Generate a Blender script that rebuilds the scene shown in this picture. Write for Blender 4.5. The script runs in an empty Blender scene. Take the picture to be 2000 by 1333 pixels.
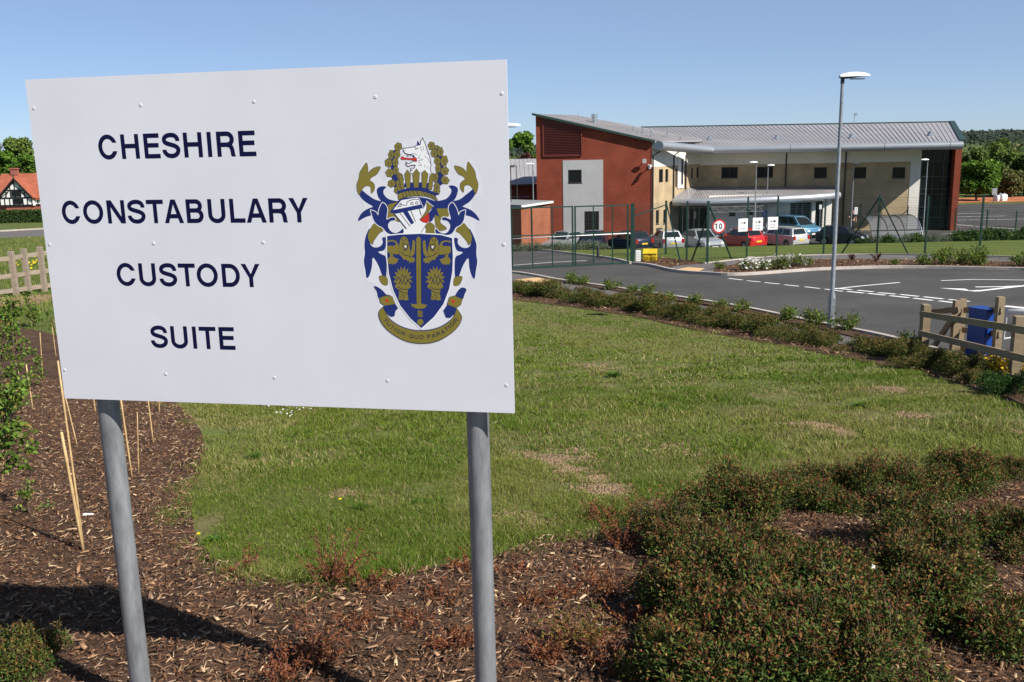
import bpy, bmesh, math, random
import numpy as np
from mathutils import Vector, Matrix
from mathutils.geometry import delaunay_2d_cdt
random.seed(7); rng = np.random.default_rng(7)
S = bpy.context.scene; COL = S.collection
R = math.radians

# ---------------------------------------------------------------- camera
F = 1810.0; CH = 7.8                       # focal length in photo pixels, height of the lens above the car park
_up = Vector((-200, 8706, 1810)).normalized()
_fw = Vector((0, 0, -1)); _yc = (_fw - _up * _fw.dot(_up)).normalized(); _xc = _yc.cross(_up)
RM = Matrix((_xc, _yc, _up))                # camera axes -> world axes
cd = bpy.data.cameras.new('camera'); cam = bpy.data.objects.new('camera', cd); COL.objects.link(cam)
cam.matrix_world = Matrix.Translation((0, 0, CH)) @ RM.to_4x4()
cd.sensor_width = 36; cd.lens = 36 * F / 2000; cd.clip_start = .05; cd.clip_end = 6000
S.camera = cam

# ---------------------------------------------------------------- sky and sun
SUN_AZ, SUN_EL = 38, 41.5                     # degrees from +X towards the viewer, elevation
sv = Vector((math.cos(R(SUN_AZ)) * math.cos(R(SUN_EL)), -math.sin(R(SUN_AZ)) * math.cos(R(SUN_EL)), math.sin(R(SUN_EL))))
W = bpy.data.worlds.new('World'); S.world = W; W.use_nodes = True
wn = W.node_tree.nodes; sky = wn.new('ShaderNodeTexSky'); sky.sky_type = 'NISHITA'; sky.sun_disc = False
sky.sun_elevation = R(SUN_EL); sky.sun_rotation = math.atan2(sv.x, sv.y)
sky.air_density = 0.6; sky.dust_density = 0.2; sky.ozone_density = 5.0; sky.altitude = 50
_mx = wn.new('ShaderNodeMix'); _mx.data_type = 'RGBA'; _mx.inputs[0].default_value = .5; _mx.inputs[7].default_value = (2.7, 3.2, 4.15, 1)   # clear sky mixed half with an added even blue
# the added blue thins towards the zenith, as a clear sky does
_tc = wn.new('ShaderNodeTexCoord'); _sx = wn.new('ShaderNodeSeparateXYZ'); _mr = wn.new('ShaderNodeMapRange'); _mr.inputs[1].default_value = .18; _mr.inputs[2].default_value = .8; _mr.inputs[3].default_value = 1; _mr.inputs[4].default_value = .22
_vm = wn.new('ShaderNodeVectorMath'); _vm.operation = 'SCALE'; _vm.inputs[0].default_value = (2.6, 3.3, 4.6); _L = W.node_tree.links.new
_L(_tc.outputs['Generated'], _sx.inputs[0]); _L(_sx.outputs[2], _mr.inputs[0]); _L(_mr.outputs[0], _vm.inputs['Scale']); _L(_vm.outputs[0], _mx.inputs[7])
W.node_tree.links.new(sky.outputs[0], _mx.inputs[6]); W.node_tree.links.new(_mx.outputs[2], wn['Background'].inputs[0]); wn['Background'].inputs[1].default_value = 0.091
ld = bpy.data.lights.new('sun', 'SUN'); ld.energy = 5.0; ld.angle = R(.5); ld.color = (1, .95, .87)
lo = bpy.data.objects.new('sun', ld); COL.objects.link(lo); lo.rotation_euler = sv.to_track_quat('Z', 'Y').to_euler()
S.view_settings.view_transform = 'Standard'; S.view_settings.look = 'None'
S.view_settings.exposure = 0.6; S.view_settings.gamma = 1
S.cycles.max_bounces = 6; S.cycles.transparent_max_bounces = 12; S.cycles.caustics_reflective = False; S.cycles.caustics_refractive = False

# ---------------------------------------------------------------- pixel rays and the lie of the land
def ray(px, py):
    d = RM @ Vector((px - 1000, 666.5 - py, -F)); return d
def at(px, py, Y):                          # point of that sight line at distance Y
    d = ray(px, py); t = Y / d.y; return Vector((d.x * t, Y, CH + d.z * t))
def project(p):
    c = RM.transposed() @ (Vector(p) - Vector((0, 0, CH))); return (1000 + F * c.x / -c.z, 666.5 - F * c.y / -c.z)
_PR = [(-60,1.6),(-10,1.8),(0,1.93),(3,2.05),(5,2.31),(10,2.98),(16,3.75),(22,4.45),(30,4.86),(37,5.15),(41,5.32),(48,5.82),(55,6.35),(62,6.84),(64.6,7.06),(66,7.72),(67.5,7.8),(140,7.8),(600,7.8),(1200,7.8),(6000,7.8)]
_PL = [(-60,1.6),(-10,1.8),(0,1.93),(3,2.05),(5,2.3),(10,2.8),(25,3.7),(40,4.3),(62,5.0),(100,7.1),(135,9.0),(160,9.6),(300,9.8),(1200,9.8),(6000,9.8)]
_T = np.arange(-60, 400, .25)
def _tab(P, k):
    a = np.array(P); t = np.interp(_T, a[:, 0], a[:, 1]); w = np.hanning(k); w /= w.sum()
    return np.convolve(np.pad(t, k // 2, mode='edge'), w, 'valid')[:len(_T)]
_TR = _tab(_PR, 9); _TL = _tab(_PL, 41)
_TRs = _tab(_PR, 31); _m = np.clip((_T - 58) / 3, 0, 1); _TR = _TRs * (1 - _m) + _TR * _m
def vnoise(x, y, s, seed=0):                # smooth value noise, 0..1
    x = np.asarray(x, float) / s; y = np.asarray(y, float) / s
    xi = np.floor(x); yi = np.floor(y); fx = x - xi; fy = y - yi; fx = fx * fx * (3 - 2 * fx); fy = fy * fy * (3 - 2 * fy)
    def h(a, b):
        v = np.sin(a * 127.1 + b * 311.7 + seed * 74.7) * 43758.5453; return v - np.floor(v)
    return (h(xi, yi) * (1 - fx) + h(xi + 1, yi) * fx) * (1 - fy) + (h(xi, yi + 1) * (1 - fx) + h(xi + 1, yi + 1) * fx) * fy
def G(x, y):                                # ground height, world z
    x = np.asarray(x, float); y = np.asarray(y, float)
    t = np.clip((x + 11) / 10, 0, 1); t = t * t * (3 - 2 * t)
    d = np.interp(y, _T, _TR) * t + np.interp(y, _T, _TL) * (1 - t)
    n = (vnoise(x, y, .9, 1) - .5) * .05 + (vnoise(x, y, 2.6, 2) - .5) * .08
    k = np.clip((20 - y) / 10, 0, 1)
    return CH - d + n * k
def g(px, py):                              # where that sight line meets the ground
    d = ray(px, py); d = d / d.y if d.y else d
    lo_, Y = 1.0, 1.0
    prev = None
    while Y < 900:
        z = CH + d.z * Y; gz = float(G(d.x * Y, Y))
        if z <= gz: break
        lo_ = Y; Y *= 1.01
    hi = Y
    for _ in range(24):
        m = (lo_ + hi) / 2
        if CH + d.z * m <= float(G(d.x * m, m)): hi = m
        else: lo_ = m
    return Vector((d.x * hi, hi, float(G(d.x * hi, hi))))

# ---------------------------------------------------------------- mesh builder and scene tree
def wl(o):
    v = Vector((0, 0, 0))
    while o: v = v + o.location; o = o.parent
    return v
class MB:
    def __init__(s): s.v = []; s.f = []; s.m = []
    def add(s, vs, fs, m=0):
        b = len(s.v); s.v += [tuple(p) for p in vs]; s.f += [tuple(i + b for i in f) for f in fs]; s.m += [m] * len(fs); return s
    def poly(s, pts, m=0): return s.add(pts, [tuple(range(len(pts)))], m)
    def box(s, c, sz, rz=0, m=0, rot=None):
        M = rot if rot is not None else Matrix.Rotation(rz, 3, 'Z'); c = Vector(c); h = Vector(sz) / 2
        vs = [c + M @ Vector((x * h.x, y * h.y, z * h.z)) for x in (-1, 1) for y in (-1, 1) for z in (-1, 1)]
        return s.add(vs, [(0,1,3,2),(4,6,7,5),(0,4,5,1),(2,3,7,6),(0,2,6,4),(1,5,7,3)], m)
    def beam(s, a, b, w, h, m=0, up=(0, 0, 1)):   # box from a to b; w across, h along up
        a = Vector(a); b = Vector(b); d = b - a; L = d.length; x = d / L; y = Vector(up).cross(x)
        if y.length < 1e-4: y = Vector((0, 1, 0)).cross(x)
        y.normalize(); z = x.cross(y)
        M = Matrix((x, y, z)).transposed(); return s.box((a + b) / 2, (L, w, h), m=m, rot=M)
    def tube(s, path, r, n=8, m=0, cap=True):
        P = [Vector(p) for p in path]; rr = r if isinstance(r, (list, tuple)) else [r] * len(P); vs = []; fs = []
        t0 = (P[1] - P[0]).normalized(); u = t0.orthogonal().normalized()
        for i, p in enumerate(P):
            t = (P[min(i + 1, len(P) - 1)] - P[max(i - 1, 0)]).normalized(); u = (u - t * u.dot(t)).normalized(); w = t.cross(u)
            for k in range(n):
                a = 2 * math.pi * k / n; vs.append(p + (u * math.cos(a) + w * math.sin(a)) * rr[i])
        for i in range(len(P) - 1):
            for k in range(n): fs.append((i*n+k, i*n+(k+1)%n, (i+1)*n+(k+1)%n, (i+1)*n+k))
        if cap: fs += [tuple(range(n))[::-1], tuple((len(P)-1)*n+k for k in range(n))]
        return s.add(vs, fs, m)
    def prism(s, pts, vec, m=0):                  # polygon extruded by vec
        n = len(pts); P = [Vector(p) for p in pts]; vec = Vector(vec)
        return s.add(P + [p + vec for p in P], [tuple(range(n))[::-1], tuple(range(n, 2*n))] + [(i, (i+1)%n, n+(i+1)%n, n+i) for i in range(n)], m)
    def loft(s, rings, m=0, close=True, cap=True):
        n = len(rings[0]); vs = [p for r_ in rings for p in r_]; fs = []
        for i in range(len(rings) - 1):
            for k in range(n if close else n - 1): fs.append((i*n+k, i*n+(k+1)%n, (i+1)*n+(k+1)%n, (i+1)*n+k))
        if cap: fs += [tuple(range(n))[::-1], tuple((len(rings)-1)*n+k for k in range(n))]
        return s.add(vs, fs, m)
    def build(s, name, mats, parent=None, local=False, smooth=False, angle=None):
        me = bpy.data.meshes.new(name); off = (0, 0, 0) if (parent is None or local) else wl(parent)
        me.from_pydata([(p[0]-off[0], p[1]-off[1], p[2]-off[2]) for p in s.v], [], s.f)
        for mt in (mats if isinstance(mats, (list, tuple)) else [mats]): me.materials.append(mt)
        if any(s.m): me.polygons.foreach_set('material_index', s.m)
        if smooth: me.polygons.foreach_set('use_smooth', [True] * len(me.polygons))
        if smooth and angle: me.set_sharp_from_angle(angle=R(angle))
        me.validate(); me.update()
        o = bpy.data.objects.new(name, me); COL.objects.link(o)
        if parent: o.parent = parent
        return o
def tag(o, label=None, cat=None, group=None, kind=None):
    if label: o['label'] = label
    if cat: o['category'] = cat
    if group: o['group'] = group
    if kind: o['kind'] = kind
    return o
def thing(name, label, cat, loc=(0, 0, 0), rz=0, group=None):
    o = bpy.data.objects.new(name, None); COL.objects.link(o); o.empty_display_size = .2
    o.location = loc; o.rotation_euler = (0, 0, rz); return tag(o, label, cat, group)
def kids(o): return [c for c in bpy.data.objects if c.parent == o]
def copy_tree(o, parent=None):
    c = o.copy(); COL.objects.link(c); c.parent = parent
    for ch in kids(o): copy_tree(ch, c)
    return c
def struct(o, kind='structure'): o['kind'] = kind; return o

# ---------------------------------------------------------------- materials
def mat(name, col, rough=.8, metal=0, var=0, scale=3, col2=None, bump=0, bscale=40, detail=6, coord='Object', spec=None, stretch=None, trans=0):
    m = bpy.data.materials.new(name); m.use_nodes = True; nt = m.node_tree; N = nt.nodes; Lk = nt.links; b = N['Principled BSDF']
    b.inputs['Roughness'].default_value = rough; b.inputs['Metallic'].default_value = metal
    b.inputs['Base Color'].default_value = (*col, 1)
    if spec is not None: b.inputs['Specular IOR Level'].default_value = spec
    if var or col2 or bump:
        tc = N.new('ShaderNodeTexCoord'); mp = N.new('ShaderNodeMapping'); Lk.new(tc.outputs[coord], mp.inputs[0])
        if stretch: mp.inputs['Scale'].default_value = stretch
    if var or col2:
        nz = N.new('ShaderNodeTexNoise'); nz.inputs['Scale'].default_value = scale; nz.inputs['Detail'].default_value = detail; nz.inputs['Roughness'].default_value = .65
        Lk.new(mp.outputs[0], nz.inputs[0]); cr = N.new('ShaderNodeValToRGB'); Lk.new(nz.outputs[0], cr.inputs[0])
        c2 = col2 or tuple(c * (1 - var) for c in col); c1 = tuple(min(1, c * (1 + var)) for c in col)
        cr.color_ramp.elements[0].position = .32; cr.color_ramp.elements[1].position = .68
        cr.color_ramp.elements[0].color = (*c2, 1); cr.color_ramp.elements[1].color = (*c1, 1); Lk.new(cr.outputs[0], b.inputs['Base Color'])
    if bump:
        n2 = N.new('ShaderNodeTexNoise'); n2.inputs['Scale'].default_value = bscale; n2.inputs['Detail'].default_value = 4; Lk.new(mp.outputs[0], n2.inputs[0])
        bp = N.new('ShaderNodeBump'); bp.inputs['Strength'].default_value = 1; bp.inputs['Distance'].default_value = bump; Lk.new(n2.outputs[0], bp.inputs['Height']); Lk.new(bp.outputs[0], b.inputs['Normal'])
    return m
def leafmat(name, tint=(1, 1, 1), trans=.25, rough=.55):        # colour comes from the mesh attribute 'tint' (each leaf's own pigment)
    m = bpy.data.materials.new(name); m.use_nodes = True; nt = m.node_tree; N = nt.nodes; Lk = nt.links; b = N['Principled BSDF']
    a = N.new('ShaderNodeAttribute'); a.attribute_name = 'tint'; b.inputs['Roughness'].default_value = rough; b.inputs['Specular IOR Level'].default_value = .16
    Lk.new(a.outputs['Color'], b.inputs['Base Color'])
    if trans:
        t = N.new('ShaderNodeBsdfTranslucent'); mx = N.new('ShaderNodeMixShader'); mx.inputs[0].default_value = trans
        Lk.new(a.outputs['Color'], t.inputs[0]); Lk.new(b.outputs[0], mx.inputs[1]); Lk.new(t.outputs[0], mx.inputs[2]); Lk.new(mx.outputs[0], N['Material Output'].inputs[0])
    return m
def npmesh(name, V, faces_n, mt, tint=None, parent=None, smooth=False):   # V (n,3); faces are consecutive runs of faces_n verts, or an index array
    me = bpy.data.meshes.new(name); V = np.ascontiguousarray(V, dtype=np.float32)
    idx = faces_n if isinstance(faces_n, np.ndarray) else np.arange(len(V)).reshape(-1, faces_n)
    me.vertices.add(len(V)); me.vertices.foreach_set('co', V.ravel()); k = idx.shape[1]
    me.loops.add(idx.size); me.loops.foreach_set('vertex_index', idx.ravel().astype(np.int32))
    me.polygons.add(len(idx)); me.polygons.foreach_set('loop_start', np.arange(0, idx.size, k, dtype=np.int32)); me.polygons.foreach_set('loop_total', np.full(len(idx), k, dtype=np.int32))
    for q in (mt if isinstance(mt, (list, tuple)) else [mt]): me.materials.append(q)
    me.update(calc_edges=True)
    if tint is not None:
        at_ = me.attributes.new('tint', 'FLOAT_COLOR', 'POINT'); c = np.ones((len(V), 4), np.float32); c[:, :3] = tint; at_.data.foreach_set('color', c.ravel())
    if smooth: me.polygons.foreach_set('use_smooth', np.ones(len(idx), bool))
    o = bpy.data.objects.new(name, me); COL.objects.link(o)
    if parent: o.parent = parent
    return o
# ================================================================ GROUND
def ground_mat(name, cols, scale, scale2, rough=.95, bump=.02, bscale=60):
    m = bpy.data.materials.new(name); m.use_nodes = True; nt = m.node_tree; N = nt.nodes; Lk = nt.links; b = N['Principled BSDF']; b.inputs['Roughness'].default_value = rough
    b.inputs['Specular IOR Level'].default_value = .2
    tc = N.new('ShaderNodeTexCoord'); out = None
    n1 = N.new('ShaderNodeTexNoise'); n1.inputs['Scale'].default_value = scale; n1.inputs['Detail'].default_value = 8; n1.inputs['Roughness'].default_value = .7
    n2 = N.new('ShaderNodeTexNoise'); n2.inputs['Scale'].default_value = scale2; n2.inputs['Detail'].default_value = 6; n2.inputs['Roughness'].default_value = .75
    for n in (n1, n2): Lk.new(tc.outputs['Object'], n.inputs[0])
    c1 = N.new('ShaderNodeValToRGB'); c1.color_ramp.elements[0].position = .36; c1.color_ramp.elements[1].position = .64
    c1.color_ramp.elements[0].color = (*cols[0], 1); c1.color_ramp.elements[1].color = (*cols[1], 1)
    c2 = N.new('ShaderNodeValToRGB'); c2.color_ramp.elements[0].position = .3; c2.color_ramp.elements[1].position = .7
    c2.color_ramp.elements[0].color = (.55, .55, .55, 1); c2.color_ramp.elements[1].color = (1.35, 1.35, 1.3, 1)
    Lk.new(n1.outputs[0], c1.inputs[0]); Lk.new(n2.outputs[0], c2.inputs[0])
    mx = N.new('ShaderNodeMix'); mx.data_type = 'RGBA'; mx.blend_type = 'MULTIPLY'; mx.inputs[0].default_value = 1
    Lk.new(c1.outputs[0], mx.inputs[6]); Lk.new(c2.outputs[0], mx.inputs[7]); Lk.new(mx.outputs[2], b.inputs['Base Color'])
    n3 = N.new('ShaderNodeTexNoise'); n3.inputs['Scale'].default_value = bscale; n3.inputs['Detail'].default_value = 5; Lk.new(tc.outputs['Object'], n3.inputs[0])
    bp = N.new('ShaderNodeBump'); bp.inputs['Distance'].default_value = bump; bp.inputs['Strength'].default_value = 1; Lk.new(n3.outputs[0], bp.inputs['Height']); Lk.new(bp.outputs[0], b.inputs['Normal'])
    return m
m_ground = ground_mat('meadow', ((.075, .098, .022), (.12, .148, .035)), .35, 9, bump=.03, bscale=14)
m_thatch = ground_mat('thatch', ((.17, .135, .065), (.12, .155, .035)), 1.1, 22, bump=.012, bscale=90)
m_lawn = ground_mat('mown_grass', ((.080, .108, .020), (.11, .140, .026)), .25, 5, bump=.02, bscale=20)
m_asph = ground_mat('asphalt', ((.060, .058, .057), (.088, .084, .082)), .35, 70, rough=.85, bump=.003, bscale=300)
m_path = ground_mat('tarmac_path', ((.12, .112, .11), (.155, .143, .14)), .6, 50, rough=.9, bump=.003, bscale=200)
m_mulch = ground_mat('bark_mulch_base', ((.045, .025, .016), (.115, .064, .040)), 4, 60, bump=.02, bscale=60)  # colour darkened to put shade into the gaps between chips
m_soil = ground_mat('bare_soil', ((.24, .15, .095), (.34, .225, .145)), 3, 30, bump=.015, bscale=50)
m_orange = ground_mat('red_earth', ((.38, .13, .06), (.50, .19, .09)), .4, 6)
m_kerb = mat('kerb_concrete', (.44, .39, .35), .9, var=.18, scale=2.5, bump=.002, bscale=90)
m_white = mat('road_paint', (.78, .78, .76), .7, var=.08, scale=4)
m_buff = mat('tactile_buff', (.60, .38, .18), .85, var=.12, scale=3)

def axis(segs):
    out = []
    for a, b, st in segs: out += list(np.arange(a, b, st))
    return np.array(out + [segs[-1][1]])
xs = axis([(-3000,-400,200),(-400,-80,20),(-80,-30,3),(-30,-8,.6),(-8,8,.2),(8,30,.6),(30,80,2),(80,400,20),(400,3000,200)])
ys = axis([(-60,-2,3),(-2,12,.2),(12,30,.5),(30,70,.75),(70,130,2.5),(130,400,15),(400,5000,200)])
XX, YY = np.meshgrid(xs, ys); ZZ = G(XX, YY); nx, ny = len(xs), len(ys)
i0 = (np.arange(ny - 1)[:, None] * nx + np.arange(nx - 1)[None, :]).ravel()
ground = npmesh('ground', np.stack([XX, YY, ZZ], -1).reshape(-1, 3), np.stack([i0, i0 + 1, i0 + nx + 1, i0 + nx], 1), m_ground, smooth=True); struct(ground)

def dens(P, st, closed=True):
    P = [Vector((p[0], p[1])) for p in P]; out = []
    for i in range(len(P) if closed else len(P) - 1):
        a = P[i]; b = P[(i + 1) % len(P)]; n = max(1, int((b - a).length / st))
        out += [a + (b - a) * k / n for k in range(n)]
    if not closed: out.append(P[-1])
    return out
def smooth_line(P, it=2, closed=False):
    P = [Vector((p[0], p[1])) for p in P]
    for _ in range(it):
        Q = [] if closed else [P[0]]
        for i in range(len(P) if closed else len(P) - 1):
            a, b = P[i], P[(i + 1) % len(P)]; Q += [a * .75 + b * .25, a * .25 + b * .75]
        if not closed: Q.append(P[-1])
        P = Q
    return P
def inside(px, py, poly):
    c = np.zeros(np.shape(px), bool); n = len(poly)
    for i in range(n):
        x1, y1 = poly[i][0], poly[i][1]; x2, y2 = poly[(i + 1) % n][0], poly[(i + 1) % n][1]
        if y1 == y2: continue
        c ^= ((y1 > py) != (y2 > py)) & (px < (x2 - x1) * (py - y1) / (y2 - y1) + x1)
    return c
def drape(name, P, off, st, mt, parent=None, kind='structure', smooth=False):
    B = dens(P, st); n = len(B); xs_ = [p.x for p in B]; ys_ = [p.y for p in B]
    gx, gy = np.meshgrid(np.arange(min(xs_), max(xs_), st), np.arange(min(ys_), max(ys_), st)); gx = gx.ravel() + .013; gy = gy.ravel() + .017
    k = inside(gx, gy, B); pts = B + [Vector((a, b)) for a, b in zip(gx[k], gy[k])]
    r = delaunay_2d_cdt(pts, [], [list(range(n))], 1, 1e-4)
    V = np.array([(p.x, p.y) for p in r[0]]); Z = G(V[:, 0], V[:, 1]) + off
    m = MB(); m.v = [tuple(t) for t in np.column_stack([V, Z])]; m.f = [tuple(f) for f in r[2]]; m.m = [0] * len(m.f)
    ec = {}
    for f in m.f:
        for i in range(len(f)): a, b = f[i], f[(i+1) % len(f)]; ec[(min(a,b), max(a,b))] = (a, b) if (min(a,b), max(a,b)) not in ec else None
    for e in ec.values():                              # close the rim down into the ground
        if e: a, b = e; p, q = m.v[a], m.v[b]; m.add([p, q, (q[0], q[1], q[2]-.2), (p[0], p[1], p[2]-.2)], [(1, 0, 3, 2)])
    o = m.build(name, mt, parent, smooth=True, angle=60)
    if kind: o['kind'] = kind
    return o
def gp(L): return [g(*p).xy for p in L]
def ribbon(mb, P, w, off, h=0, m=0, st=.5):            # strip (or raised kerb) of width w along ground line P
    Q = dens(P, st, False); rings = []
    for i, p in enumerate(Q):
        t = (Q[min(i + 1, len(Q) - 1)] - Q[max(i - 1, 0)]).normalized(); nrm = Vector((-t.y, t.x)) * w / 2
        a, b = p + nrm, p - nrm; z = float(G(p.x, p.y)) + off
        if h: rings.append([(a.x, a.y, z - .1), (a.x, a.y, z + h), (b.x, b.y, z + h), (b.x, b.y, z - .1)])
        else: rings.append([(a.x, a.y, float(G(a.x, a.y)) + off), (b.x, b.y, float(G(b.x, b.y)) + off)])
    if h: mb.loft(rings, m)
    else: mb.loft(rings, m, close=False, cap=False)

# far side line of the turning road (front of the planted bed)
far_kerb = smooth_line(gp([(1236,518),(1262,520),(1285,525),(1312,532),(1345,536),(1385,538),(1425,541),(1487,538),(1575,531),(1625,528.5),(1725,525.5),(1825,526),(1925,528.5),(2000,530),(2100,534),(2300,542)]))
near_edge = smooth_line(gp([(800,512),(1000,534),(1045,541),(1088,550),(1130,556),(1200,566),(1300,581),(1450,604),(1600,636),(1700,656),(1790,680),(1860,702),(1905,722)]))
road_poly = near_edge + gp([(1960,735),(2060,775),(2300,830),(2600,800),(2500,560)]) + far_kerb[::-1] + gp([(1228,514)])
drape('road', road_poly, .03, .8, m_asph)
# lane through the gate
drape('gate_lane', gp([(700,500),(800,514),(1000,534),(1020,538),(1236,518),(1226,515),(1195,508),(1120,499),(1000,488),(850,474),(700,470)]), .034, .8, m_asph)
mb = MB(); ribbon(mb, far_kerb, .14, .03, .11); ribbon(mb, near_edge[6:], .14, .03, .08)
lane_kerb = smooth_line(gp([(1232,517),(1222,514),(1195,507),(1120,498),(1000,487),(850,474),(700,466)])); ribbon(mb, lane_kerb, .14, .03, .10)
path_back = smooth_line(gp([(1375,517),(1400,514),(1440,509.5),(1500,504),(1560,501.5),(1625,500),(1700,499),(1850,501),(2000,505),(2300,518)])); ribbon(mb, path_back, .10, .0, .09)
struct(mb.build('kerb', m_kerb))
bed_back = gp([(1400,526),(1450,516.5),(1500,512.5),(1560,510),(1637,509),(1750,510),(1875,511),(2000,515),(2300,528)])
fk = [p for p in far_kerb if project((p.x, p.y, float(G(p.x, p.y))))[0] > 1384]
drape('mulch_bed', fk + bed_back[::-1], .06, .5, m_mulch)
drape('footpath', gp([(1296,529),(1325,521),(1352,519)]) + path_back + bed_back[::-1] + gp([(1384,535),(1345,535),(1312,531)]), .045, .6, m_path)
drape('tactile_paving', gp([(1314,530),(1345,524.5),(1376,527),(1362,533.5),(1338,534)]), .055, .5, m_buff)
drape('mulch_bed', gp([(1240,516),(1246,510),(1290,505),(1340,511),(1375,516),(1352,518),(1322,520),(1296,528),(1262,519)]), .06, .4, m_mulch)
# footpath on our side
near_path = gp([(880,520),(1000,536),(1045,543),(1088,552),(1150,562),(1290,588),(1400,604),(1600,648),(1662,662),(1692,668),(1702,684),(1640,676),(1560,660),(1420,630),(1300,606),(1180,592),(1080,578),(1000,565),(880,548)])
drape('footpath', near_path, .04, .6, m_path)
drape('tactile_paving', gp([(1005,549),(1050,544.5),(1086,551.5),(1075,555),(1030,553)]), .05, .5, m_buff)
# planted strip between the near footpath and the road, and the one under the shrub hedge
drape('mulch_bed', gp([(1090,552),(1130,557),(1200,567),(1300,582),(1450,605),(1600,637),(1700,657),(1790,681),(1860,704),(1905,724),(1840,722),(1740,688),(1662,662),(1600,646),(1400,602),(1290,586),(1180,568)]), .065, .4, m_mulch)
drape('mulch_bed', gp([(940,562),(1000,566),(1080,579),(1180,593),(1300,607),(1420,631),(1560,661),(1640,674),(1700,684),(1790,704),(1905,731),(1990,765),(2100,800),(2100,850),(2000,800),(1930,775),(1800,735),(1700,712),(1560,684),(1400,655),(1250,622),(1100,600),(940,580)]), .032, .3, m_mulch)
# markings
mb = MB()
def line(P, w, off=.036): ribbon(mb, gp(P), w, off, 0, 0, .6)
def dash(x0, y0, x1, y1, w=.12): line([(x0, y0), (x1, y1)], w)
for a in [(1423,546,1450,549),(1459,550.5,1485,553),(1493,554,1522,557),(1532,558.5,1560,561.5),(1572,562.5,1601,566),(1611,567,1646,571.5)]: dash(*a)
for a in [(1632,565.3,1664,568.5),(1675,569.5,1706,572.5),(1715,574,1749,577),(1758,577.6,1794,581.5),(1804,582.3,1842,586.5),(1853,587.5,1893,591.5)]: dash(*a, .17)
for a in [(1655,571.5,1687,575),(1695,575.5,1729,579),(1738,580,1775,584),(1784,585,1822,589.5),(1834,590.3,1868,594.5)]: dash(*a, .17)
line([(1627,567),(1680,561),(1757,554)], .13); line([(1838,550.5),(1900,548),(2010,549.5),(2100,553)], .12)
line([(1960,600.5),(2030,607)], .3); line([(1985,603),(2100,618)], .15)
mb.add([(*p, float(G(*p)) + .0365) for p in gp([(1834,565),(1885,566.5),(1893,570),(1935,568),(1905,572)])], [(0,1,2,4),(2,3,4)])
line([(1905,571.3),(2000,560.5),(2080,553)], .22); line([(1905,563),(1960,562.3),(2010,560)], .2)
line([(850,540),(1000,520),(1080,514),(1146,510.5)], .16)
struct(mb.build('road_marking', m_white))
# car park and service road: one flat asphalt apron
cp = [(-30,67.6),(4,67.6),(10,67.2),(26,67.4),(36,68.5),(46,67.6),(70,66),(95,66),(95,108),(50,112),(36,112),(-30,112)]
drape('car_park', cp, .03, 2.5, m_asph)
mb = MB()
def wl2(pts, w): ribbon(mb, [Vector(p) for p in pts], w, .036, 0, 0, 2)
wl2([at(1798,446,1).xy*0+Vector((36,77.2)), (44.5,77.6), (41.5,84),(40,87)], .18)
for y0 in (90, 94, 98): wl2([(42, y0), (50, y0 - .4)], .14)
for k in range(6): wl2([(13.5 + k*1.6, 73.6), (14.6 + k*1.6, 75.4)], .1)
for k in range(8):
    a = math.pi * .75 + k * .16; wl2([(44.5 + 4*math.cos(a), 70 + 3.2*math.sin(a)), (44.5 + 4*math.cos(a+.09), 70 + 3.2*math.sin(a+.09))], .2)
struct(mb.build('road_marking', m_white))
drape('earth_strip', [(43,115),(100,113),(130,117),(130,124),(43,123.5)], .05, 4, m_orange)
drape('verge', [(52,84),(60,80),(80,76),(95,80),(95,104),(70,97),(56,91)], .06, 3, m_lawn)
# compound lawn, thatch under the near grass, worn patches, left lane
drape('lawn', [v for v in path_back] + [Vector((60,40)), Vector((60,63.6)), Vector((36,64.6)), Vector((20,64.6)), Vector((0,64.4)), Vector((-14,64.2))] + gp([(850,470),(1000,486),(1120,497),(1195,506),(1222,513),(1240,509),(1290,504.5),(1340,510.5)]), .03, .9, m_lawn)
lawn_near = gp([(60,640),(300,720),(345,790),(400,850),(400,900),(380,960),(372,1010),(390,1080),(450,1112),(520,1138),(580,1150),(650,1152),(760,1130),(900,1108),(985,1090),(1060,1052),(1180,1045),(1260,1040),(1400,1000),(1600,960),(1800,950),(1900,915),(2010,930),(2300,1000),(2500,900),(2100,838),(2000,798),(1930,773),(1800,733),(1700,711),(1560,683),(1400,654),(1250,621),(1100,599),(940,578),(800,560),(500,560),(200,590)])
drape('lawn_soil', smooth_line(lawn_near, 1, True), .02, .16, m_thatch)
mulch_near = gp([(-80,640),(60,640),(300,720),(345,790),(400,850),(400,900),(380,960),(372,1010),(390,1080),(450,1112),(520,1138),(580,1150),(650,1152),(760,1130),(900,1108),(985,1090),(1060,1052),(1180,1045),(1260,1040),(1400,1000),(1600,960),(1800,950),(1900,915),(2010,930),(2300,1000)]) + [Vector((6,3)), Vector((6,-1.5)), Vector((-6,-1.5)), Vector((-9,5))]
drape('mulch_bed', smooth_line(mulch_near, 2, True), .03, .12, m_mulch)
soil_spots = [(1085,898,62,17,1),(1165,952,55,20,1),(1130,925,40,12,1),(1612,838,28,6,1),(1655,852,34,7,1),(1748,765,20,5,1),(1560,835,26,6,.25),(1985,850,34,8,.5),(1340,885,50,16,.15),(668,968,26,8,.3),(1300,1000,60,14,.5),(1500,940,90,12,.25),(1780,815,24,6,.2),(1160,720,40,8,.1),(1020,1020,50,14,.3)]
drape('soil_path', gp([(-60,590),(0,600),(60,598),(95,588),(105,578),(60,578),(20,585),(-60,575)]), .03, .3, m_soil)
drape('left_lane', gp([(-300,452),(-100,455),(0,454),(90,449),(160,446),(160,458),(90,461),(0,465),(-100,469),(-300,472)]), .03, 1.5, m_path)
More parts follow.
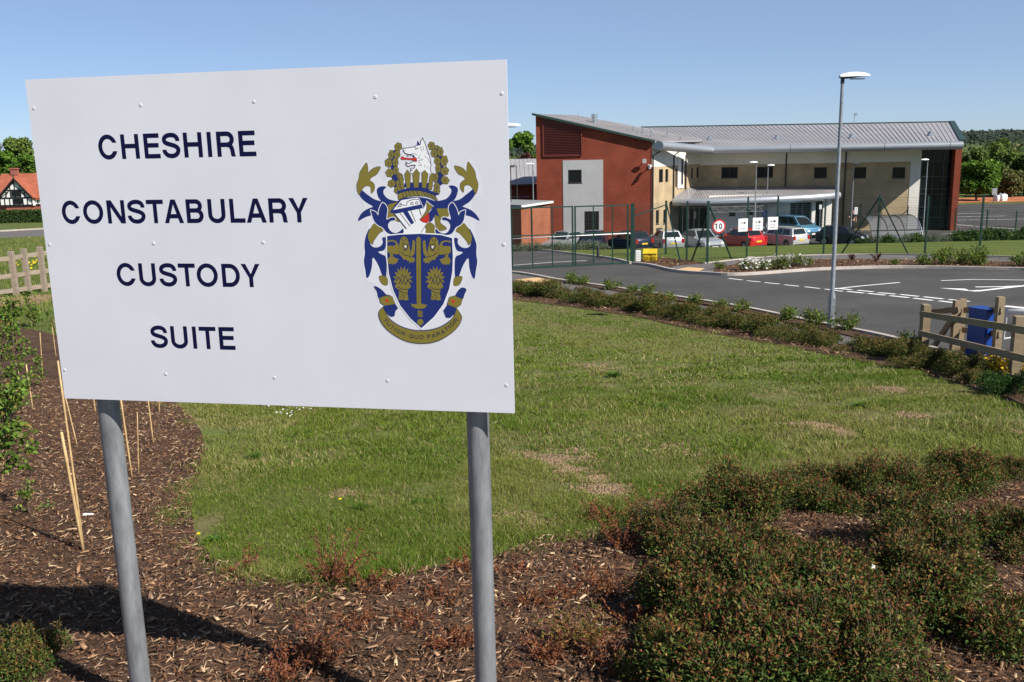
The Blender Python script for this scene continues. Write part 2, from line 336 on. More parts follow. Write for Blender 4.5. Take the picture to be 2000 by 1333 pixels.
mb = MB(); ribbon(mb, gp([(-300,451),(-100,454),(0,453),(90,448),(160,445)]), .14, .03, .1); struct(mb.build('kerb', m_kerb))
# ================================================================ THE SIGN
SA = Vector(at(1002, 809, 2.86).xy); _l = at(125, 777, 1).xy
# board direction 11.4 degrees off the picture plane, its left end farther away
_sd = Vector((-math.cos(R(11.4)), math.sin(R(11.4))))
SN = Vector((_sd.y, -_sd.x, 0)).normalized(); SN = SN if SN.y < 0 else -SN      # faces the viewer
SO = Vector((*SA, 0)); SU = Vector((-_sd.x, -_sd.y, 0)); SV = Vector((0, 0, 1))
def sp(px, py, lift=0):                     # that sight line on the face of the board -> (u, v)
    d = ray(px, py); t = (SO - Vector((0, 0, 0))).dot(SN) / d.dot(SN)
    p = d * t; return Vector(((p - SO).dot(SU), CH + p.z))
def sw(u, v, lift=0): return SO + SU * u + SV * v + SN * lift
c4 = [sp(125, 777), sp(1002, 809), sp(993, 117), sp(50, 155)]
u0 = (c4[0].x + c4[3].x) / 2; u1 = (c4[1].x + c4[2].x) / 2; v0 = (c4[0].y + c4[1].y) / 2; v1 = (c4[2].y + c4[3].y) / 2
print('SIGN', [tuple(round(k, 3) for k in c) for c in c4])
m_board = mat('white_board', (.685, .69, .755), .34, var=.035, scale=2.2, coord='Object')
m_navy = mat('navy_vinyl', (.005, .006, .042), .6, spec=.12)
m_blue = mat('crest_blue', (.014, .028, .16), .5, spec=.3)
m_gold = mat('crest_gold', (.215, .175, .03), .4)
m_dark = mat('crest_line', (.012, .012, .055), .4)
m_red = mat('crest_red', (.55, .03, .02), .4)
m_wht = mat('crest_white', (.84, .84, .865), .38)
m_galv = mat('galvanised_steel', (.27, .285, .305), .42, metal=.45, var=.3, scale=26, bump=.0006, bscale=60, stretch=(1, 1, .25))
m_rivet = mat('rivet_metal', (.66, .66, .69), .4, metal=.1)
m_alu = mat('board_edge', (.55, .56, .58), .5, metal=.4)
sign = thing('sign_board', 'large white sign board with navy lettering and blue and gold crest on grey posts', 'sign', tuple(sw((u0+u1)/2, float(G(*sw((u0+u1)/2, 0).xy)))))
mb = MB(); T = .004
A = [sw(u0, v0), sw(u1, v0), sw(u1, v1), sw(u0, v1)]; mb.prism(A, -SN * T); mb.build('panel', m_board, sign)
mb = MB()
for vv in (v0 + .16, (v0+v1)/2, v1 - .12): mb.beam(sw(u0 + .02, vv, -T - .012), sw(u1 - .02, vv, -T - .012), .022, .05)
mb.build('rail', m_alu, sign)
for (xa, ya, xb, yb, r_) in ((213, 800, 265, 1333, .0375), (933, 815, 949, 1333, .0378)):
    q = sp(xa, ya); q2 = sp(xb, yb); uu = q.x * 1.0
    # axis sits behind the board
    off = -T - .026 - r_
    d = ray(xa, ya); t = (SO + SN * off).dot(SN) / d.dot(SN); p = d * t; uu = (p - SO).dot(SU)
    P = sw(uu, 0, off); gz = float(G(P.x, P.y)); mb = MB()
    mb.tube([(P.x, P.y, gz - .1), (P.x, P.y, v1 - .1)], r_, 40)
    po = mb.build('post', m_galv, sign, smooth=True, angle=50)
    mb = MB(); mb.tube([(P.x, P.y, v1 - .1), (P.x, P.y, v1 - .092)], r_ + .001, 24); mb.build('cap', m_alu, po)
for k, (x_, y_) in enumerate([(66,212),(275,206),(496,199),(733,190),(980,183),(97,478),(300,476),(514,474),(984,478),(126,723),(324,731),(536,738),(757,744),(989,753)]):
    q = sp(x_, y_); mb = MB(); prof = [(.0055, 0), (.0052, .0007), (.0032, .0012), (.0022, .0008), (0.0001, .0007)]; rings = []
    for (rr, hh) in prof: rings.append([sw(q.x + rr*math.cos(a), q.y + rr*math.sin(a), hh + .0002) for a in [2*math.pi*i/14 for i in range(14)]])
    mb.loft(rings); mb.build('rivet', m_rivet, sign, smooth=True)

# ---- layered flat work: every shape sits a hair in front of the one before
class Flat:
    def __init__(s, base=.00025, step=.000004): s.mb = MB(); s.l = base; s.st = step
    def poly(s, uv, m):
        P = [Vector(p) for p in uv]; r = delaunay_2d_cdt(P, [], [list(range(len(P)))], 2, 1e-7)
        V = [sw(p.x, p.y, s.l) for p in r[0]]; fs = []
        for f in r[2]:
            f = list(f); a = sum(r[0][f[i]].x * r[0][f[(i+1) % len(f)]].y - r[0][f[(i+1) % len(f)]].x * r[0][f[i]].y for i in range(len(f)))
            fs.append(f if a > 0 else f[::-1])
        s.mb.add(V, fs, m); s.l += s.st
    def stroke(s, uv, w, m, closed=False):
        P = [Vector(p) for p in uv]; n = len(P); Lr = []; Rr = []
        for i, p in enumerate(P):
            a = P[i-1] if (closed or i) else p; b = P[(i+1) % n] if (closed or i < n-1) else p
            d1 = (p - a); d2 = (b - p)
            if d1.length < 1e-9: d1 = d2
            if d2.length < 1e-9: d2 = d1
            d1.normalize(); d2.normalize(); n1 = Vector((-d1.y, d1.x)); n2 = Vector((-d2.y, d2.x)); nn = n1 + n2
            if nn.length < .2: nn = n1
            nn.normalize(); k = min(2.2, 1 / max(.35, nn.dot(n1))) * w / 2; Lr.append(p + nn * k); Rr.append(p - nn * k)
        b = len(s.mb.v); V = [sw(*p, s.l) for p in Lr] + [sw(*p, s.l) for p in Rr]; fs = []
        for i in range(n if closed else n - 1): j = (i + 1) % n; fs.append((i, n + i, n + j, j))
        s.mb.add(V, fs, m); s.l += s.st
def cr(P, closed=True, k=5):                 # Catmull-Rom through the traced points
    n = len(P); out = []
    for i in range(n if closed else n - 1):
        p0 = P[(i-1) % n] if closed or i else P[i]; p1 = P[i]; p2 = P[(i+1) % n]; p3 = P[(i+2) % n] if closed or i < n-2 else P[i+1]
        for j in range(k):
            t = j / k; out.append(tuple(.5*((2*p1[c]) + (-p0[c]+p2[c])*t + (2*p0[c]-5*p1[c]+4*p2[c]-p3[c])*t*t + (-p0[c]+3*p1[c]-3*p2[c]+p3[c])*t**3) for c in (0, 1)))
    if not closed: out.append(P[-1])
    return out

# ---- lettering: plain grotesque capitals drawn with even strokes
def arc(cx, cy, rx, ry, a0, a1, n=22): return [(cx + rx*math.cos(R(a0+(a1-a0)*i/n)), cy + ry*math.sin(R(a0+(a1-a0)*i/n))) for i in range(n+1)]
def glyph(ch, w, h, t):
    s = t / 2; o = .012 * h
    if ch == 'C':
        ao = math.degrees(math.asin(.17*h/(h/2+o))); ai = math.degrees(math.asin(.17*h/(h/2+o-t)))
        return [(arc(w/2, h/2, w/2, h/2+o, ao, 360-ao, 34) + arc(w/2, h/2, w/2-t, h/2+o-t, 360-ai, ai, 30), 2)]
    if ch in 'OQ': return [(arc(w/2, h/2, w/2 - s, h/2 - s + o, 0, 348, 31), 1)] + ([([(w*.58, h*.28), (w*.98, -h*.02)], 0)] if ch == 'Q' else [])
    if ch == 'H': return [([(s,0),(s,h)],0),([(w-s,0),(w-s,h)],0),([(s,h*.52),(w-s,h*.52)],0)]
    if ch == 'E': return [([(s,0),(s,h)],0),([(s,h-s*.94),(w-.02*w,h-s*.94)],0),([(s,s*.94),(w,s*.94)],0),([(s,h*.525),(w*.93,h*.525)],0)]
    if ch == 'I': return [([(w/2,0),(w/2,h)],0)]
    if ch == 'L': return [([(s,0),(s,h)],0),([(s,s),(w,s)],0)]
    if ch == 'T': return [([(w/2,0),(w/2,h)],0),([(0,h-s),(w,h-s)],0)]
    if ch == 'N': return [([(s,0),(s,h)],0),([(w-s,0),(w-s,h)],0),([(0,h),(t*1.2,h),(w,0),(w-t*1.2,0)],2)]
    if ch == 'U': return [([(s,h)] + arc(w/2, h*.34, w/2-s, h*.34-s+o, 180, 360, 20) + [(w-s,h)],0)]
    if ch == 'Y': return [([(0,h),(t*1.14,h),(w/2,h*.56),(w-t*1.14,h),(w,h),(w/2+s,h*.40),(w/2+s,0),(w/2-s,0),(w/2-s,h*.40)],2)]
    if ch == 'A': return [([(0,0),(t*1.06,0),(w/2,h*.80),(w-t*1.06,0),(w,0),(w/2+t*.58,h),(w/2-t*.58,h)],2),([(w*.22,h*.295),(w*.78,h*.295)],0)]
    if ch == 'D': return [([(s,0),(s,h)],0),([(s,s),(w*.45,s)] + arc(w*.45, h/2, w*.55-s, h/2-s, -90, 90, 20) + [(s,h-s)],0)]
    if ch == 'B': return [([(s,0),(s,h)],0),([(s,h-s),(w*.55,h-s)] + arc(w*.58, (h-s+h*.53)/2, w*.37-s, (h-s-h*.53)/2, 90, -90, 12) + [(s,h*.53)],0),([(s,s),(w*.6,s)] + arc(w*.60, (s+h*.53)/2, w*.40-s, (h*.53-s)/2, -90, 90, 14) + [(w*.45,h*.53)],0)]
    if ch == 'R': return [([(s,0),(s,h)],0),([(s,h-s),(w*.55,h-s)] + arc(w*.58, (h-s+h*.475)/2, w*.39-s, (h-s-h*.475)/2, 90, -90, 14) + [(s,h*.475)],0),(cr([(w*.55,h*.47),(w*.74,h*.43),(w*.83,h*.30)],False,5)[:-1]+[(w*.85,h*.22),(w*.865,h*.08)],0),([(w*.865-s,h*.085),(w*.865+s,h*.085),(w*.90+s,0),(w*.90-s,0)],2)]
    if ch == 'P': return [([(s,0),(s,h)],0),([(s,h-s),(w*.55,h-s)] + arc(w*.60, h*.71, w*.40-s, h*.29-s, 90, -90, 14) + [(s,h*.42+s)],0)]
    if ch == 'S': 
        c = [(.915,.69),(.905,.77),(.84,.875),(.70,.945),(.5,.965),(.28,.93),(.13,.84),(.105,.73),(.17,.635),(.34,.575),(.55,.525),(.76,.465),(.90,.37),(.915,.25),(.82,.12),(.64,.045),(.46,.035),(.26,.075),(.13,.18),(.085,.25),(.075,.32)]
        return [(cr([(s*.9 + (w-1.8*s)*((x-.07)/.86), s + (h-2*s+2*o)*((y-.035)/.93) - o) for x, y in c], False, 3), 0)]
    return []
def letters(F_, items, X0, Y0, k, base, top, t_rel, m=0):   # items: (char, left, right) in the zoomed trace; base/top: y = a + b x
    fx = lambda x, y: sp(X0 + x/k, Y0 + y/k)
    for ch, a, b in items:
        p = fx(a, base[0] + base[1]*a); q = fx(b, base[0] + base[1]*b); r_ = fx(a, top[0] + top[1]*a)
        w = q.x - p.x; h = r_.y - p.y; t = h * t_rel; vb = (p.y + q.y) / 2
        for pts, cl in glyph(ch, w, h, t):
            P = [(p.x + x, vb + y) for x, y in pts]
            if cl == 2: F_.poly(P, m)
            else: F_.stroke(P, t, m, bool(cl))
for nm, items, args in [
  ('lettering', [('C',516,640),('H',664,780),('E',812,915),('S',930,1046),('H',1070,1190),('I',1223,1252),('R',1285,1402),('E',1428,1538)], (40,230,3.3333,(286,-.0233),(128.5,-.0286))),
  ('lettering', [('C',279,398),('O',417,547),('N',573,688),('S',705,819),('T',830,940),('A',942,1066),('B',1087,1197),('U',1228,1340),('L',1370,1467),('A',1475,1605),('R',1623,1741),('Y',1755,1880)], (40,230,3.3333,(694,-.0064),(546,-.0125))),
  ('lettering', [('C',152,338),('U',370,533),('S',567,737),('T',755,920),('O',932,1137),('D',1178,1352),('Y',1368,1552)], (200,500,5,(291,.0105),(70.5,.0062))),
  ('lettering', [('S',482,647),('U',680,843),('I',889,932),('T',958,1121),('E',1150,1303)], (200,500,5,(883,.0275),(672,.021)))]:
    f_ = Flat(.0002, .00001); letters(f_, items, *args, .184); f_.mb.build(nm, m_navy, sign)

# ---- the crest
B_, GO, DK, RD, WH = 0, 1, 2, 3, 4
def zA(x, y): return sp(640 + x/3.028, 250 + y/3.028)
def zB(x, y): return sp(740 + x/9.521, 260 + y/9.521)
def zC(x, y): return sp(690 + x/7.692, 380 + y/7.692)
def zD(x, y): return sp(700 + x/8.333, 530 + y/8.333)
toA = {zA: lambda p: p, zB: lambda p: ((740+p[0]/9.521-640)*3.028, (260+p[1]/9.521-250)*3.028), zC: lambda p: ((690+p[0]/7.692-640)*3.028, (380+p[1]/7.692-250)*3.028), zD: lambda p: ((700+p[0]/8.333-640)*3.028, (530+p[1]/8.333-250)*3.028)}
def mirA(p):
    x, y = p; return ((1061 if y < 430 else 1061 + min(38, (y-430)*.14)) - x, y + (3 if y > 600 else -5 if y < 420 else -1))
cf = Flat()
def shape(z, P, m, outline=None, ow=0, smooth=True, mirror=False, k=4):
    for mi in ((False, True) if mirror else (False,)):
        Q = [toA[z](p) for p in P]
        if mi: Q = [mirA(p) for p in Q]
        Q = cr(Q, True, k) if smooth else Q
        UV = [zA(*p) for p in Q]
        if outline is not None: cf.stroke(UV, ow, outline, True)
        cf.poly(UV, m)
def lineA(z, P, w, m, smooth=True, mirror=False, closed=False):
    for mi in ((False, True) if mirror else (False,)):
        Q = [toA[z](p) for p in P]
        if mi: Q = [mirA(p) for p in Q]
        if smooth: Q = cr(Q, closed, 4)
        cf.stroke([zA(*p) for p in Q], w, m, closed)
LW = .0022
# halo of the sticker
shape(zA, [(540,55),(610,75),(690,115),(725,230),(715,330),(760,325),(835,185),(880,230),(915,380),(850,440),(905,560),(870,570),(890,740),(885,895),(840,880),(805,940),(830,950),(790,1060),(800,1120),(740,1210),(640,1270),(540,1285),(420,1255),(330,1180),(295,1100),(300,1050),(270,935),(290,930),(222,895),(205,740),(235,560),(170,555),(215,470),(165,350),(185,260),(230,195),(330,320),(340,220),(370,100),(440,85)], 5, smooth=True)
# mantling, outer blue
shape(zA, [(248,596),(226,640),(217,690),(220,740),(214,790),(222,840),(230,889),(248,872),(262,820),(268,768),(300,815),(325,880),(346,882),(346,770),(318,748),(300,733),(338,720),(345,652),(322,652),(326,678),(312,700),(285,708),(262,700),(248,672)], B_, mirror=True, k=3)
shape(zC, [(330,440),(445,535),(395,580),(340,650),(302,710),(290,752),(250,720),(222,650),(232,570),(270,500)], GO, DK, LW, mirror=True)
shape(zA, [(305,878),(347,882),(354,925),(335,931),(314,915)], GO, DK, LW, mirror=True)
shape(zA, [(180,552),(190,520),(215,492),(250,474),(292,462),(315,480),(300,500),(258,518),(222,530)], B_, mirror=True)
shape(zA, [(184,385),(196,362),(210,374),(242,400),(280,424),(330,438),(365,455),(360,485),(310,490),(262,462),(225,440),(198,415)], B_, mirror=True)
shape(zA, [(290,372),(300,354),(322,346),(346,350),(330,372),(335,397),(360,421),(400,432),(430,436),(450,470),(400,480),(355,478),(322,440),(300,412)], B_, mirror=True)
shape(zA, [(230,207),(212,228),(190,264),(184,300),(173,330),(173,362),(186,396),(200,370),(216,350),(236,343),(254,352),(258,387),(275,368),(277,340),(265,322),(248,310),(262,292),(290,275),(312,232),(280,236),(255,250),(238,268),(238,240)], GO, DK, LW, mirror=True, k=3)
# gold left of helm and right of helm
shape(zC, [(525,160),(590,135),(670,120),(600,240),(640,330),(700,410),(640,400),(520,380),(515,250)], GO, DK, LW*.7)
shape(zC, [(1255,215),(1340,205),(1430,215),(1440,300),(1375,360),(1310,375),(1300,340),(1265,280)], GO, DK, LW)
shape(zC, [(1225,310),(1300,350),(1310,430),(1395,500),(1380,530),(1285,545),(1240,470)], GO, DK, LW)
# helm
shape(zC, [(620,290),(700,85),(975,45),(1050,180),(1110,140),(1060,300),(1000,380),(1100,430),(1080,590),(760,590),(740,510),(790,520)], WH, smooth=False)
shape(zC, [(980,36),(1110,60),(1260,110),(1300,100),(1440,120),(1440,180),(1425,212),(1250,212),(1292,335),(1228,310),(1195,385),(1148,430),(1135,280),(1190,205),(1105,95),(1078,170),(1048,225)], B_, smooth=False)
shape(zC, [(1108,120),(1188,190),(1150,235),(1112,300),(1055,350),(1000,382),(1060,300),(1100,230)], GO, DK, LW*.8)
shape(zC, [(1000,384),(1060,345),(1135,280),(1142,402),(1100,430),(1045,418)], RD, DK, LW*.8, smooth=False)
lineA(zC, [(1100,95),(1150,140),(1208,185)], .0018, WH, False)
shape(zC, [(1082,500),(1108,445),(1150,428),(1205,455),(1250,530),(1272,592),(1100,592),(1100,530)], GO, DK, LW)
lineA(zC, [(1020,585),(1050,520),(1100,450)], .0016, DK)
shape(zC, [(545,272),(610,185),(690,85),(720,55),(980,36),(1040,190),(1055,205),(640,292)], B_, smooth=False)
shape(zC, [(598,236),(722,88),(972,47),(1012,152)], WH, smooth=False)
lineA(zC, [(1000,75),(920,75),(850,95),(810,120),(800,160),(760,165),(720,150)], .0021, DK)
lineA(zC, [(725,125),(665,190),(730,175)], .0025, DK, False); lineA(zC, [(690,150),(725,160)], .002, DK, False)
for cx, cy in ((881,140),(955,129)): lineA(zC, [(cx+19*math.cos(i*.63), cy+19*math.sin(i*.63)) for i in range(10)], .0021, DK, False, closed=True)
lineA(zC, [(985,50),(1045,180),(1052,205)], .0018, WH, False)
lineA(zC, [(615,292),(800,520)], .0040, DK, False); lineA(zC, [(700,280),(855,482)], .0022, DK, False)
shape(zC, [(745,268),(818,252),(915,428),(872,455)], B_, smooth=False)
lineA(zC, [(862,240),(936,412)], .0023, DK, False); lineA(zC, [(990,212),(1022,318)], .0028, DK, False)
# inner trefoils with white edges
shape(zC, [(437,128),(405,180),(383,250),(374,318),(352,280),(318,255),(264,240),(278,300),(300,370),(330,425),(380,470),(440,500),(500,570),(580,603),(745,592),(747,512),(705,550),(640,580),(575,560),(530,500),(528,445),(565,402),(618,392),(636,368),(608,346),(560,352),(502,378),(506,300),(514,230),(496,170),(462,135)], B_, WH, .0042, mirror=True, k=3)
# wreath, crown pales, torse
def blob(z, cx, cy, rx, ry, rot, n=6, amp=.09):
    P = []
    for i in range(28):
        a = 2*math.pi*i/28; q = 1.06 + amp*math.sin(a*n + cx); x = rx*q*math.cos(a); y = ry*q*math.sin(a); P.append((cx + x*math.cos(rot) - y*math.sin(rot), cy + x*math.sin(rot) + y*math.cos(rot)))
    UV = [zA(*toA[z](p)) for p in P]; cf.stroke(UV, LW*1.1, DK, True); cf.poly(UV, GO)
    lineA(z, [(cx - rx*.1, cy - ry*.6), (cx + rx*.08, cy + ry*.75)], .0013, DK, False); lineA(z, [(cx - rx*.5, cy - ry*.1), (cx, cy + ry*.25), (cx + rx*.5, cy - ry*.2)], .0009, DK, False)
shape(zB, [(270,330),(330,350),(355,700),(370,1000),(330,1050),(270,980),(230,760),(220,600),(240,420)], B_)
shape(zB, [(1060,300),(1120,330),(1200,600),(1200,880),(1150,980),(1080,900),(1090,600)], B_)
for b in [(360,260,62,72,.35),(228,405,45,80,.1),(340,400,52,70,.1),(180,560,58,75,-.2),(308,545,50,72,0),(205,745,70,72,-.5),(318,700,45,72,0),(240,940,68,62,-.5),(400,830,48,85,-.35),(375,950,48,75,-.1),(350,1065,60,62,.2)]: blob(zB, *b)
for b in [(985,245,60,72,-.4),(1085,300,50,60,0),(1030,380,55,68,-.2),(1145,350,48,80,0),(1090,520,52,70,0),(1215,520,62,90,.15),(1105,660,45,72,0),(1225,710,66,72,.5),(1230,880,72,62,.5),(1060,830,42,80,.2),(1080,1000,50,70,-.1),(1070,1090,62,50,-.2)]: blob(zB, *b)
shape(zB, [(470,1010),(480,930),(700,915),(900,930),(1010,930),(990,1060),(700,1030)], B_, smooth=False)
for P in [[(480,770),(530,690),(590,760),(580,1020),(520,1030)],[(628,760),(692,670),(757,750),(735,1015),(655,1015)],[(800,750),(870,685),(915,770),(880,1025),(805,1020)],[(950,800),(985,755),(1020,750),(985,1050),(915,1050)],[(370,795),(400,780),(435,800),(475,1040),(430,1060)]]: shape(zB, P, GO, DK, LW, smooth=False)
shape(zB, [(345,1092),(450,1050),(600,1022),(750,1022),(900,1048),(1040,1105),(1130,1135),(1100,1150),(1040,1168),(950,1130),(800,1087),(650,1077),(500,1092),(370,1135)], B_)
shape(zB, [(370,1135),(500,1092),(650,1077),(800,1087),(950,1130),(1040,1170),(1085,1258),(960,1203),(850,1174),(700,1168),(560,1182),(450,1204),(375,1240),(360,1190)], GO, DK, LW, k=3)
for x_, y_, dx, dy in [(430,1115,35,90),(550,1085,45,95),(690,1075,60,92),(810,1090,70,92),(950,1130,60,80),(1020,1165,40,65),(620,1078,50,95),(880,1108,60,85),(490,1098,40,90)]: lineA(zB, [(x_, y_), (x_+dx, y_+dy)], .0020, DK, False)
# beast head
shape(zB, [(980,740),(955,680),(972,590),(945,430),(900,320),(862,200),(815,95),(780,150),(772,215),(700,235),(640,262),(560,275),(448,290),(460,340),(490,380),(540,398),(610,400),(650,440),(705,520),(640,527),(590,560),(510,580),(508,600),(550,625),(600,600),(680,600),(655,660),(600,655),(590,700),(620,760),(700,660),(760,740),(860,690),(920,760)], WH, smooth=False)
lineA(zB, [(980,740),(955,680),(972,590),(945,430),(900,320),(862,200),(815,95),(780,150),(772,215),(700,235),(640,262),(560,275),(448,290),(460,340),(490,380),(540,398),(610,400)], .0023, DK, False)
shape(zB, [(610,400),(650,410),(680,460),(712,530),(640,530),(690,500),(640,450)], B_, smooth=False)
shape(zB, [(412,455),(440,440),(500,465),(620,470),(690,460),(705,520),(620,505),(500,495),(425,495)], RD, DK, LW*.5)
lineA(zB, [(705,530),(640,527),(590,560),(540,580),(510,545),(502,580),(515,610),(555,625),(600,600),(680,600),(655,658),(600,655),(592,685),(625,692),(585,712)], .0023, DK, False)
shape(zB, [(722,135),(750,190),(765,235),(710,228)], B_, smooth=False)
lineA(zB, [(665,265),(695,285),(740,295)], .002, DK, False); lineA(zB, [(672,292),(690,312),(705,295)], .0012, DK); lineA(zB, [(483,318),(490,335)], .0024, DK, False)
for P in [[(610,375),(660,385),(715,408)],[(775,250),(790,320),(808,345)],[(822,250),(838,325)],[(775,405),(728,470),(822,497),(735,525),(795,605),(730,603)],[(905,455),(930,520),(970,585)],[(890,365),(935,410)],[(860,420),(868,465)],[(862,590),(852,640)],[(910,625),(893,665)],[(520,405),(540,445),(555,405)],[(575,405),(590,430),(605,405)]]: lineA(zB, P, .0012, DK, False)
# shield
SH = [(352,640),(420,632),(548,627),(670,634),(736,652),(741,760),(738,850),(720,950),(685,1042),(630,1118),(555,1185),(490,1128),(430,1052),(388,960),(362,860),(352,760)]
def scaleP(P, c, k): return [(c[0]+(x-c[0])*k, c[1]+(y-c[1])*k) for x, y in P]
def shieldpts(P):
    a = cr(P, True, 4); return a
Q = [zA(*p) for p in SH]; cf.stroke(Q, .0072, WH, True); cf.poly(Q, B_)
LION = [(700,700),(722,652),(765,630),(812,655),(832,715),(850,790),(858,870),(880,822),(888,740),(892,690),(906,684),(930,700),(930,800),(922,890),(880,940),(930,962),(922,990),(935,1005),(905,1008),(900,1035),(870,1012),(850,1038),(835,1000),(815,1005),(800,975),(760,985),(740,950),(690,900),(640,900),(600,902),(598,935),(640,958),(690,972),(668,990),(665,1020),(645,1025),(635,1055),(610,1035),(590,1060),(565,1038),(540,1052),(525,1010),(515,1000),(525,960),(560,930),(545,885),(512,860),(512,775),(560,770),(620,772),(645,745),(615,712),(560,708),(512,722),(512,692),(590,684),(650,700),(672,745),(690,775)]
for mi in (0, 1):
    fx = (lambda p: p) if not mi else (lambda p: (1976 - p[0] + (p[1]-700)*.02, p[1] + 6))
    cf.poly([zC(*fx(p)) for p in LION], GO)
    MN_ = [(768 + (78 if k % 2 else 62)*math.cos(k*math.pi/13)*.95, 742 + (112 if k % 2 else 96)*math.sin(k*math.pi/13)) for k in range(26)]
    cf.poly([zC(*fx(p)) for p in MN_], GO); cf.stroke([zC(*fx(p)) for p in MN_[20:] + MN_[:9]], .0011, DK)
    for P, w in [([(730,682),(745,690)],.0036),([(776,684),(790,692)],.0036),([(718,668),(748,672)],.0012),([(775,672),(803,670)],.0012),([(758,700),(755,735),(765,738)],.0012),([(738,757),(765,738),(800,755),(818,745)],.0020),([(738,768),(755,800),(788,838),(812,790),(818,760)],.0022),([(757,765),(790,812),(808,768)],.0013),([(700,780),(690,840),(700,900)],.0009),([(720,870),(780,915),(845,930),(885,945)],.0021),([(858,870),(845,925)],.0012),([(560,885),(640,905),(690,900)],.0015)]:
        cf.stroke([zC(*fx(p)) for p in P], w, DK)
    cf.poly([zC(*fx(p)) for p in [(765,775),(790,812),(805,775),(785,768)]], WH)
    cx = 445 if not mi else 637; ring = []
    for i in range(23):
        a = R(-35 + 250*i/22); r_ = 1.04 if i % 2 == 0 else .70; ring.append((cx + 57*r_*math.cos(a), 895 - 76*r_*math.sin(a)))
    ring += [(cx-24, 958), (cx-22, 985), (cx-27, 1015), (cx-12,1019), (cx, 1014), (cx+14, 1021), (cx+34, 1018), (cx+28, 985), (cx+30, 955)]
    cf.poly([zA(*p) for p in ring], GO)
    for P, w in [([(-38,905),(-26,880),(-14,905),(-2,865),(8,895),(18,870),(27,905),(40,890)],.0023),([(-24,925),(-12,900),(-6,925),(6,900),(14,928),(32,905),(44,915)],.0023),([(-30,940),(-5,955),(30,955)],.0023),([(-25,955),(-5,975),(30,978)],.0020),([(-22,1010),(0,985),(8,1012),(14,985)],.0013),([(-50,870),(-34,885)],.0012),([(52,870),(36,885)],.0012),([(-10,832),(-6,856)],.0012),([(16,834),(10,856)],.0012),([(-34,846),(-24,866)],.0012),([(38,848),(28,868)],.0012)]:
        cf.stroke([zA(cx + x, y) for x, y in P], w, DK)
cf.poly([zA(*p) for p in [(524,656),(538,640),(551,656),(553,1036),(527,1036)]], GO); 
for P, w in [([(540,815),(540,1034)],.0012),([(523,660),(526,1036)],.0011),([(553,660),(555,1036)],.0011)]: cf.stroke([zA(*p) for p in P], w, DK)
cf.poly([zD(*p) for p in [(850,520),(880,538),(940,535),(995,512),(1050,535),(1100,548),(1122,540),(1095,590),(1045,610),(985,615),(920,600),(870,570)]], GO)
cf.poly([zD(*p) for p in [(968,640),(1045,642),(1045,745),(968,742)]], GO)
for yy in (662, 692, 722): cf.stroke([zD(972, yy+12), zD(1042, yy-18)], .0018, DK)
cf.poly([zD(1010+50*math.cos(i*.42), 828+52*math.sin(i*.42)) for i in range(15)], GO)
# ribbon ends and motto
shape(zD, [(262,246),(330,270),(400,322),(452,380),(520,395),(440,420),(350,438),(322,400),(308,330)], B_, DK, LW*.6)
shape(zD, [(345,440),(400,415),(450,398),(550,412),(600,535),(430,560),(362,510)], GO, DK, LW, smooth=False)
shape(zD, [(1570,440),(1615,335),(1665,280),(1710,270),(1757,300),(1725,380),(1700,450),(1650,450)], B_, DK, LW*.6)
shape(zD, [(1485,425),(1570,400),(1650,440),(1695,450),(1665,545),(1590,597),(1450,540)], GO, DK, LW, smooth=False)
for cx, cy in ((465,478),(1545,490)): shape(zD, [(cx-36,cy),(cx,cy-32),(cx+36,cy),(cx,cy+32)], RD, smooth=False)
RO = [(400,590),(350,640),(338,700),(360,790),(430,900),(550,1010),(700,1100),(850,1152),(1020,1172),(1200,1157),(1350,1105),(1500,1012),(1610,910),(1672,800),(1672,720),(1600,615)]
RI = [(1578,680),(1540,760),(1450,840),(1330,912),(1180,955),(1020,970),(860,955),(700,905),(570,830),(480,740),(430,650)]
P = cr(RO, False, 4) + cr(RI, False, 4); UV = [zD(*p) for p in P]; cf.stroke(UV, .0036, DK, True); cf.poly(UV, GO)
cf.stroke([zD(*p) for p in cr([(1500,800),(1450,838),(1330,908),(1180,951),(1020,966),(860,951),(700,901),(570,826),(500,762)], False, 4)], .0030, B_)
shape(zD, [(405,572),(610,540),(648,605),(605,650),(590,730),(540,740),(500,720),(440,655)], B_, smooth=False)
shape(zD, [(1450,545),(1590,602),(1580,680),(1500,758),(1430,752),(1385,640)], B_, smooth=False)
MP = cr([(400,745),(455,835),(560,935),(700,1015),(860,1068),(1020,1085),(1180,1070),(1330,1022),(1450,950),(1550,860),(1640,755)], False, 12)
MU = [zD(*p) for p in MP]; seg = [0]
for i in range(1, len(MU)): seg.append(seg[-1] + (MU[i]-MU[i-1]).length)
txt = 'TUTIOR-QUO-PARATIOR'; wd = {'I': .45, '-': .55, 'Q': 1.1, 'O': 1.05, 'U': .98, 'R': 1.0, 'A': 1.0, 'P': .85, 'T': .9}
H = .0128; tot = sum(wd[c] for c in txt); s_ = .006; unit = (seg[-1] - .012) / tot
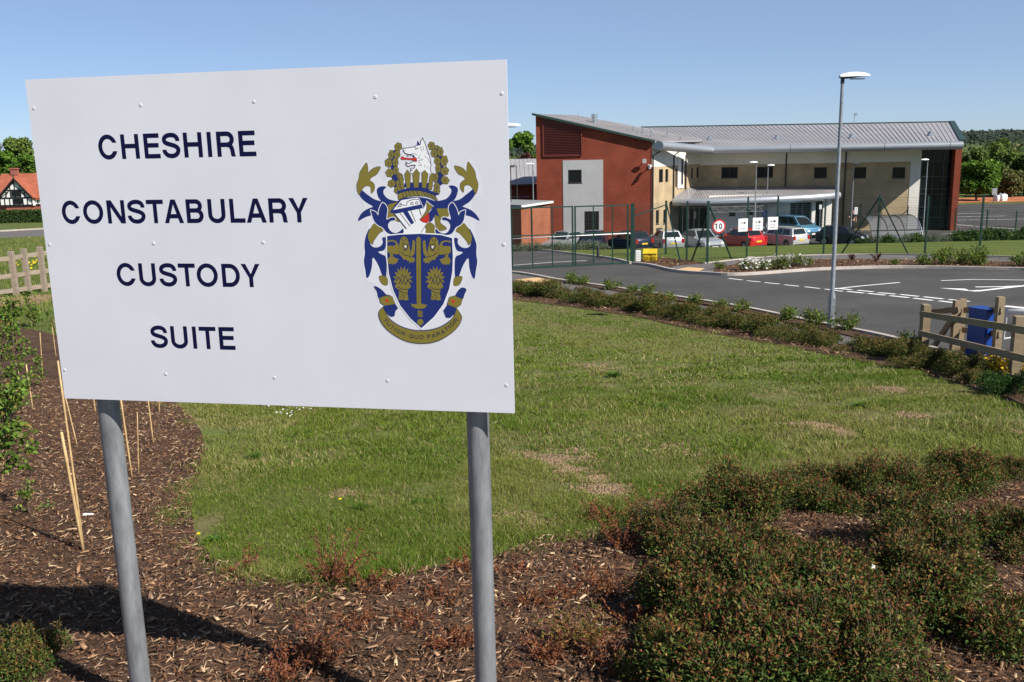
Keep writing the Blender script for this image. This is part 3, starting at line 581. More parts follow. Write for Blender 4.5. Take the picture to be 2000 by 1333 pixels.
for c in txt:
    w = wd[c] * unit; mid = s_ + w/2; i = max(j for j in range(len(seg)) if seg[j] <= mid); i = min(i, len(MU)-2)
    p = MU[i].lerp(MU[i+1], (mid - seg[i]) / max(1e-9, seg[i+1]-seg[i])); d = (MU[i+1]-MU[i]).normalized(); n_ = Vector((-d.y, d.x)); gw = w * .74
    T2 = lambda x, y: p + d * (x - gw/2) + n_ * (y - H*.30)
    if c == '-': cf.poly([p + n_*H*.2 + Vector((.0011*math.cos(a), .0011*math.sin(a))) for a in [i_*1.05 for i_ in range(6)]], DK)
    else:
        for pts, cl in glyph(c, gw, H, .0021):
            if cl == 2: cf.poly([T2(*q) for q in pts], DK)
            else: cf.stroke([T2(*q) for q in pts], (.0022 if c != 'I' else .0026), DK, bool(cl))
        for sx in ({'T': [gw/2], 'I': [gw/2], 'P': [.001], 'R': [.001], 'A': [.001, gw-.001]}.get(c, [])): cf.stroke([T2(sx-.0018, .0003), T2(sx+.0018, .0003)], .0007, DK)
    s_ += w
print('crest layers', cf.l)
cf.mb.build('crest', [m_blue, m_gold, m_dark, m_red, m_wht, mat('sticker_edge', (.72, .725, .785), .36)], sign)
# ================================================================ BUILDINGS
def brickmat(name, c1, c2, mortar, sc=1.0, rough=.9):
    m = bpy.data.materials.new(name); m.use_nodes = True; nt = m.node_tree; N = nt.nodes; Lk = nt.links; b = N['Principled BSDF']; b.inputs['Roughness'].default_value = rough; b.inputs['Specular IOR Level'].default_value = .2
    ge = N.new('ShaderNodeNewGeometry'); sx = N.new('ShaderNodeSeparateXYZ'); Lk.new(ge.outputs['Position'], sx.inputs[0])
    ad = N.new('ShaderNodeMath'); ad.operation = 'ADD'; Lk.new(sx.outputs[0], ad.inputs[0]); Lk.new(sx.outputs[1], ad.inputs[1])
    cb = N.new('ShaderNodeCombineXYZ'); Lk.new(ad.outputs[0], cb.inputs[0]); Lk.new(sx.outputs[2], cb.inputs[1])
    br = N.new('ShaderNodeTexBrick'); Lk.new(cb.outputs[0], br.inputs[0]); br.inputs['Color1'].default_value = (*c1, 1); br.inputs['Color2'].default_value = (*c2, 1); br.inputs['Mortar'].default_value = (*mortar, 1)
    br.inputs['Scale'].default_value = 1; br.inputs['Brick Width'].default_value = .225 * sc; br.inputs['Row Height'].default_value = .075 * sc; br.inputs['Mortar Size'].default_value = .009
    nz = N.new('ShaderNodeTexNoise'); nz.inputs['Scale'].default_value = .8; nz.inputs['Detail'].default_value = 6; Lk.new(ge.outputs['Position'], nz.inputs[0])
    cr_ = N.new('ShaderNodeValToRGB'); cr_.color_ramp.elements[0].position = .3; cr_.color_ramp.elements[1].position = .7; cr_.color_ramp.elements[0].color = (.8, .8, .8, 1); cr_.color_ramp.elements[1].color = (1.15, 1.15, 1.15, 1); Lk.new(nz.outputs[0], cr_.inputs[0])
    mx = N.new('ShaderNodeMix'); mx.data_type = 'RGBA'; mx.blend_type = 'MULTIPLY'; mx.inputs[0].default_value = 1; Lk.new(br.outputs[0], mx.inputs[6]); Lk.new(cr_.outputs[0], mx.inputs[7]); Lk.new(mx.outputs[2], b.inputs['Base Color'])
    return m
m_brick = brickmat('red_brick', (.255, .05, .026), (.195, .04, .021), (.235, .078, .048))
m_brick2 = brickmat('orange_brick', (.31, .10, .05), (.26, .08, .04), (.29, .13, .08))
m_tan = brickmat('buff_brick', (.45, .345, .205), (.39, .295, .175), (.44, .35, .23))
m_render = mat('white_render', (.74, .70, .63), .9, var=.06, scale=.7, col2=(.66, .63, .56))
m_rendg = mat('grey_render', (.42, .42, .42), .9, var=.07, scale=.9)
m_roof = mat('standing_seam_roof', (.36, .345, .355), .45, metal=.1, var=.06, scale=.5, col2=(.30, .29, .30))
m_tube = mat('eaves_metal', (.38, .40, .43), .36, metal=.5, var=.05, scale=.6)
m_green = mat('green_trim', (.02, .05, .04), .5)
m_frame = mat('dark_frame', (.035, .024, .022), .5)
m_glass = mat('window_glass', (.010, .012, .016), .12, spec=.3)
m_louv = mat('red_louvre', (.115, .018, .014), .5)
m_pipe = mat('downpipe', (.03, .026, .03), .5)
m_whitep = mat('white_paint', (.78, .78, .78), .45)
m_steel = mat('stainless', (.6, .6, .6), .25, metal=.9)
m_conc = mat('concrete', (.42, .40, .37), .9, var=.12, scale=2)
def wplane(P0, P1):
    P0 = Vector(P0).to_3d(); P1 = Vector(P1).to_3d(); P0.z = P1.z = 0; d = (P1 - P0).normalized(); n = Vector((d.y, -d.x, 0))
    def f(px, py, off=0):
        r_ = ray(px, py); o = P0 + n * off; t = o.dot(n) / r_.dot(n); p = r_ * t; return ((p - P0).dot(d), CH + p.z)
    def w(u, z, off=0): return P0 + d * u + n * off + Vector((0, 0, z))
    f.w = w; f.d = d; f.n = n; f.L = (P1 - P0).length; return f
def holed(mb, pl, u0, u1, z0, z1, holes, depth=.12, m=0, off=0):
    us = sorted({u0, u1, *[h[0] for h in holes], *[h[1] for h in holes]}); zs = sorted({z0, z1, *[h[2] for h in holes], *[h[3] for h in holes]})
    us = [u for u in us if u0 <= u <= u1]; zs = [z for z in zs if z0 <= z <= z1]
    for i in range(len(us)-1):
        for j in range(len(zs)-1):
            uc, zc = (us[i]+us[i+1])/2, (zs[j]+zs[j+1])/2
            if any(h[0] < uc < h[1] and h[2] < zc < h[3] for h in holes): continue
            mb.poly([pl.w(us[i], zs[j], off), pl.w(us[i+1], zs[j], off), pl.w(us[i+1], zs[j+1], off), pl.w(us[i], zs[j+1], off)], m)
    for a, b, c, d in holes:
        q = [(a, c), (b, c), (b, d), (a, d)]
        for k in range(4):
            p, r_ = q[k], q[(k+1) % 4]; mb.poly([pl.w(*p, off), pl.w(*p, off-depth), pl.w(*r_, off-depth), pl.w(*r_, off)], m)
def window(pl, h, parent, depth=.1, off=0, fw=.06, mull=(), trans=(), fm=None, name='window', glass=None, sill=True):
    a, b, c, d = h; mb = MB(); o = off - depth
    def bar(ua, ub, za, zb, pr=.03):
        P = [pl.w(ua, za, o - .04), pl.w(ub, za, o - .04), pl.w(ub, zb, o - .04), pl.w(ua, zb, o - .04)]; mb.prism(P, pl.n * (.04 + pr))
    bar(a + .002, a + fw, c + .002, d - .002); bar(b - fw, b - .002, c + .002, d - .002); bar(a + fw, b - fw, c + .002, c + fw); bar(a + fw, b - fw, d - fw, d - .002)
    for t in mull: x = a + (b-a)*t; bar(x - fw*.4, x + fw*.4, c + fw, d - fw, .025)
    for t in trans: z = c + (d-c)*t; bar(a + fw, b - fw, z - fw*.4, z + fw*.4, .02)
    wo = mb.build(name, fm or m_frame, parent)
    g_ = MB(); g_.prism([pl.w(a + fw*.5, c + fw*.5, o - .02), pl.w(b - fw*.5, c + fw*.5, o - .02), pl.w(b - fw*.5, d - fw*.5, o - .02), pl.w(a + fw*.5, d - fw*.5, o - .02)], pl.n * .01); g_.build('pane', glass or m_glass, wo)
    if sill:
        s_ = MB(); s_.prism([pl.w(a - .05, c - .05, off - depth), pl.w(b + .05, c - .05, off - depth), pl.w(b + .05, c - .003, off - depth), pl.w(a - .05, c - .003, off - depth)], pl.n * (depth + .05)); s_.build('sill', m_frame if fm is None else fm, wo)
    return wo
def hp(pl, x0, y0, x1, y1, off=0):           # opening from its pixel corners
    a = pl(x0, (y0+y1)/2, off)[0]; b = pl(x1, (y0+y1)/2, off)[0]; xc = (x0+x1)/2; return (a, b, pl(xc, y1, off)[1], pl(xc, y0, off)[1])
def ribs(mb, A, B, C, D, step, hgt=.032, w=.03):   # seams from edge AB (eave) to edge DC (ridge)
    A, B, C, D = map(Vector, (A, B, C, D)); n = int((B-A).length / step); nn = (B-A).cross(D-A).normalized(); nn = nn if nn.z > 0 else -nn
    for k in range(n+1):
        t = (k + .2) / (n + .4); p = A.lerp(B, t) + nn*hgt/2; q = D.lerp(C, t) + nn*hgt/2; mb.beam(p, q, w, hgt, up=nn)
def slab(mb, P, th): mb.prism([Vector(p) - Vector((0, 0, th)) for p in P], (0, 0, th))

BR = at(1272, 380, 76); BL = at(1048, 340, 78); SS = at(1366, 340, 84.5); EE = at(1866, 340, 80.5)
fac = wplane(SS, EE); side = wplane(BR, SS); brk = wplane(BL, BR)
hq = thing('police_building', 'long two-storey building with red brick end block, buff walls and grey metal roof', 'building', ((BR.x+SS.x)/2, 84, 0))
# --- brick end block
zl = at(1048, 224, 78).z; zr = at(1275, 273, 76).z - .05; BKL = Vector((BL.x, BL.y, 0)) + side.d * 7; BKR = Vector((BR.x, BR.y, 0)) + side.d * 16
w0 = brk.L; mb = MB()
mb.prism([brk.w(0, -.2), brk.w(w0, -.2), brk.w(w0, zr - .12), brk.w(0, zl - .12)], -brk.n * .3)
mb.prism([Vector((BL.x, BL.y, -.2)) - brk.n*.3, BKL + Vector((0, 0, -.2)), BKL + Vector((0, 0, zl - .12)), Vector((BL.x, BL.y, zl - .12)) - brk.n*.3], Vector((.3, 0, 0)))
mb.build('brick_wall', m_brick, hq)
h = hp(brk, 1100, 313, 1178, 462); mb = MB()
ho = [hp(brk, 1110, 332, 1136, 358, .03), hp(brk, 1142, 413, 1170, 455, .03)]
holed(mb, brk, h[0], h[1], .05, h[3], ho, .03, off=.035)
for a, b in ((h[0], h[0]), (h[1], h[1])): mb.poly([brk.w(a, .05, .001), brk.w(a, h[3], .001), brk.w(a, h[3], .035), brk.w(a, .05, .035)])
mb.poly([brk.w(h[0], h[3], .001), brk.w(h[1], h[3], .001), brk.w(h[1], h[3], .035), brk.w(h[0], h[3], .035)]); mb.build('render_panel', m_rendg, hq)
window(brk, ho[0], hq, -.02, mull=(), fw=.07, off=.0)
window(brk, ho[1], hq, -.02, mull=(.25, .5, .75), trans=tuple(i/9 for i in range(1, 9)), fw=.06, sill=False)
h = hp(brk, 1061, 231, 1136, 305); mb = MB(); zt = [brk(1062, 232)[1], brk(1136, 250)[1]]
a, b, c, _ = h
mb.prism([brk.w(a, c, .002), brk.w(b, c, .002), brk.w(b, zt[1], .002), brk.w(a, zt[0], .002)], brk.n * .02)
for P in ([(a, c), (a, zt[0])], [(b, c), (b, zt[1])], [(a, c), (b, c)], [(a, zt[0]), (b, zt[1])]): mb.beam(brk.w(*P[0], .05), brk.w(*P[1], .05), .09, .10)
lv = mb.build('louvre', m_louv, hq); mb = MB(); z = c + .15
while z < zt[0] - .12:
    u_end = b - .06 if z < zt[1] - .1 else a + (zt[0] - .08 - z) / (zt[0] - zt[1]) * (b - a)
    mb.prism([brk.w(a + .06, z, .03), brk.w(a + .06, z + .09, .075), brk.w(a + .06, z + .10, .07), brk.w(a + .06, z + .015, .03)], brk.d * (u_end - a - .06)); z += .13
mb.build('slat', m_louv, lv)
# roof of the end block: plane rising from the eaves tube
up = Vector((-side.d.y, side.d.x, 0)); sl = (zl - zr) / ((Vector((BL.x, BL.y, 0)) - Vector((BR.x, BR.y, 0))).dot(up))
def rz(p): return zr + (Vector((p[0], p[1], 0)) - Vector((BR.x, BR.y, 0))).dot(up) * sl
fl = Vector((BL.x, BL.y, 0)) + brk.n*.25 - brk.d*.25; fr = Vector((BR.x, BR.y, 0)) + brk.n*.25 + brk.d*.28
bl_ = fl + side.d * 7.5; br_ = fr + side.d * 11.5
for p in (fl, fr, bl_, br_): p.z = rz(p)
mb = MB(); slab(mb, [fl, fr, br_, bl_], .1); ribs(mb, fr, br_, bl_, fl, .42); bro = mb.build('roof', m_roof, hq)
mb = MB(); mb.beam(fl + Vector((0, -.03, .0)), fr + Vector((0, -.03, .0)), .10, .17); mb.build('verge_trim', m_green, bro)
# long roof
ea = at(1385, 283, 81.2); eb = at(1880, 280, 77.4); rb = at(1859, 239, 91); ra = at(1250, 249.5, 94)
up1 = fac(1873, 380, .9)[0]; ez = (ea.z + eb.z) / 2; ea.z = ez + .04; eb.z = ez - .02; ea0 = ea - (eb - ea).normalized() * 5
def hitplane(px, py, A, B, C):
    n = (B-A).cross(C-A); d = ray(px, py); o = Vector((0, 0, CH)); return o + d * ((A-o).dot(n)/d.dot(n))
ra = hitplane(1252, 249.5, ea0, eb, rb)
mb = MB(); slab(mb, [ea0, eb, rb, ra], .12)
rn = (eb - ea0).cross(ra - ea0).normalized(); rn = rn if rn.z > 0 else -rn; nr = int((rb - ra).length / .42)
for k in range(-14, nr):
    t = (k + .6) / nr; top_ = ra.lerp(rb, t); v = (eb - rb).lerp(Vector((.6, ea0.y - ra.y, eb.z - rb.z)), 1 - max(0, t)); a_ = top_; b_2 = top_ + v
    # clip to the roof's sloping left edge
    L0, L1 = ea0, ra; n2 = Vector((-(L1 - L0).y, (L1 - L0).x)); sd = lambda p: (Vector((p.x, p.y)) - Vector((L0.x, L0.y))).dot(n2)
    s0, s1 = sd(a_), sd(b_2)
    if s0 > 0 and s1 > 0: continue
    if s0 > 0: a_ = a_.lerp(b_2, s0 / (s0 - s1))
    elif s1 > 0: b_2 = a_.lerp(b_2, s0 / (s0 - s1))
    if (b_2 - a_).length > .3: mb.beam(a_ + rn*.016, b_2 + rn*.016, .035, .035, up=rn)
lro = mb.build('roof', m_roof, hq)
mb = MB(); mb.beam(eb + Vector((.02, 0, .04)), rb + Vector((.02, 0, .04)), .42, .18); mb.beam(ra + Vector((0, 0, .05)), rb + Vector((0, 0, .05)), .3, .1); mb.build('verge_trim', m_green, lro)
# eaves tubes (rounded metal soffit casings)
def bull(mb, A, B, rx, rzz, n=18, seg=None):
    A = Vector(A); B = Vector(B); d = (B-A).normalized(); nrm = Vector((d.y, -d.x, 0)).normalized(); L = (B-A).length; rings = []
    N_ = max(1, int(L)); 
    for i in range(N_+1):
        c = A.lerp(B, i/N_); rings.append([c + nrm*rx*math.cos(2*math.pi*k/n) + Vector((0, 0, rzz*math.sin(2*math.pi*k/n))) for k in range(n)])
    mb.loft(rings)
so = [p for p in (0,)]
t0 = Vector((BR.x, BR.y, 0)) + side.n*.52 + side.d*.0 ; t1 = Vector(ea); t0.z = zr - .42; t1.z = ez - .30; t1 = t1 - Vector((0, .0, 0))
mb = MB(); bull(mb, t0, t1, .56, .36); mb.build('eaves', m_tube, hq, smooth=True, angle=40)
mb = MB(); bull(mb, Vector((ea.x, ea.y, ez - .30)), Vector((eb.x, eb.y, ez - .34)), .38, .34); e2 = mb.build('eaves', m_tube, hq, smooth=True, angle=40)
for t in (.33, .70, .95):
    c = Vector((ea.x, ea.y, ez - .30)).lerp(Vector((eb.x, eb.y, ez - .34)), t); d = (eb-ea).normalized(); nrm = Vector((d.y, -d.x, 0)); mb = MB()
    mb.loft([[c + d*q + nrm*.39*math.cos(2*math.pi*k/18) + Vector((0, 0, .35*math.sin(2*math.pi*k/18))) for k in range(18)] for q in (-.015, .015)]); mb.build('joint', m_pipe, e2)
# flat soffit between wall head and tube
mb = MB(); zf = ez - .42
mb.prism([Vector((ea.x, ea.y, zf)), Vector((eb.x, eb.y, zf)), fac.w(up1, zf), fac.w(0, zf)], (0, 0, .05))
mb.build('soffit', m_render, hq)
# --- long facade
band_z = fac(1500, 321)[1]; top = ez - .42; uw = fac(1775, 380)[0]; ug = fac(1795, 380)[0]; ue = fac(1862, 380)[0]; up0 = fac(1860.5, 380, .9)[0]; up1 = fac(1873, 380, .9)[0]
wins = [hp(fac, *q) for q in [(1409,327,1441,348),(1478,326,1510,347),(1590,327,1615,348),(1668,327,1692,348),(1743,327,1768,348)]]
mb = MB(); holed(mb, fac, 0, uw, -.1, band_z, wins, .12); mb.build('buff_wall', m_tan, hq)
mb = MB(); holed(mb, fac, 0, uw, band_z, top, [], off=.03); holed(mb, fac, uw, ug, -.1, top, [], off=.03)
mb.poly([fac.w(0, band_z, 0), fac.w(uw, band_z, 0), fac.w(uw, band_z, .03), fac.w(0, band_z, .03)]); mb.poly([fac.w(uw, -.1, 0), fac.w(uw, band_z, 0), fac.w(uw, band_z, .03), fac.w(uw, -.1, .03)]); mb.build('render_band', m_render, hq)
for i, h in enumerate(wins): window(fac, h, hq, .1, mull=(.5,) if i < 2 else (), fw=.06)
# curtain wall
mb = MB(); mb.prism([fac.w(ug, -.1, -.12), fac.w(ue, -.1, -.12), fac.w(ue, top, -.12), fac.w(ug, top, -.12)], -fac.n * .05); gw_ = mb.build('curtain_wall', m_glass, hq)
mb = MB()
for t in (0.02, .36, .66, .97): u = ug + (ue-ug)*t; mb.prism([fac.w(u-.035, -.1, -.12), fac.w(u+.035, -.1, -.12), fac.w(u+.035, top, -.12), fac.w(u-.035, top, -.12)], fac.n * .1)
for z in (1.1, 2.0, 3.1, 3.55, 4.6, 5.9): mb.prism([fac.w(ug+.05, z-.03, -.12), fac.w(ue-.05, z-.03, -.12), fac.w(ue-.05, z+.03, -.12), fac.w(ug+.05, z+.03, -.12)], fac.n * .07)
mb.build('mullion', mat('mullion_grey', (.04, .045, .05), .4), gw_)
mb = MB(); p = fac.w(up0, 0, .9); q = fac.w(up1, 0, .9); mb.prism([p + Vector((0,0,-.1)), q + Vector((0,0,-.1)), q + Vector((0,0,top+.02)), p + Vector((0,0,top+.02))], -fac.n * 10); mb.build('brick_wall', m_brick, hq)
for x_, y0_, y1_ in ((1535, 294, 364), (1651, 293, 440)):
    u, _ = fac(x_, 330); mb = MB(); mb.tube([fac.w(u, 0.05 if y1_ > 400 else 3.95, .09), fac.w(u, top - .25, .09), fac.w(u, top - .03, .35)], .06, 8); mb.build('downpipe', m_pipe, hq)
# --- cream side wall
sb = side(1330, 323)[1]; stop_ = 7.25
sw_ = [hp(side, *q) for q in [(1287,331,1295,357),(1299.5,331,1305,356),(1319,330,1322,366),(1350,328,1354,350),(1360.5,328,1365,348),(1281,411,1287,438),(1295.5,410,1301,437)]]
mb = MB(); holed(mb, side, 0, side.L, -.1, sb, sw_, .12); mb.build('buff_wall', m_tan, hq)
mb = MB(); holed(mb, side, 0.0, side.L, sb, stop_, [], off=.03); mb.poly([side.w(0, sb, 0), side.w(side.L, sb, 0), side.w(side.L, sb, .03), side.w(0, sb, .03)]); mb.poly([side.w(0, stop_, .03), side.w(side.L, stop_, .03), side.w(side.L, stop_ + .3, .03), side.w(0, zr - .12, .03)])
h = hp(side, 1321, 300, 1334, 368)
mb.prism([side.w(h[0]+.15, h[2], .035), side.w(h[1], h[2], .035), side.w(h[1], sb + .9, .035), side.w(h[0]+.15, sb+.9, .035)], side.n*.05)
mb.build('render_band', m_render, hq)
for i, h_ in enumerate(sw_): window(side, h_, hq, .1, fw=.05, sill=i > 4)
a, b = h[0]+.15, h[1]; window(side, (a + (b-a)*.45, a + (b-a)*.85, h[2]+.25, sb + .55), hq, -.10, fw=.04, fm=m_whitep, sill=False)
for x_, zb in ((1314.5, 3.3), (1338, 3.95)):
    u, _ = side(x_, 330); mb = MB(); mb.tube([side.w(u, zb, .09), side.w(u, stop_ - .35, .09), side.w(u + .35, stop_ + .05, .5)], .06, 8); mb.build('downpipe', m_pipe, hq)
mb = MB(); mb.tube([side.w(.12, 0, .09), side.w(.12, stop_ - .3, .09), side.w(.5, stop_ + .05, .5)], .06, 8); mb.build('downpipe', m_pipe, hq)
mb = MB(); mb.beam(Vector((BR.x, BR.y, -.1)) + side.n*.01, Vector((BR.x, BR.y, zr - .2)) + side.n*.01, .05, .05); mb.build('corner_strip', m_louv, hq)
# --- entrance canopy
ev = [at(x, y, Y) for x, y, Y in [(1316,388,79.2),(1345,388,78.6),(1380,388,78.2),(1420,387,78),(1460,386,77.9),(1500,385,77.9),(1540,382.5,78),(1580,379,78.2),(1612,375,78.6),(1636,372,79.4)]]
for i, p in enumerate(ev): p.z = 3.24 + .26 * (i/9)**2
us_ = [i/9 for i in range(10)]; bk = []
ua = side(1318, 380)[0]; 
for i, t in enumerate(us_):
    if t < .22: p = side.w(ua + (side.L - ua) * t/.22, 0, .04)
    else: p = fac.w((t-.22)/.78 * fac(1634, 366)[0], 0, .05)
    p.z = 4.05 - .15*t; bk.append(p)
bk[0].z = 3.5
mb = MB(); V = ev + bk; n_ = len(ev); mb.add(V, [(i, i+1, n_+i+1, n_+i) for i in range(n_-1)]); mb.add([v - Vector((0,0,.12)) for v in V], [(i, n_+i, n_+i+1, i+1) for i in range(n_-1)])
for i in range(n_-1):
    for k in range(7):
        t = k/7; mb.beam(ev[i].lerp(ev[i+1], t) + Vector((0,0,.02)), bk[i].lerp(bk[i+1], t) + Vector((0,0,.02)), .03, .035)
cano = mb.build('canopy_roof', m_roof, hq)
mb = MB(); rings = []
for i, c in enumerate(ev):
    d = (ev[min(i+1, n_-1)] - ev[max(i-1, 0)]).normalized(); nrm = Vector((d.y, -d.x, 0)); rings.append([c + nrm*(.30*math.cos(2*math.pi*k/16) + .1) + Vector((0, 0, .33*math.sin(2*math.pi*k/16) - .22)) for k in range(16)])
mb.loft(rings); mb.build('canopy_eaves', m_tube, cano, smooth=True, angle=50)
# ground floor under the canopy
gfw = wplane(at(1332, 420, 79.1), at(1624, 420, 79.3)); u1 = gfw(1384, 420)[0]; u2 = gfw(1543, 420)[0]; u3 = gfw(1607, 420)[0]; u4 = gfw(1624, 420)[0]
mb = MB(); mb.prism([gfw.w(u1, -.1), gfw.w(u2, -.1), gfw.w(u2, 3.5), gfw.w(u1, 3.5)], -gfw.n*.25); mb.prism([gfw.w(u3, -.1), gfw.w(u4, -.1), gfw.w(u4, 3.4), gfw.w(u3, 3.4)], -gfw.n*.25)
ua_ = gfw(1583, 420)[0]; mb.prism([gfw.w(ua_, -.1, .3), gfw.w(ua_+.3, -.1, .3), gfw.w(ua_+.3, 3.3, .3), gfw.w(ua_, 3.3, .3)], -gfw.n*.3); mb.build('entrance_wall', m_render, hq)
mb = MB(); mb.prism([gfw.w(-1, -.1, -1.6), gfw.w(u1, -.1, -1.6), gfw.w(u1, 3.4, -1.6), gfw.w(-1, 3.4, -1.6)], -gfw.n*.05); mb.prism([gfw.w(u1, -.1, -.26), gfw.w(u1+.05, -.1, -.26), gfw.w(u1+.05, 3.4, -.26), gfw.w(u1, 3.4, -.26)], -gfw.n*1.4); en = mb.build('entrance_glazing', m_glass, hq)
mb = MB()
for t in (.12, .3, .36, .55, .75, .98): u = u1*t+.1; mb.prism([gfw.w(u-.04, 0, -1.6), gfw.w(u+.04, 0, -1.6), gfw.w(u+.04, 3.1, -1.6), gfw.w(u-.04, 3.1, -1.6)], gfw.n*.06)
mb.prism([gfw.w(.2, 2.4, -1.6), gfw.w(u1, 2.4, -1.6), gfw.w(u1, 2.48, -1.6), gfw.w(.2, 2.48, -1.6)], gfw.n*.05); mb.build('mullion', m_rendg, en)
for t in (.33, .6): u = u1*t; mb = MB(); mb.prism([gfw.w(u, 1.5, -1.53), gfw.w(u+.16, 1.5, -1.53), gfw.w(u+.16, 2.1, -1.53), gfw.w(u, 2.1, -1.53)], gfw.n*.01); mb.build('notice', m_whitep, en)
hl = [gfw(1383, 420)[0]] ; 
for (x0, x1, y0, y1) in ((1424,1436,414,423),(1463,1471,411,420)): h_ = hp(gfw, x0, y0, x1, y1); window(gfw, h_, hq, -.02, fw=.05, sill=False)
mb = MB(); mb.prism([gfw.w(u2, -.1, -.3), gfw.w(u3, -.1, -.3), gfw.w(u3, 3.4, -.3), gfw.w(u2, 3.4, -.3)], -gfw.n*.05); sg_ = mb.build('louvre_screen', m_glass, hq)
mb = MB(); k = .15
while k < 3.2: mb.prism([gfw.w(u2, k, -.2), gfw.w(ua_, k, -.2), gfw.w(ua_, k+.03, -.2), gfw.w(u2, k+.03, -.2)], -gfw.n*.05); k += .16
for t in (0, .33, .62, 1): u = u2 + (ua_-u2)*t; mb.prism([gfw.w(u-.02, 0, -.19), gfw.w(u+.02, 0, -.19), gfw.w(u+.02, 3.2, -.19), gfw.w(u-.02, 3.2, -.19)], gfw.n*.03)
mb.build('slat', m_rendg, sg_)
# --- roof pieces and wall fittings
def onroof(px, py, plane_pts):
    A, B, C = map(Vector, plane_pts); n = (B-A).cross(C-A); d = ray(px, py); o = Vector((0, 0, CH)); t = (A-o).dot(n)/d.dot(n); return o + d*t
LR = (ea, eb, rb); KR = (fr, br_, bl_)
for (x, y) in ((1520,273),(1666,271),(1820,266),(1388,275)):
    p = onroof(x, y, LR); mb = MB(); mb.prism([p + Vector((-.28,0,-.05)), p + Vector((.28,0,-.05)), p + Vector((.14,0,.36)), p + Vector((-.1,0,.36))], (0, .45, .05)); mb.build('roof_vent', m_tube, lro)
for (x, y, hh) in ((1237,256,.25),(1255,262,.6),(1272,268,.5),(1303,270,.55),(1329,274,.25)):
    p = onroof(x, y, KR); mb = MB(); mb.tube([p - Vector((0,0,.1)), p + Vector((0,0,hh))], .07, 8); mb.tube([p + Vector((0,0,hh)), p + Vector((0,0,hh+.05))], .11, 8); mb.build('vent_pipe', m_steel, bro)
p = onroof(1161, 241, KR); mb = MB(); mb.tube([p - Vector((0,0,.2)), p + Vector((0,0,.45))], .2, 14); mb.tube([p + Vector((0,0,.45)), p + Vector((0,0,.5)), p + Vector((0,0,.75))], [.2, .27, .27], 14); mb.build('flue', m_steel, bro)
p = onroof(1130, 234, KR); mb = MB(); mb.tube([p, p + Vector((0,0,.75))], .02, 5); mb.build('aerial', m_steel, bro)
p = at(1668, 243, 91); mb = MB(); mb.tube([p - Vector((0,0,.3)), p + Vector((0,0,1.0))], .03, 6); mb.box(p + Vector((0,0,.95)), (.5,.06,.06)); mb.tube([p + Vector((.1,-.1,.9)), p + Vector((.1,-.16,.9))], .16, 10); mb.build('aerial', m_steel, lro)
u, z = brk(1259, 315); mb = MB(); mb.prism([brk.w(u-.14, z-.17, .2), brk.w(u+.14, z-.17, .2), brk.w(u+.14, z+.17, .3), brk.w(u-.14, z+.17, .3)], brk.n*.18); mb.beam(brk.w(u, z, .0), brk.w(u, z, .25), .05, .05)
tag(mb.build('flood_light', m_whitep), 'small pale floodlight high on the red brick wall beside the corner', 'floodlight')
cc = thing('security_camera', 'white security camera on a bracket at the corner of the red brick wall', 'security camera', tuple(brk.w(w0-.15, brk(1270, 326)[1])))
p = brk.w(w0 - .15, brk(1270, 326)[1]); mb = MB(); mb.beam(p, p + brk.n*.5 + Vector((0,0,.05)), .05, .05); mb.box(p + Vector((0,0,0)) + brk.n*.03, (.2,.06,.3)); mb.build('bracket', m_whitep, cc)
mb = MB(); q = p + brk.n*.5 + Vector((0,0,.12)); mb.beam(q - Vector((.05,-.2,0)), q + Vector((.1,-.25,-.05)), .14, .14); mb.tube([q + Vector((0,0,-.1)), q + Vector((0,0,-.28))], [.11,.07], 10); mb.build('housing', m_whitep, cc)

# --- low block and annex at the left edge of the sign
lb = thing('low_brick_block', 'low brick block with grey seamed metal roof left of the tall brick block', 'building', (-4, 88, 0))
x0, x1 = at(860, 360, 86).x, BL.x + 1; ze = at(1020, 358, 86).z; zt_ = at(1020, 311, 93).z
mb = MB(); mb.box(((x0+x1)/2, 91, ze/2 - .15), (x1-x0, 8.4, ze - .1)); mb.build('brick_wall', m_brick, lb)
mb = MB(); A_, B_2, C_, D_ = (x0-.3, 86, ze+.1), (x1, 86, ze+.1), (x1, 94, zt_), (x0-.3, 94, zt_); slab(mb, [A_, B_2, C_, D_], .1); ribs(mb, A_, B_2, C_, D_, .42); mb.build('roof', m_roof, lb)
mb = MB(); bull(mb, (x0-.3, 86, ze-.05), (x1-.9, 86, ze-.05), .2, .17); mb.build('eaves', m_tube, lb, smooth=True, angle=50)
mb = MB()
for zz in (2.9, 3.4): mb.box(((x0+x1)/2 - .6, 86.6, zz), (x1-x0-1.5, .08, .05))
mb.build('rail', m_tube, lb)
an = thing('flat_roof_annex', 'small orange brick annex with flat grey roof left of the tall brick block', 'building', tuple(at(1018, 430, 70).xy) + (0,))
P1 = at(1018, 430, 69.5).xy; P2 = at(1075, 430, 74).xy; P0 = at(940, 430, 72.5).xy; P3 = P2 + (P0 - P1); za = at(1018, 406, 69.5).z
mb = MB(); mb.prism([Vector((*p, -.1)) for p in (P0, P1, P2, P3)], (0, 0, za + .1)); mb.build('brick_wall', m_brick2, an)
cen = (P0 + P2) / 2; Q = [cen + (p - cen) * 1.09 for p in (P0, P1, P2, P3)]
mb = MB(); mb.prism([Vector((*p, za + .01)) for p in Q], (0, 0, .2)); mb.build('roof', mat('felt_roof', (.22, .23, .23), .7, var=.1, scale=1), an)
mb = MB(); mb.beam((*Q[1], za + .10), (*Q[2], za + .10), .05, .14); mb.build('fascia', m_whitep, an)
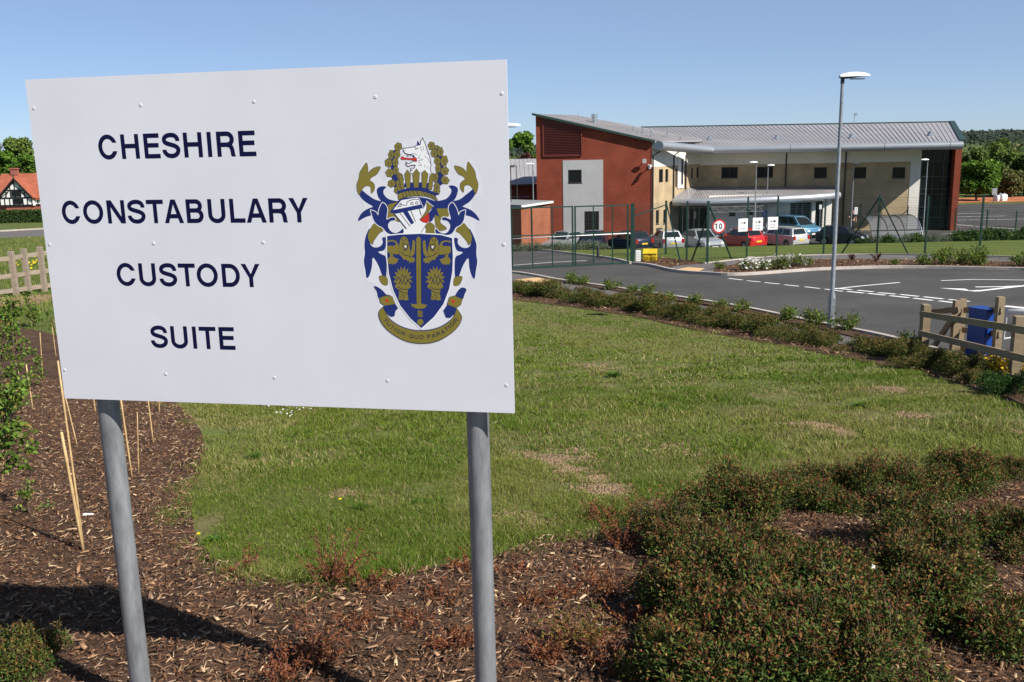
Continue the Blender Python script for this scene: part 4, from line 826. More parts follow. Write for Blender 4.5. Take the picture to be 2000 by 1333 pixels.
q_ = P1.lerp(P2, .32); dn = (P2-P1).normalized(); mb = MB(); mb.tube([(q_.x + dn.y*.06, q_.y - dn.x*.06, 0), (q_.x + dn.y*.06, q_.y - dn.x*.06, za)], .045, 8); mb.build('downpipe', m_pipe, an)

# --- half-timbered cottage far left
m_tile = mat('clay_tiles', (.30, .085, .045), .85, var=.2, scale=1.2, bump=.03, bscale=6)
m_timber = mat('black_timber', (.012, .012, .012), .7); m_plaster = mat('white_plaster', (.74, .74, .72), .85, var=.04, scale=1)
m_cbrick = brickmat('cottage_brick', (.34, .10, .07), (.27, .08, .06), (.3, .15, .12))
CY = 150.0; ct = thing('timbered_cottage', 'black and white timbered cottage with orange tiled roof behind the clipped hedge', 'cottage', (at(30, 400, CY).x, CY, float(G(at(30, 400, CY).x, CY))))
cz0 = float(G(at(30, 400, CY).x, CY)) - .2; fx = lambda px, py=390: at(px, py, CY)
xl, xr = at(6, 340, CY+4.3).x, fx(175).x; zr_ = fx(40, 340).z; ze_ = fx(40, 388).z; xa, xb, xg = fx(-1).x, fx(63, 387).x, fx(29, 352).x; zj = fx(30, 387).z; zjb = fx(30, 403).z; za_ = fx(29, 351).z
mb = MB(); mb.box(((xl+xr)/2, CY+4.3, (cz0+zjb)/2), (xr-xl-.3, 6.6, zjb-cz0)); mb.box(((xa+xb)/2 + .2, CY+.6, (cz0+zjb)/2), (xb-xa-1.2, 1, zjb-cz0)); mb.build('brick_wall', m_cbrick, ct)
mb = MB(); mb.box(((xl+xr)/2, CY+4.3, (zjb+ze_)/2), (xr-xl-.3, 6.7, ze_-zjb)); mb.prism([(xa+.1, CY, zjb), (xb-.1, CY, zjb), (xb-.1, CY, zj), (xg, CY, za_-.25), (xa+.1, CY, zj)], (0, 4, 0))
mb.prism([(xl+.2, CY+1, ze_), (xl+.2, CY+7.6, ze_), (xl+.2, CY+4.3, zr_-.1)], (.1, 0, 0)); mb.build('plaster_wall', m_plaster, ct)
mb = MB()
def tb(x0, z0, x1, z1, w=.16, y=None): mb.beam((x0, (CY if y is None else y) - .03, z0), (x1, (CY if y is None else y) - .03, z1), .08, w, up=(0, 1, 0) if False else (0, 0, 1)) if abs(x1-x0) > abs(z1-z0)*.05 else mb.box(((x0+x1)/2, (CY if y is None else y) - .03, (z0+z1)/2), (w, .08, abs(z1-z0)))
tb(xa, zjb+.1, xb, zjb+.1, .24); tb(xa, zj, xb, zj, .2); zm = (zj + za_)/2 - .2
for t in (0, .14, .30, .44, .58, .72, .86, 1): x = xa + .1 + (xb-xa-.2)*t; tb(x, zjb, x, zj, .13)
for t in (.22, .36, .5, .64, .78):
    x = xa + (xb-xa)*t; zz = zj + (za_-zj)*(1-abs(t-.47)*2.05) - .2; tb(x, zj, x, max(zj+.1, zz), .12)
tb(xa + .9, zm, xb - 1.0, zm, .14); tb(xa+.2, zj, xg-.9, zm+.1, .12); tb(xb-.2, zj, xg+.9, zm+.1, .12); tb(xa+.9, zj+.1, xa+1.7, zm-.1,.1); tb(xb-.9, zj+.1, xb-1.7, zm-.1,.1)
tb(xb, zjb+.1, xr, zjb+.1, .22, CY+.95); tb(xb, ze_-.1, xr, ze_-.1, .18, CY+.95)
for k in range(12): x = xb + .35 + k*.65; tb(x, zjb, x, ze_, .12, CY+.95)
mb.build('timber_frame', m_timber, ct)
mb = MB()
for x0_, x1_, z0_, z1_ in ((xg-.75, xg+.75, zj+.25, zm-.05), (xg-.7, xg+.8, zjb+.35, zj-.15)): mb.box(((x0_+x1_)/2, CY-.06, (z0_+z1_)/2), (x1_-x0_, .1, z1_-z0_))
wn_ = mb.build('window', m_glass, ct); mb = MB()
for i in range(5): mb.box((xg-.7+i*.35, CY-.13, (zj+.25+zm-.05)/2), (.05, .04, zm-.3-zj))
mb.build('frame', m_timber, wn_)
mb = MB(); mb.add([(xl-.3, CY+.6, ze_-.1), (xr, CY+.6, ze_-.1), (xr, CY+4.3, zr_), (xl-.3, CY+4.3, zr_), (xr, CY+8, ze_-.1), (xl-.3, CY+8, ze_-.1)], [(0,1,2,3), (3,2,4,5)])
mb.add([(p[0], p[1], p[2]-.18) for p in [(xl-.3, CY+.6, ze_-.1), (xr, CY+.6, ze_-.1), (xr, CY+4.3, zr_), (xl-.3, CY+4.3, zr_)]], [(0,3,2,1)])
for s_, x_e in ((-1, xa-.25), (1, xb+.25)):
    mb.prism([(xg, CY-.35, za_+.12), (x_e, CY-.35, zj-.12), (x_e, CY+3.6, zj-.12), (xg, CY+3.6, za_+.12)], (0, 0, .12))
rf = mb.build('roof', m_tile, ct)
mb = MB(); 
for x_e in (xa-.25, xb+.25): mb.beam((xg, CY-.4, za_+.1), (x_e, CY-.4, zj-.12), .06, .26)
mb.box((xg, CY-.42, za_+.35), (.12, .1, .7)); mb.build('bargeboard', m_timber, rf)
mb = MB(); cx_ = at(28, 332, CY+4.3).x; mb.box((cx_, CY+4.3, zr_+.35), (1.1, .7, 1.1)); mb.box((cx_, CY+4.3, zr_+.75), (1.35, .9, .14)); mb.build('chimney', m_cbrick, rf)
# ================================================================ STREET FURNITURE
m_fence = mat('fence_green', (.004, .033, .023), .5)
m_wood = mat('weathered_wood', (.25, .19, .115), .85, var=.22, scale=2.2, stretch=(1, 1, 6), bump=.003, bscale=30)
m_wood2 = mat('grey_wood', (.27, .215, .165), .85, var=.2, scale=3, stretch=(1, 1, 5), bump=.003, bscale=30)
m_black = mat('black_plastic', (.015, .015, .016), .5)
m_lampw = mat('lamp_white', (.75, .76, .76), .35)
m_lampd = mat('lamp_dark', (.03, .035, .035), .4)
m_lens = mat('lamp_lens', (.35, .36, .36), .15, spec=.7)
m_yel = mat('grit_yellow', (.62, .42, .02), .5, var=.08, scale=3)
m_bluep = mat('barrier_blue', (.004, .042, .24), .4)
m_signw = mat('sign_white', (.80, .80, .80), .4); m_signr = mat('sign_red', (.50, .035, .03), .4); m_signk = mat('sign_black', (.01, .01, .012), .5); m_signb = mat('sign_blue', (.01, .06, .30), .4); m_signg = mat('sign_grey_text', (.28, .28, .30), .5)

def lamp(px0, py0, py_top, Y=None, head='R', label='', kind='pale', group=None, rbase=.075, hl=.62, base_h=.95, rz_=0, x_top=None):
    b = g(px0, py0) if Y is None else Vector((at(px0, py0, Y).x, Y, float(G(at(px0, py0, Y).x, Y)))); Y = b.y
    ht = at(px0 if x_top is None else x_top, py_top, Y).z - b.z
    o = thing('street_lamp', label, 'street lamp', tuple(b), rz_, group)
    mb = MB(); mb.tube([(0,0,-.2), (0,0,base_h - .08), (0,0,base_h), (0,0,ht - .05)], [rbase*1.0, rbase*1.0, rbase*.66, rbase*.46], 20); mb.build('pole', m_galv if kind != 'dark' else m_lampd, o, local=True, smooth=True, angle=40)
    mb = MB(); mb.box((0, -rbase - .001, .55), (.09, .012, .42)); mb.build('hatch', m_galv, o, local=True)
    s = 1 if head == 'R' else -1
    # luminaire: a tapering shell with a flat glazed underside
    rings = []
    for t, w, h0, h1 in ((-.12,.07,-.02,.06),(0,.09,-.05,.10),(.22,.13,-.05,.13),(.5,.16,-.03,.13),(.8,.15,.0,.10),(.97,.09,.01,.05)):
        x = s * hl * t; rings.append([(x, w*math.cos(a), ((h1 if math.sin(a) > 0 else -h0) * math.sin(a))) for a in [2*math.pi*k/14 for k in range(14)]])
    tilt = lambda p: (p[0], p[1], p[2]*.8 + ht + abs(p[0])*.02)
    upper = [[tilt(q) for q in r_[:8]] for r_ in rings]; lower = [[tilt(q) for q in (r_[7:] + r_[:1])] for r_ in rings]
    mb = MB(); mb.loft(upper if s > 0 else upper[::-1], close=False, cap=False); mb.poly(upper[0]); mb.poly(upper[-1]); mb.build('lamp_head', m_lampw if kind != 'dark' else m_lampd, o, local=True, smooth=True, angle=60)
    mb = MB(); mb.loft(lower if s > 0 else lower[::-1], close=False, cap=False); mb.poly(lower[0]); mb.poly(lower[-1]); mb.build('lamp_base', m_lampd, o, local=True, smooth=True, angle=60)
    mb = MB(); mb.box((s*hl*.55, 0, ht - .045), (hl*.5, .14, .02)); mb.build('lens', m_lens if kind == 'pale' else m_lampd, o, local=True)
    mb = MB(); mb.tube([(0,0,ht-.14), (0,0,ht+.02)], rbase*.55, 12); mb.build('bracket', m_lampd, o, local=True, smooth=True, angle=40)
    return o
lamp(1622, 645, 151, x_top=1648, label='tall grey street lamp beside the shrub hedge at the near road edge', hl=.60, rbase=.078, base_h=.90)
lamp(977, 480, 247, 36, x_top=977, label='street lamp whose pale head just shows past the upper right of the sign board', hl=.9)
lg = 'lamps standing in and around the car park'
for a in [(1473,470,318,71.5,'L','slim car park lamp standing behind the dark estate car, left of the blue badge sign'),(1496,455,324,79,'R','slim car park lamp behind the blue badge sign, in front of the entrance wall'),(1662,440,320,80,'R','slim car park lamp before the buff wall, behind the police officer'),(1802,463,313,74,'L','slim car park lamp in the low shrubs before the dark tall windows'),(1043,470,321,75,'L','slim lamp before the left edge of the red brick block')]:
    lamp(a[0], a[1], a[2], a[3], head=a[4], label=a[5], group=lg, rbase=.075, hl=.55)
lamp(1000, 470, 326, 73.5, label='dark lamp nearest the sign edge, before the low orange annex', kind='dark', group=lg, rbase=.06, hl=.4)
lamp(1012, 470, 325, 77, head='L', label='dark lamp just right of its twin before the low metal roof', kind='dark', group=lg, rbase=.06, hl=.4)

# ---- green mesh security fence
def fence_run(o, P, hs, wire=True):
    for i in range(len(P) - 1):
        a, b = Vector(P[i]), Vector(P[i+1]); ha, hb = hs[i], hs[i+1]; mb = MB(); L = (b-a).length; n = 22
        for k in range(n+1):
            t = .03 + .94 * k/n; p = a + Vector((0,0,ha*t)); q = b + Vector((0,0,hb*t)); mb.beam(p, q, .0055, .0055 if k % 11 else .009)
        nv = int(L/.1)
        for k in range(1, nv):
            t = k/nv; p = a.lerp(b, t); h = ha + (hb-ha)*t; mb.beam(p + Vector((0,0,.06)), p + Vector((0,0,h*.97)), .002, .002)
        mb.build('mesh_panel', m_fence, o)
def post(o, b, h, w=.08, name='post'):
    mb = MB(); mb.box(Vector(b) + Vector((0,0,h/2-.1)), (w, w, h+.2)); po = mb.build(name, m_fence, o); mb = MB(); mb.box(Vector(b) + Vector((0,0,h+.012)), (w+.02, w+.02, .02)); mb.build('cap', m_fence, po)
def topz(px, py, Y): return at(px, py, Y).z
fl_ = [(1243,512,478),(1300,498,393),(1341,509,394),(1381,516.5,394),(1458,506,386),(1516,505,384),(1608,498,390),(1712,498,381),(1806,499,384),(1912,502,381),(2012,507,380),(2120,512,380)]
fo = thing('security_fence', 'tall green wire mesh fence with leaning braces along the far pavement', 'fence', tuple(g(1500, 505)))
PB = [g(x, yb) for x, yb, yt in fl_]; HS = []
for (x, yb, yt), p in zip(fl_, PB): HS.append(topz(x + (x-1200)*.012, yt, p.y) - p.z)
HS[0] = HS[1] * .94
for i, p in enumerate(PB):
    if i: post(fo, p, HS[i], .10 if i in (1, 3) else .075)
fence_run(fo, PB, HS)
for (i, x2, y2, th) in ((1,1329,512,.97),(3,1350,513,.80),(3,1430,509,.97),(7,1643,497,.97),(7,1774,498,.97)):
    e = g(x2, y2); a = PB[i] + Vector((0,0,HS[i]*th)); mb = MB(); mb.beam(a, e, .06, .06); mb.build('brace', m_fence, fo)
mb = MB(); mb.beam(g(1235, 516) + Vector((0,0,2.25)), PB[1] + Vector((0,0,HS[1]*.93)), .04, .05); mb.build('rail', m_fence, fo)
# gates
GZ = 2.45; gl0, gm, gr0 = g(1000, 527), g(1122, 522), g(1228, 516.5)
gpost = g(1235, 516); gt = thing('gate_post', 'thick green gate post at the right end of the double mesh gates', 'gate post', tuple(gpost))
hgp = topz(1231, 399, gpost.y) - gpost.z; mb = MB(); mb.box((0,0,hgp/2-.1), (.17,.17,hgp+.2)); mb.build('post', m_fence, gt, local=True)
mb = MB(); mb.box((0,0,hgp+.012), (.2,.2,.02)); mb.build('cap', m_fence, gt, local=True)
for zz in (.35, .62, .92):
    mb = MB(); mb.tube([(.08,0,hgp*zz), (.2,0,hgp*zz)], .025, 8); mb.build('hinge', m_fence, gt, local=True)
gl1 = g(900, 531)
def gate(A, B, ta, tb_, cols, label):
    o = thing('mesh_gate', label, 'gate', tuple(A), 0, 'double gates across the compound lane'); A = Vector(A) + Vector((0,0,.08)); B = Vector(B) + Vector((0,0,.08)); ha, hb = ta - A.z, tb_ - B.z
    mb = MB(); up_ = Vector((0,0,1)); mb.beam(A, B, .06, .06); mb.beam(A + up_*ha, B + up_*hb, .06, .06); mb.beam(A + up_*ha*.54, B + up_*hb*.54, .05, .05)
    for t in (0, 1): p = A.lerp(B, t); h = ha + (hb-ha)*t; mb.box(p + up_*h/2, (.075, .075, h + .06))
    mb.build('frame', m_fence, o)
    for t in cols: p = A.lerp(B, t); h = ha + (hb-ha)*t; mb = MB(); mb.box(p + up_*h/2, (.05, .05, h)); mb.build('upright', m_fence, o)
    mb = MB()
    for k in range(1, 22): t = k/22; mb.beam(A + up_*ha*t, B + up_*hb*t, .004, .004)
    nv = int((B-A).length/.1)
    for k in range(1, nv): t = k/nv; p = A.lerp(B, t); h = ha + (hb-ha)*t; mb.beam(p, p + up_*h, .002, .002)
    mb.build('mesh_panel', m_fence, o); return o
gx, gmx = g(1124, 522.3), g(1119, 522.6)
A2, B2 = gx, g(1226, 517); gate(A2, B2, topz(1120, 404, A2.y), topz(1225, 401, B2.y), (.34, .70), 'right leaf of the double green mesh gates beside the thick post')
A1 = g(1001, 528); gate(A1, gmx, topz(999, 407, A1.y), topz(1116, 404, gmx.y), (.33, .66), 'left leaf of the double green mesh gates nearest the sign board')
ba = at(1228, 456, 56); bz_ = float(G(ba.x + .3, 56)); o = thing('lane_barrier', 'long white barrier pole across the lane behind the green gates', 'barrier', (ba.x + .3, 56, bz_))
mb = MB(); mb.box((ba.x + .3, 56.1, bz_ + .5), (.3, .3, 1.0)); mb.build('housing', m_lampd, o); mb = MB(); mb.tube([at(990, 467.5, 56), ba + Vector((.2, 0, 0))], .032, 8); mb.build('arm', m_whitep, o, smooth=True)
# inner fence by the building
fi = thing('security_fence', 'inner green mesh fence running from the building past the bike shelter', 'fence', (30, 75, 0))
pts = [(1640,83.5),(1680,81),(1720,79),(1772,77),(1866,74),(1928,71),(1985,68.8),(2060,67.5)]
PI_ = [Vector((at(x, 430, Y).x, Y, float(G(at(x, 430, Y).x, Y)))) for x, Y in pts]; HI = [2.4]*len(pts)
for p in PI_: post(fi, p, 2.4, .075)
fence_run(fi, PI_, HI)
mb = MB(); mb.beam(PI_[3] + Vector((0,0,2.1)), PI_[3] + Vector((-2,.6,0)), .06, .06); mb.build('brace', m_fence, fi)

# ---- yellow grit bin, cabinet, bollard, blocks
gb = g(1270, 512); o = thing('grit_bin', 'yellow grit bin with sloping lid on the mulch beside the gate', 'grit bin', tuple(gb), R(-12)); W_ = .66; o.scale = (.78, .85, .9)
prof = [(-.30,0),(.27,0),(.36,.30),(.36,.48),(.12,.70),(-.33,.62),(-.36,.3)]
mb = MB()
mb.loft([[(x, -y*k, z*k2) for y, z in prof] for x, k, k2 in ((-.42,.93,.97),(-.36,1,1),(-.12,1,1),(-.10,.94,.985),(.10,.94,.985),(.12,1,1),(.36,1,1),(.42,.93,.97))]); mb.build('bin', m_yel, o, local=True)
mb = MB(); mb.prism([(-.44,-.37,.485),(-.44,-.13,.705),(-.44,.35,.635),(-.44,.35,.665),(-.44,-.12,.74),(-.44,-.40,.50)], (.88,0,0)); mb.build('lid', m_yel, o, local=True)
cb_ = g(1246, 513); o = thing('service_cabinet', 'small white louvred cabinet at the foot of the green gate post', 'cabinet', tuple(cb_), 0)
mb = MB(); mb.box((0,0,.28), (.24,.2,.62)); mb.build('body', m_lampw, o, local=True); mb = MB()
for k in range(6): mb.box((0,-.105,.08+k*.085), (.2,.012,.03))
mb.build('slat', mat('cabinet_slat', (.6,.6,.58), .5), o, local=True)
bo = g(1168, 505); o = thing('bollard', 'short black bollard on the grass behind the gates', 'bollard', tuple(bo)); mb = MB(); mb.tube([(0,0,-.1),(0,0,.66),(0,0,.70)], [.07,.075,.05], 12); mb.build('body', m_black, o, local=True, smooth=True, angle=40); mb = MB(); mb.tube([(0,0,.54),(0,0,.6)], .079, 12); mb.build('band', m_lampd, o, local=True)
bk_ = g(1466, 507); mb = MB(); mb.box((0,0,.06), (.36,.2,.14)); o = mb.build('marker_block', m_conc); o.location = bk_; tag(o, 'low pale concrete block at the foot of the fence below the first arrow sign', 'marker block')

# ---- signs hung on the fence
def fence_pt(px, py):                       # point on the fence run seen at that pixel
    for i in range(len(PB)-1):
        x0, x1 = fl_[i][0], fl_[i+1][0]
        if x0 <= px <= x1:
            pl = wplane(PB[i], PB[i+1]); u, z = pl(px, py, .07); return pl, u, z
    pl = wplane(PB[3], PB[4]); u, z = pl(px, py, .07); return pl, u, z
def minitext(mb, pl, u, z, txt, h, off, wr=.62, t=.16, m=0):
    w = h*wr; x = u - (len(txt)*w*1.22)/2
    for ch in txt:
        if ch in '0123456789': pts_ = digit(ch, w, h, h*t)
        elif ch == 'V': pts_ = [([(0,h),(w/2,0),(w,h)],0)]
        elif ch == ' ': pts_ = []
        elif ch == 'K': pts_ = [([(0,0),(0,h)],0),([(w,h),(0,h*.4)],0),([(w*.3,h*.6),(w,0)],0)]
        else: pts_ = glyph(ch, w, h, h*t)
        for P, cl in pts_:
            if cl == 2: mb.poly([pl.w(x+a, z+b, off) for a, b in P], m); off += .0004; continue
            for i in range(len(P) - (0 if cl == 1 else 1)):
                a = Vector(P[i]); b = Vector(P[(i+1) % len(P)]); d = b-a
                if d.length < 1e-5: continue
                d.normalize(); n_ = Vector((-d.y, d.x))*h*t/2; e = d*h*t*.18
                mb.poly([pl.w(x+(a-e-n_).x, z+(a-e-n_).y, off), pl.w(x+(b+e-n_).x, z+(b+e-n_).y, off), pl.w(x+(b+e+n_).x, z+(b+e+n_).y, off), pl.w(x+(a-e+n_).x, z+(a-e+n_).y, off)], m); off += .0002
        x += w*1.22
    return off
def digit(ch, w, h, t):
    s = t/2
    if ch == '1': return [([(w*.55,0),(w*.55,h)],0),([(w*.55,h-s),(w*.15,h*.78)],0)]
    if ch == '0': return [(arc(w/2, h/2, w/2-s, h/2-s, 0, 348, 24), 1)]
    return []
for k, (px, py, w, hh, lines, lab) in enumerate([(1451,440,20.5,25,['DELIVERIES'],'white arrow sign for deliveries, left of the three on the fence'),(1480,438,20.5,24.5,['VISITORS','CAR PARK'],'white arrow sign for the visitors car park, middle of three on the fence'),(1509.5,436.5,20.5,24.5,['VISITORS','ENTRANCE'],'white arrow sign for the visitors entrance, right of three on the fence')]):
    pl, u, z = fence_pt(px, py); q0 = pl.w(u, z, .05); pl = wplane(q0, q0 + Vector((1,.12 if k else .25,0))); u, z = pl(px, py, .06); sc_ = q0.y/F; W2, H2 = w*sc_, hh*sc_; o = thing('arrow_sign', lab, 'sign', tuple(pl.w(u, z, .07)), 0, 'white arrow signs on the fence')
    mb = MB(); mb.prism([pl.w(u-W2/2, z-H2/2, .06), pl.w(u+W2/2, z-H2/2, .06), pl.w(u+W2/2, z+H2/2, .06), pl.w(u-W2/2, z+H2/2, .06)], pl.n*.01); mb.build('panel', m_signw, o)
    mb = MB(); zz = z + H2*.16; mb.poly([pl.w(u-W2*.28, zz-.018, .073), pl.w(u+W2*.14, zz-.018, .073), pl.w(u+W2*.14, zz+.018, .073), pl.w(u-W2*.28, zz+.018, .073)]); mb.add([pl.w(u+W2*.10, zz+.075, .0735), pl.w(u+W2*.10, zz-.075, .0735), pl.w(u+W2*.32, zz, .0735)], [(1,2,0)]); mb.build('arrow', m_signk, o)
    mb = MB(); off = .073; lh = .055
    for i, t_ in enumerate(lines): minitext(mb, pl, u, z - H2*(.30 if len(lines) == 1 else .17 + .20*i), t_, lh, off, .52 if len(t_) < 9 else .45)
    mb.build('lettering', m_signg, o)
pl, u, z = fence_pt(1404, 442); pl = wplane(PB[3], PB[4]); u, z = pl(1404, 442.5, .07); q0 = pl.w(u, z, .07); pl = wplane(q0, q0 + Vector((1,.12,0))); u, z = pl(1404, 442.5, .06); sc_ = q0.y/F; rad = 13.6*sc_
o = thing('speed_limit_sign', 'round red-rimmed speed limit sign reading 10 on the green fence', 'sign', tuple(pl.w(u, z, .07)))
circ = lambda r_, off, n=40: [pl.w(u + r_*math.cos(2*math.pi*k/n), z + r_*math.sin(2*math.pi*k/n), off) for k in range(n)]
mb = MB(); mb.prism(circ(rad, .06), pl.n*.01); mb.build('rim', m_signr, o); mb = MB(); mb.poly(circ(rad*.77, .073)); mb.build('face', m_signw, o)
mb = MB(); minitext(mb, pl, u, z - rad*.40, '10', rad*.82, .075, .60, .17); mb.build('lettering', m_signk, o)
# blue badge sign on its lamp, small white signs
pw = wplane(at(1480, 417, 78.6), at(1510, 417, 78.6)); u, z = pw(1493, 417.5); sc_ = 78.6/F
o = thing('blue_badge_sign', 'blue disabled parking sign with white wheelchair symbol on a lamp pole', 'sign', tuple(pw.w(u, z))); mb = MB(); mb.prism([pw.w(u+a*sc_, z+b*sc_, 0) for a, b in ((-5,-6),(5,-6),(5,6),(-5,6))], pw.n*.012); mb.build('panel', m_signb, o)
mb = MB()
def st(P, w, off): 
    for i in range(len(P)-1):
        a = Vector(P[i]); b = Vector(P[i+1]); d = (b-a).normalized(); n_ = Vector((-d.y, d.x))*w/2; mb.poly([pw.w(u+(q.x)*sc_, z+(q.y)*sc_, off + i*.0004) for q in (a-n_, b-n_, b+n_, a+n_)])
st([(-.5,3.6),(-.5,-.2),(2,-.2),(3.2,-3)], .9, .014); st([(-.5,1.6),(1.5,1.6)], .7, .016); st([(-.5+2.5*math.cos(R(a)), -1.8+2.5*math.sin(R(a))) for a in range(110, 371, 26)], .8, .018)
mb.poly([pw.w(u+(-.5+.9*math.cos(a))*sc_, z+(4.3+.9*math.sin(a))*sc_, .014) for a in [k*.63 for k in range(10)]]); mb.build('symbol', m_signw, o)
for (px, py, w, h, Y, lab) in ((1602,404.5,4.6,8.4,76.5,'small white notice on a thin post by the entrance louvres'),(1671.5,412,6,13.5,79.5,'white notice hung on the inner fence beside the officer')):
    pw2 = wplane(at(px-10, py, Y), at(px+10, py, Y)); u2_, z2_ = pw2(px, py); s2 = Y/F; o = thing('notice', lab, 'notice', tuple(pw2.w(u2_, z2_))); mb = MB(); mb.prism([pw2.w(u2_+a*w*s2/2, z2_+b*h*s2/2, .06) for a, b in ((-1,-1),(1,-1),(1,1),(-1,1))], pw2.n*.012); mb.build('panel', m_signw, o)
    mb = MB()
    for k in (-1, 0, 1): mb.prism([pw2.w(u2_+a*w*s2*.2, z2_+(k*.26+b*.05)*h*s2, .073) for a, b in ((-1,-1),(1,-1),(1,1),(-1,1))], pw2.n*.001)
    mb.build('mark', m_signk, o)
    if px < 1650: mb = MB(); mb.tube([pw2.w(u2_, 0, .03), pw2.w(u2_, z2_, .03)], .03, 8); mb.build('post', m_galv, o)
p = Vector((at(1291, 455, 71.2).x, 71.2, 0)); o = thing('post_sign', 'back of a dark square sign on a grey post by the silver hatchback', 'sign', tuple(p)); mb = MB(); mb.tube([(0,0,0),(0,0,1.55)], .03, 8); mb.build('post', m_galv, o, local=True); mb = MB(); mb.box((-.12,-.04,1.3), (.5,.02,.55)); mb.build('panel', m_lampd, o, local=True)

m_poly2 = mat('clear_sheet', (.14,.17,.20), .2, spec=.6)
# ---- cycle hoops, shelter canopy, bike shelter
for k, px in enumerate((1386,1413,1427,1441,1456)):
    p = at(px, 447, 77.0); o = thing('cycle_hoop', ['leftmost','second','middle','fourth','rightmost'][k] + ' steel cycle hoop of the row before the white entrance wall', 'cycle hoop', (p.x, 77.0, 0.03), 0, 'row of cycle hoops by the entrance')
    if k == 0: mb = MB(); mb.tube([(-.16,0,0),(-.16,0,.66)] + [(-.16*math.cos(R(a)), 0, .66+.16*math.sin(R(a))) for a in range(20, 180, 20)] + [(.16,0,.66),(.16,0,0)], .028, 8); hm = mb.build('tube', m_steel, o, local=True, smooth=True)
    else: c = hm.copy(); COL.objects.link(c); c.parent = o
o = thing('cycle_canopy', 'flat clear-roofed cycle canopy on posts before the entrance wall', 'canopy', (at(1437, 450, 77.2).x, 77.2, 0)); A = at(1385, 410, 76.6); B = at(1491, 408, 76.6); zc = (A.z+B.z)/2
mb = MB(); mb.box(((A.x+B.x)/2, 77.4, zc+.36), (B.x-A.x, 1.9, .03), rot=Matrix.Rotation(R(-10), 3, 'X')); mb.build('roof', m_poly2, o); mb = MB()
for zz in (zc+.22, zc-.22): mb.beam((A.x, 76.6, zz), (B.x, 76.6, zz), .04, .04)
n = 10
for k in range(n): x0_ = A.x+(B.x-A.x)*k/n; x1_ = A.x+(B.x-A.x)*(k+1)/n; mb.beam((x0_, 76.6, zc+(.2 if k%2 else -.2)), (x1_, 76.6, zc+(-.2 if k%2 else .2)), .035, .035)
mb.build('truss', m_galv, o)
for x_ in (A.x+.1, B.x-.1):
    mb = MB(); mb.tube([(x_, 77.7, 0), (x_, 77.7, zc+.3)], .045, 8); mb.build('leg', m_lampd, o)
bs = Vector((at(1742, 468, 72.5).x, 72.5, 0)); o = thing('bike_shelter', 'low curved clear plastic bike shelter behind the lawn on the right', 'bike shelter', tuple(bs)); Ls = 1.95
def bow(x, r0=0): return [(x, 1.3 - 2.35*math.sin(R(a)) , 1.95*math.cos(R(a)) - .05 + r0) for a in range(-30, 91, 10)]
m_poly = mat('shelter_plastic', (.12,.13,.14), .2, spec=.5); m_poly.node_tree.nodes['Principled BSDF'].inputs['Alpha'].default_value = .78
mb = MB(); ra_ = bow(-Ls); rb_ = bow(Ls); mb.add(ra_ + rb_, [(i, i+1, len(ra_)+i+1, len(ra_)+i) for i in range(len(ra_)-1)]); mb.build('cover', m_poly, o, local=True, smooth=True)
for t in (-1, -.33, .33, 1):
    mb = MB(); mb.tube([(p[0], p[1], p[2]+.02) for p in bow(Ls*t)], .03, 6); mb.build('hoop', m_lampd if t < 1 else m_tube, o, local=True, smooth=True)
mb = MB(); mb.tube([(-Ls, -.75, .95),(Ls, -.75, .95)], .035, 6); mb.tube([(-Ls, 1.4, 1.95),(Ls, 1.4, 1.95)], .035, 6); mb.build('rail', m_lampd, o, local=True)

# ---- wooden fences
def wpost(o, b, h, w=.13, rz=0, name='post', m=None):
    mb = MB(); mb.box(Vector(b) + Vector((0,0,h/2-.15)), (w, w, h+.3), rz); return mb.build(name, m or m_wood, o)
wf = thing('wooden_fence', 'nearer three-rail wooden fence at the right edge, running towards the viewer', 'fence', tuple(g(1806, 690)))
A = g(1804, 690); B = g(1980, 748); hA = at(1816, 596, A.y).z - A.z; hB = at(1992, 618, B.y).z - B.z
dAB = (B-A).normalized(); rzz = math.atan2(dAB.y, dAB.x)
wpost(wf, A, hA, .125, rzz); wpost(wf, B, hB, .13, rzz); B3 = B + (B-A)*1.1; B3.z = float(G(B3.x, B3.y)); wpost(wf, B3, hB, .15, rzz)
nAB = Vector((dAB.y, -dAB.x, 0)); nAB = nAB if nAB.x < 0 else -nAB
for f_ in (.82, .42, .10):
    for P_, Q_, h0, h1 in ((A, B, hA, hB), (B, B3, hB, hB)):
        mb = MB(); mb.beam(P_ + Vector((0,0,h0*f_)) + nAB*.10, Q_ + Vector((0,0,h1*f_)) + nAB*.085, .035, .10); mb.build('rail', m_wood, wf)
wf2 = thing('wooden_fence', 'farther wooden rail fence beside the blue barrier cabinet, joining the corner post', 'fence', tuple(g(1866, 688)))
C1 = g(1862, 688); C2 = g(1880, 688); D = g(1944, 702); C2.y += .15
hC = at(1872, 587, C1.y).z - C1.z; hD = at(1958, 580, D.y).z - D.z; A_b = g(1815, 688) + Vector((0,.3,0)); hAb = at(1824, 594, A_b.y).z - A_b.z
for p, h in ((C1, hC), (C2, hC), (D, hD), (A_b, hAb)): wpost(wf2, p, h, .11)
for (P_, Q_, h0, h1, fs) in ((A_b, C1, hAb, hC, (.84,)), (C2, D, hC, hD, (.80, .42, .06))):
    for f_ in fs: mb = MB(); mb.beam(P_ + Vector((0,-.09,h0*f_)), Q_ + Vector((0,-.075,h1*f_)), .035, .10); mb.build('rail', m_wood, wf2)
mb = MB(); mb.beam(C1 + Vector((-.1,-.1,hC*.70)), g(1822, 682) + Vector((0,0,.02)), .05, .10); mb.build('brace', m_wood, wf2)
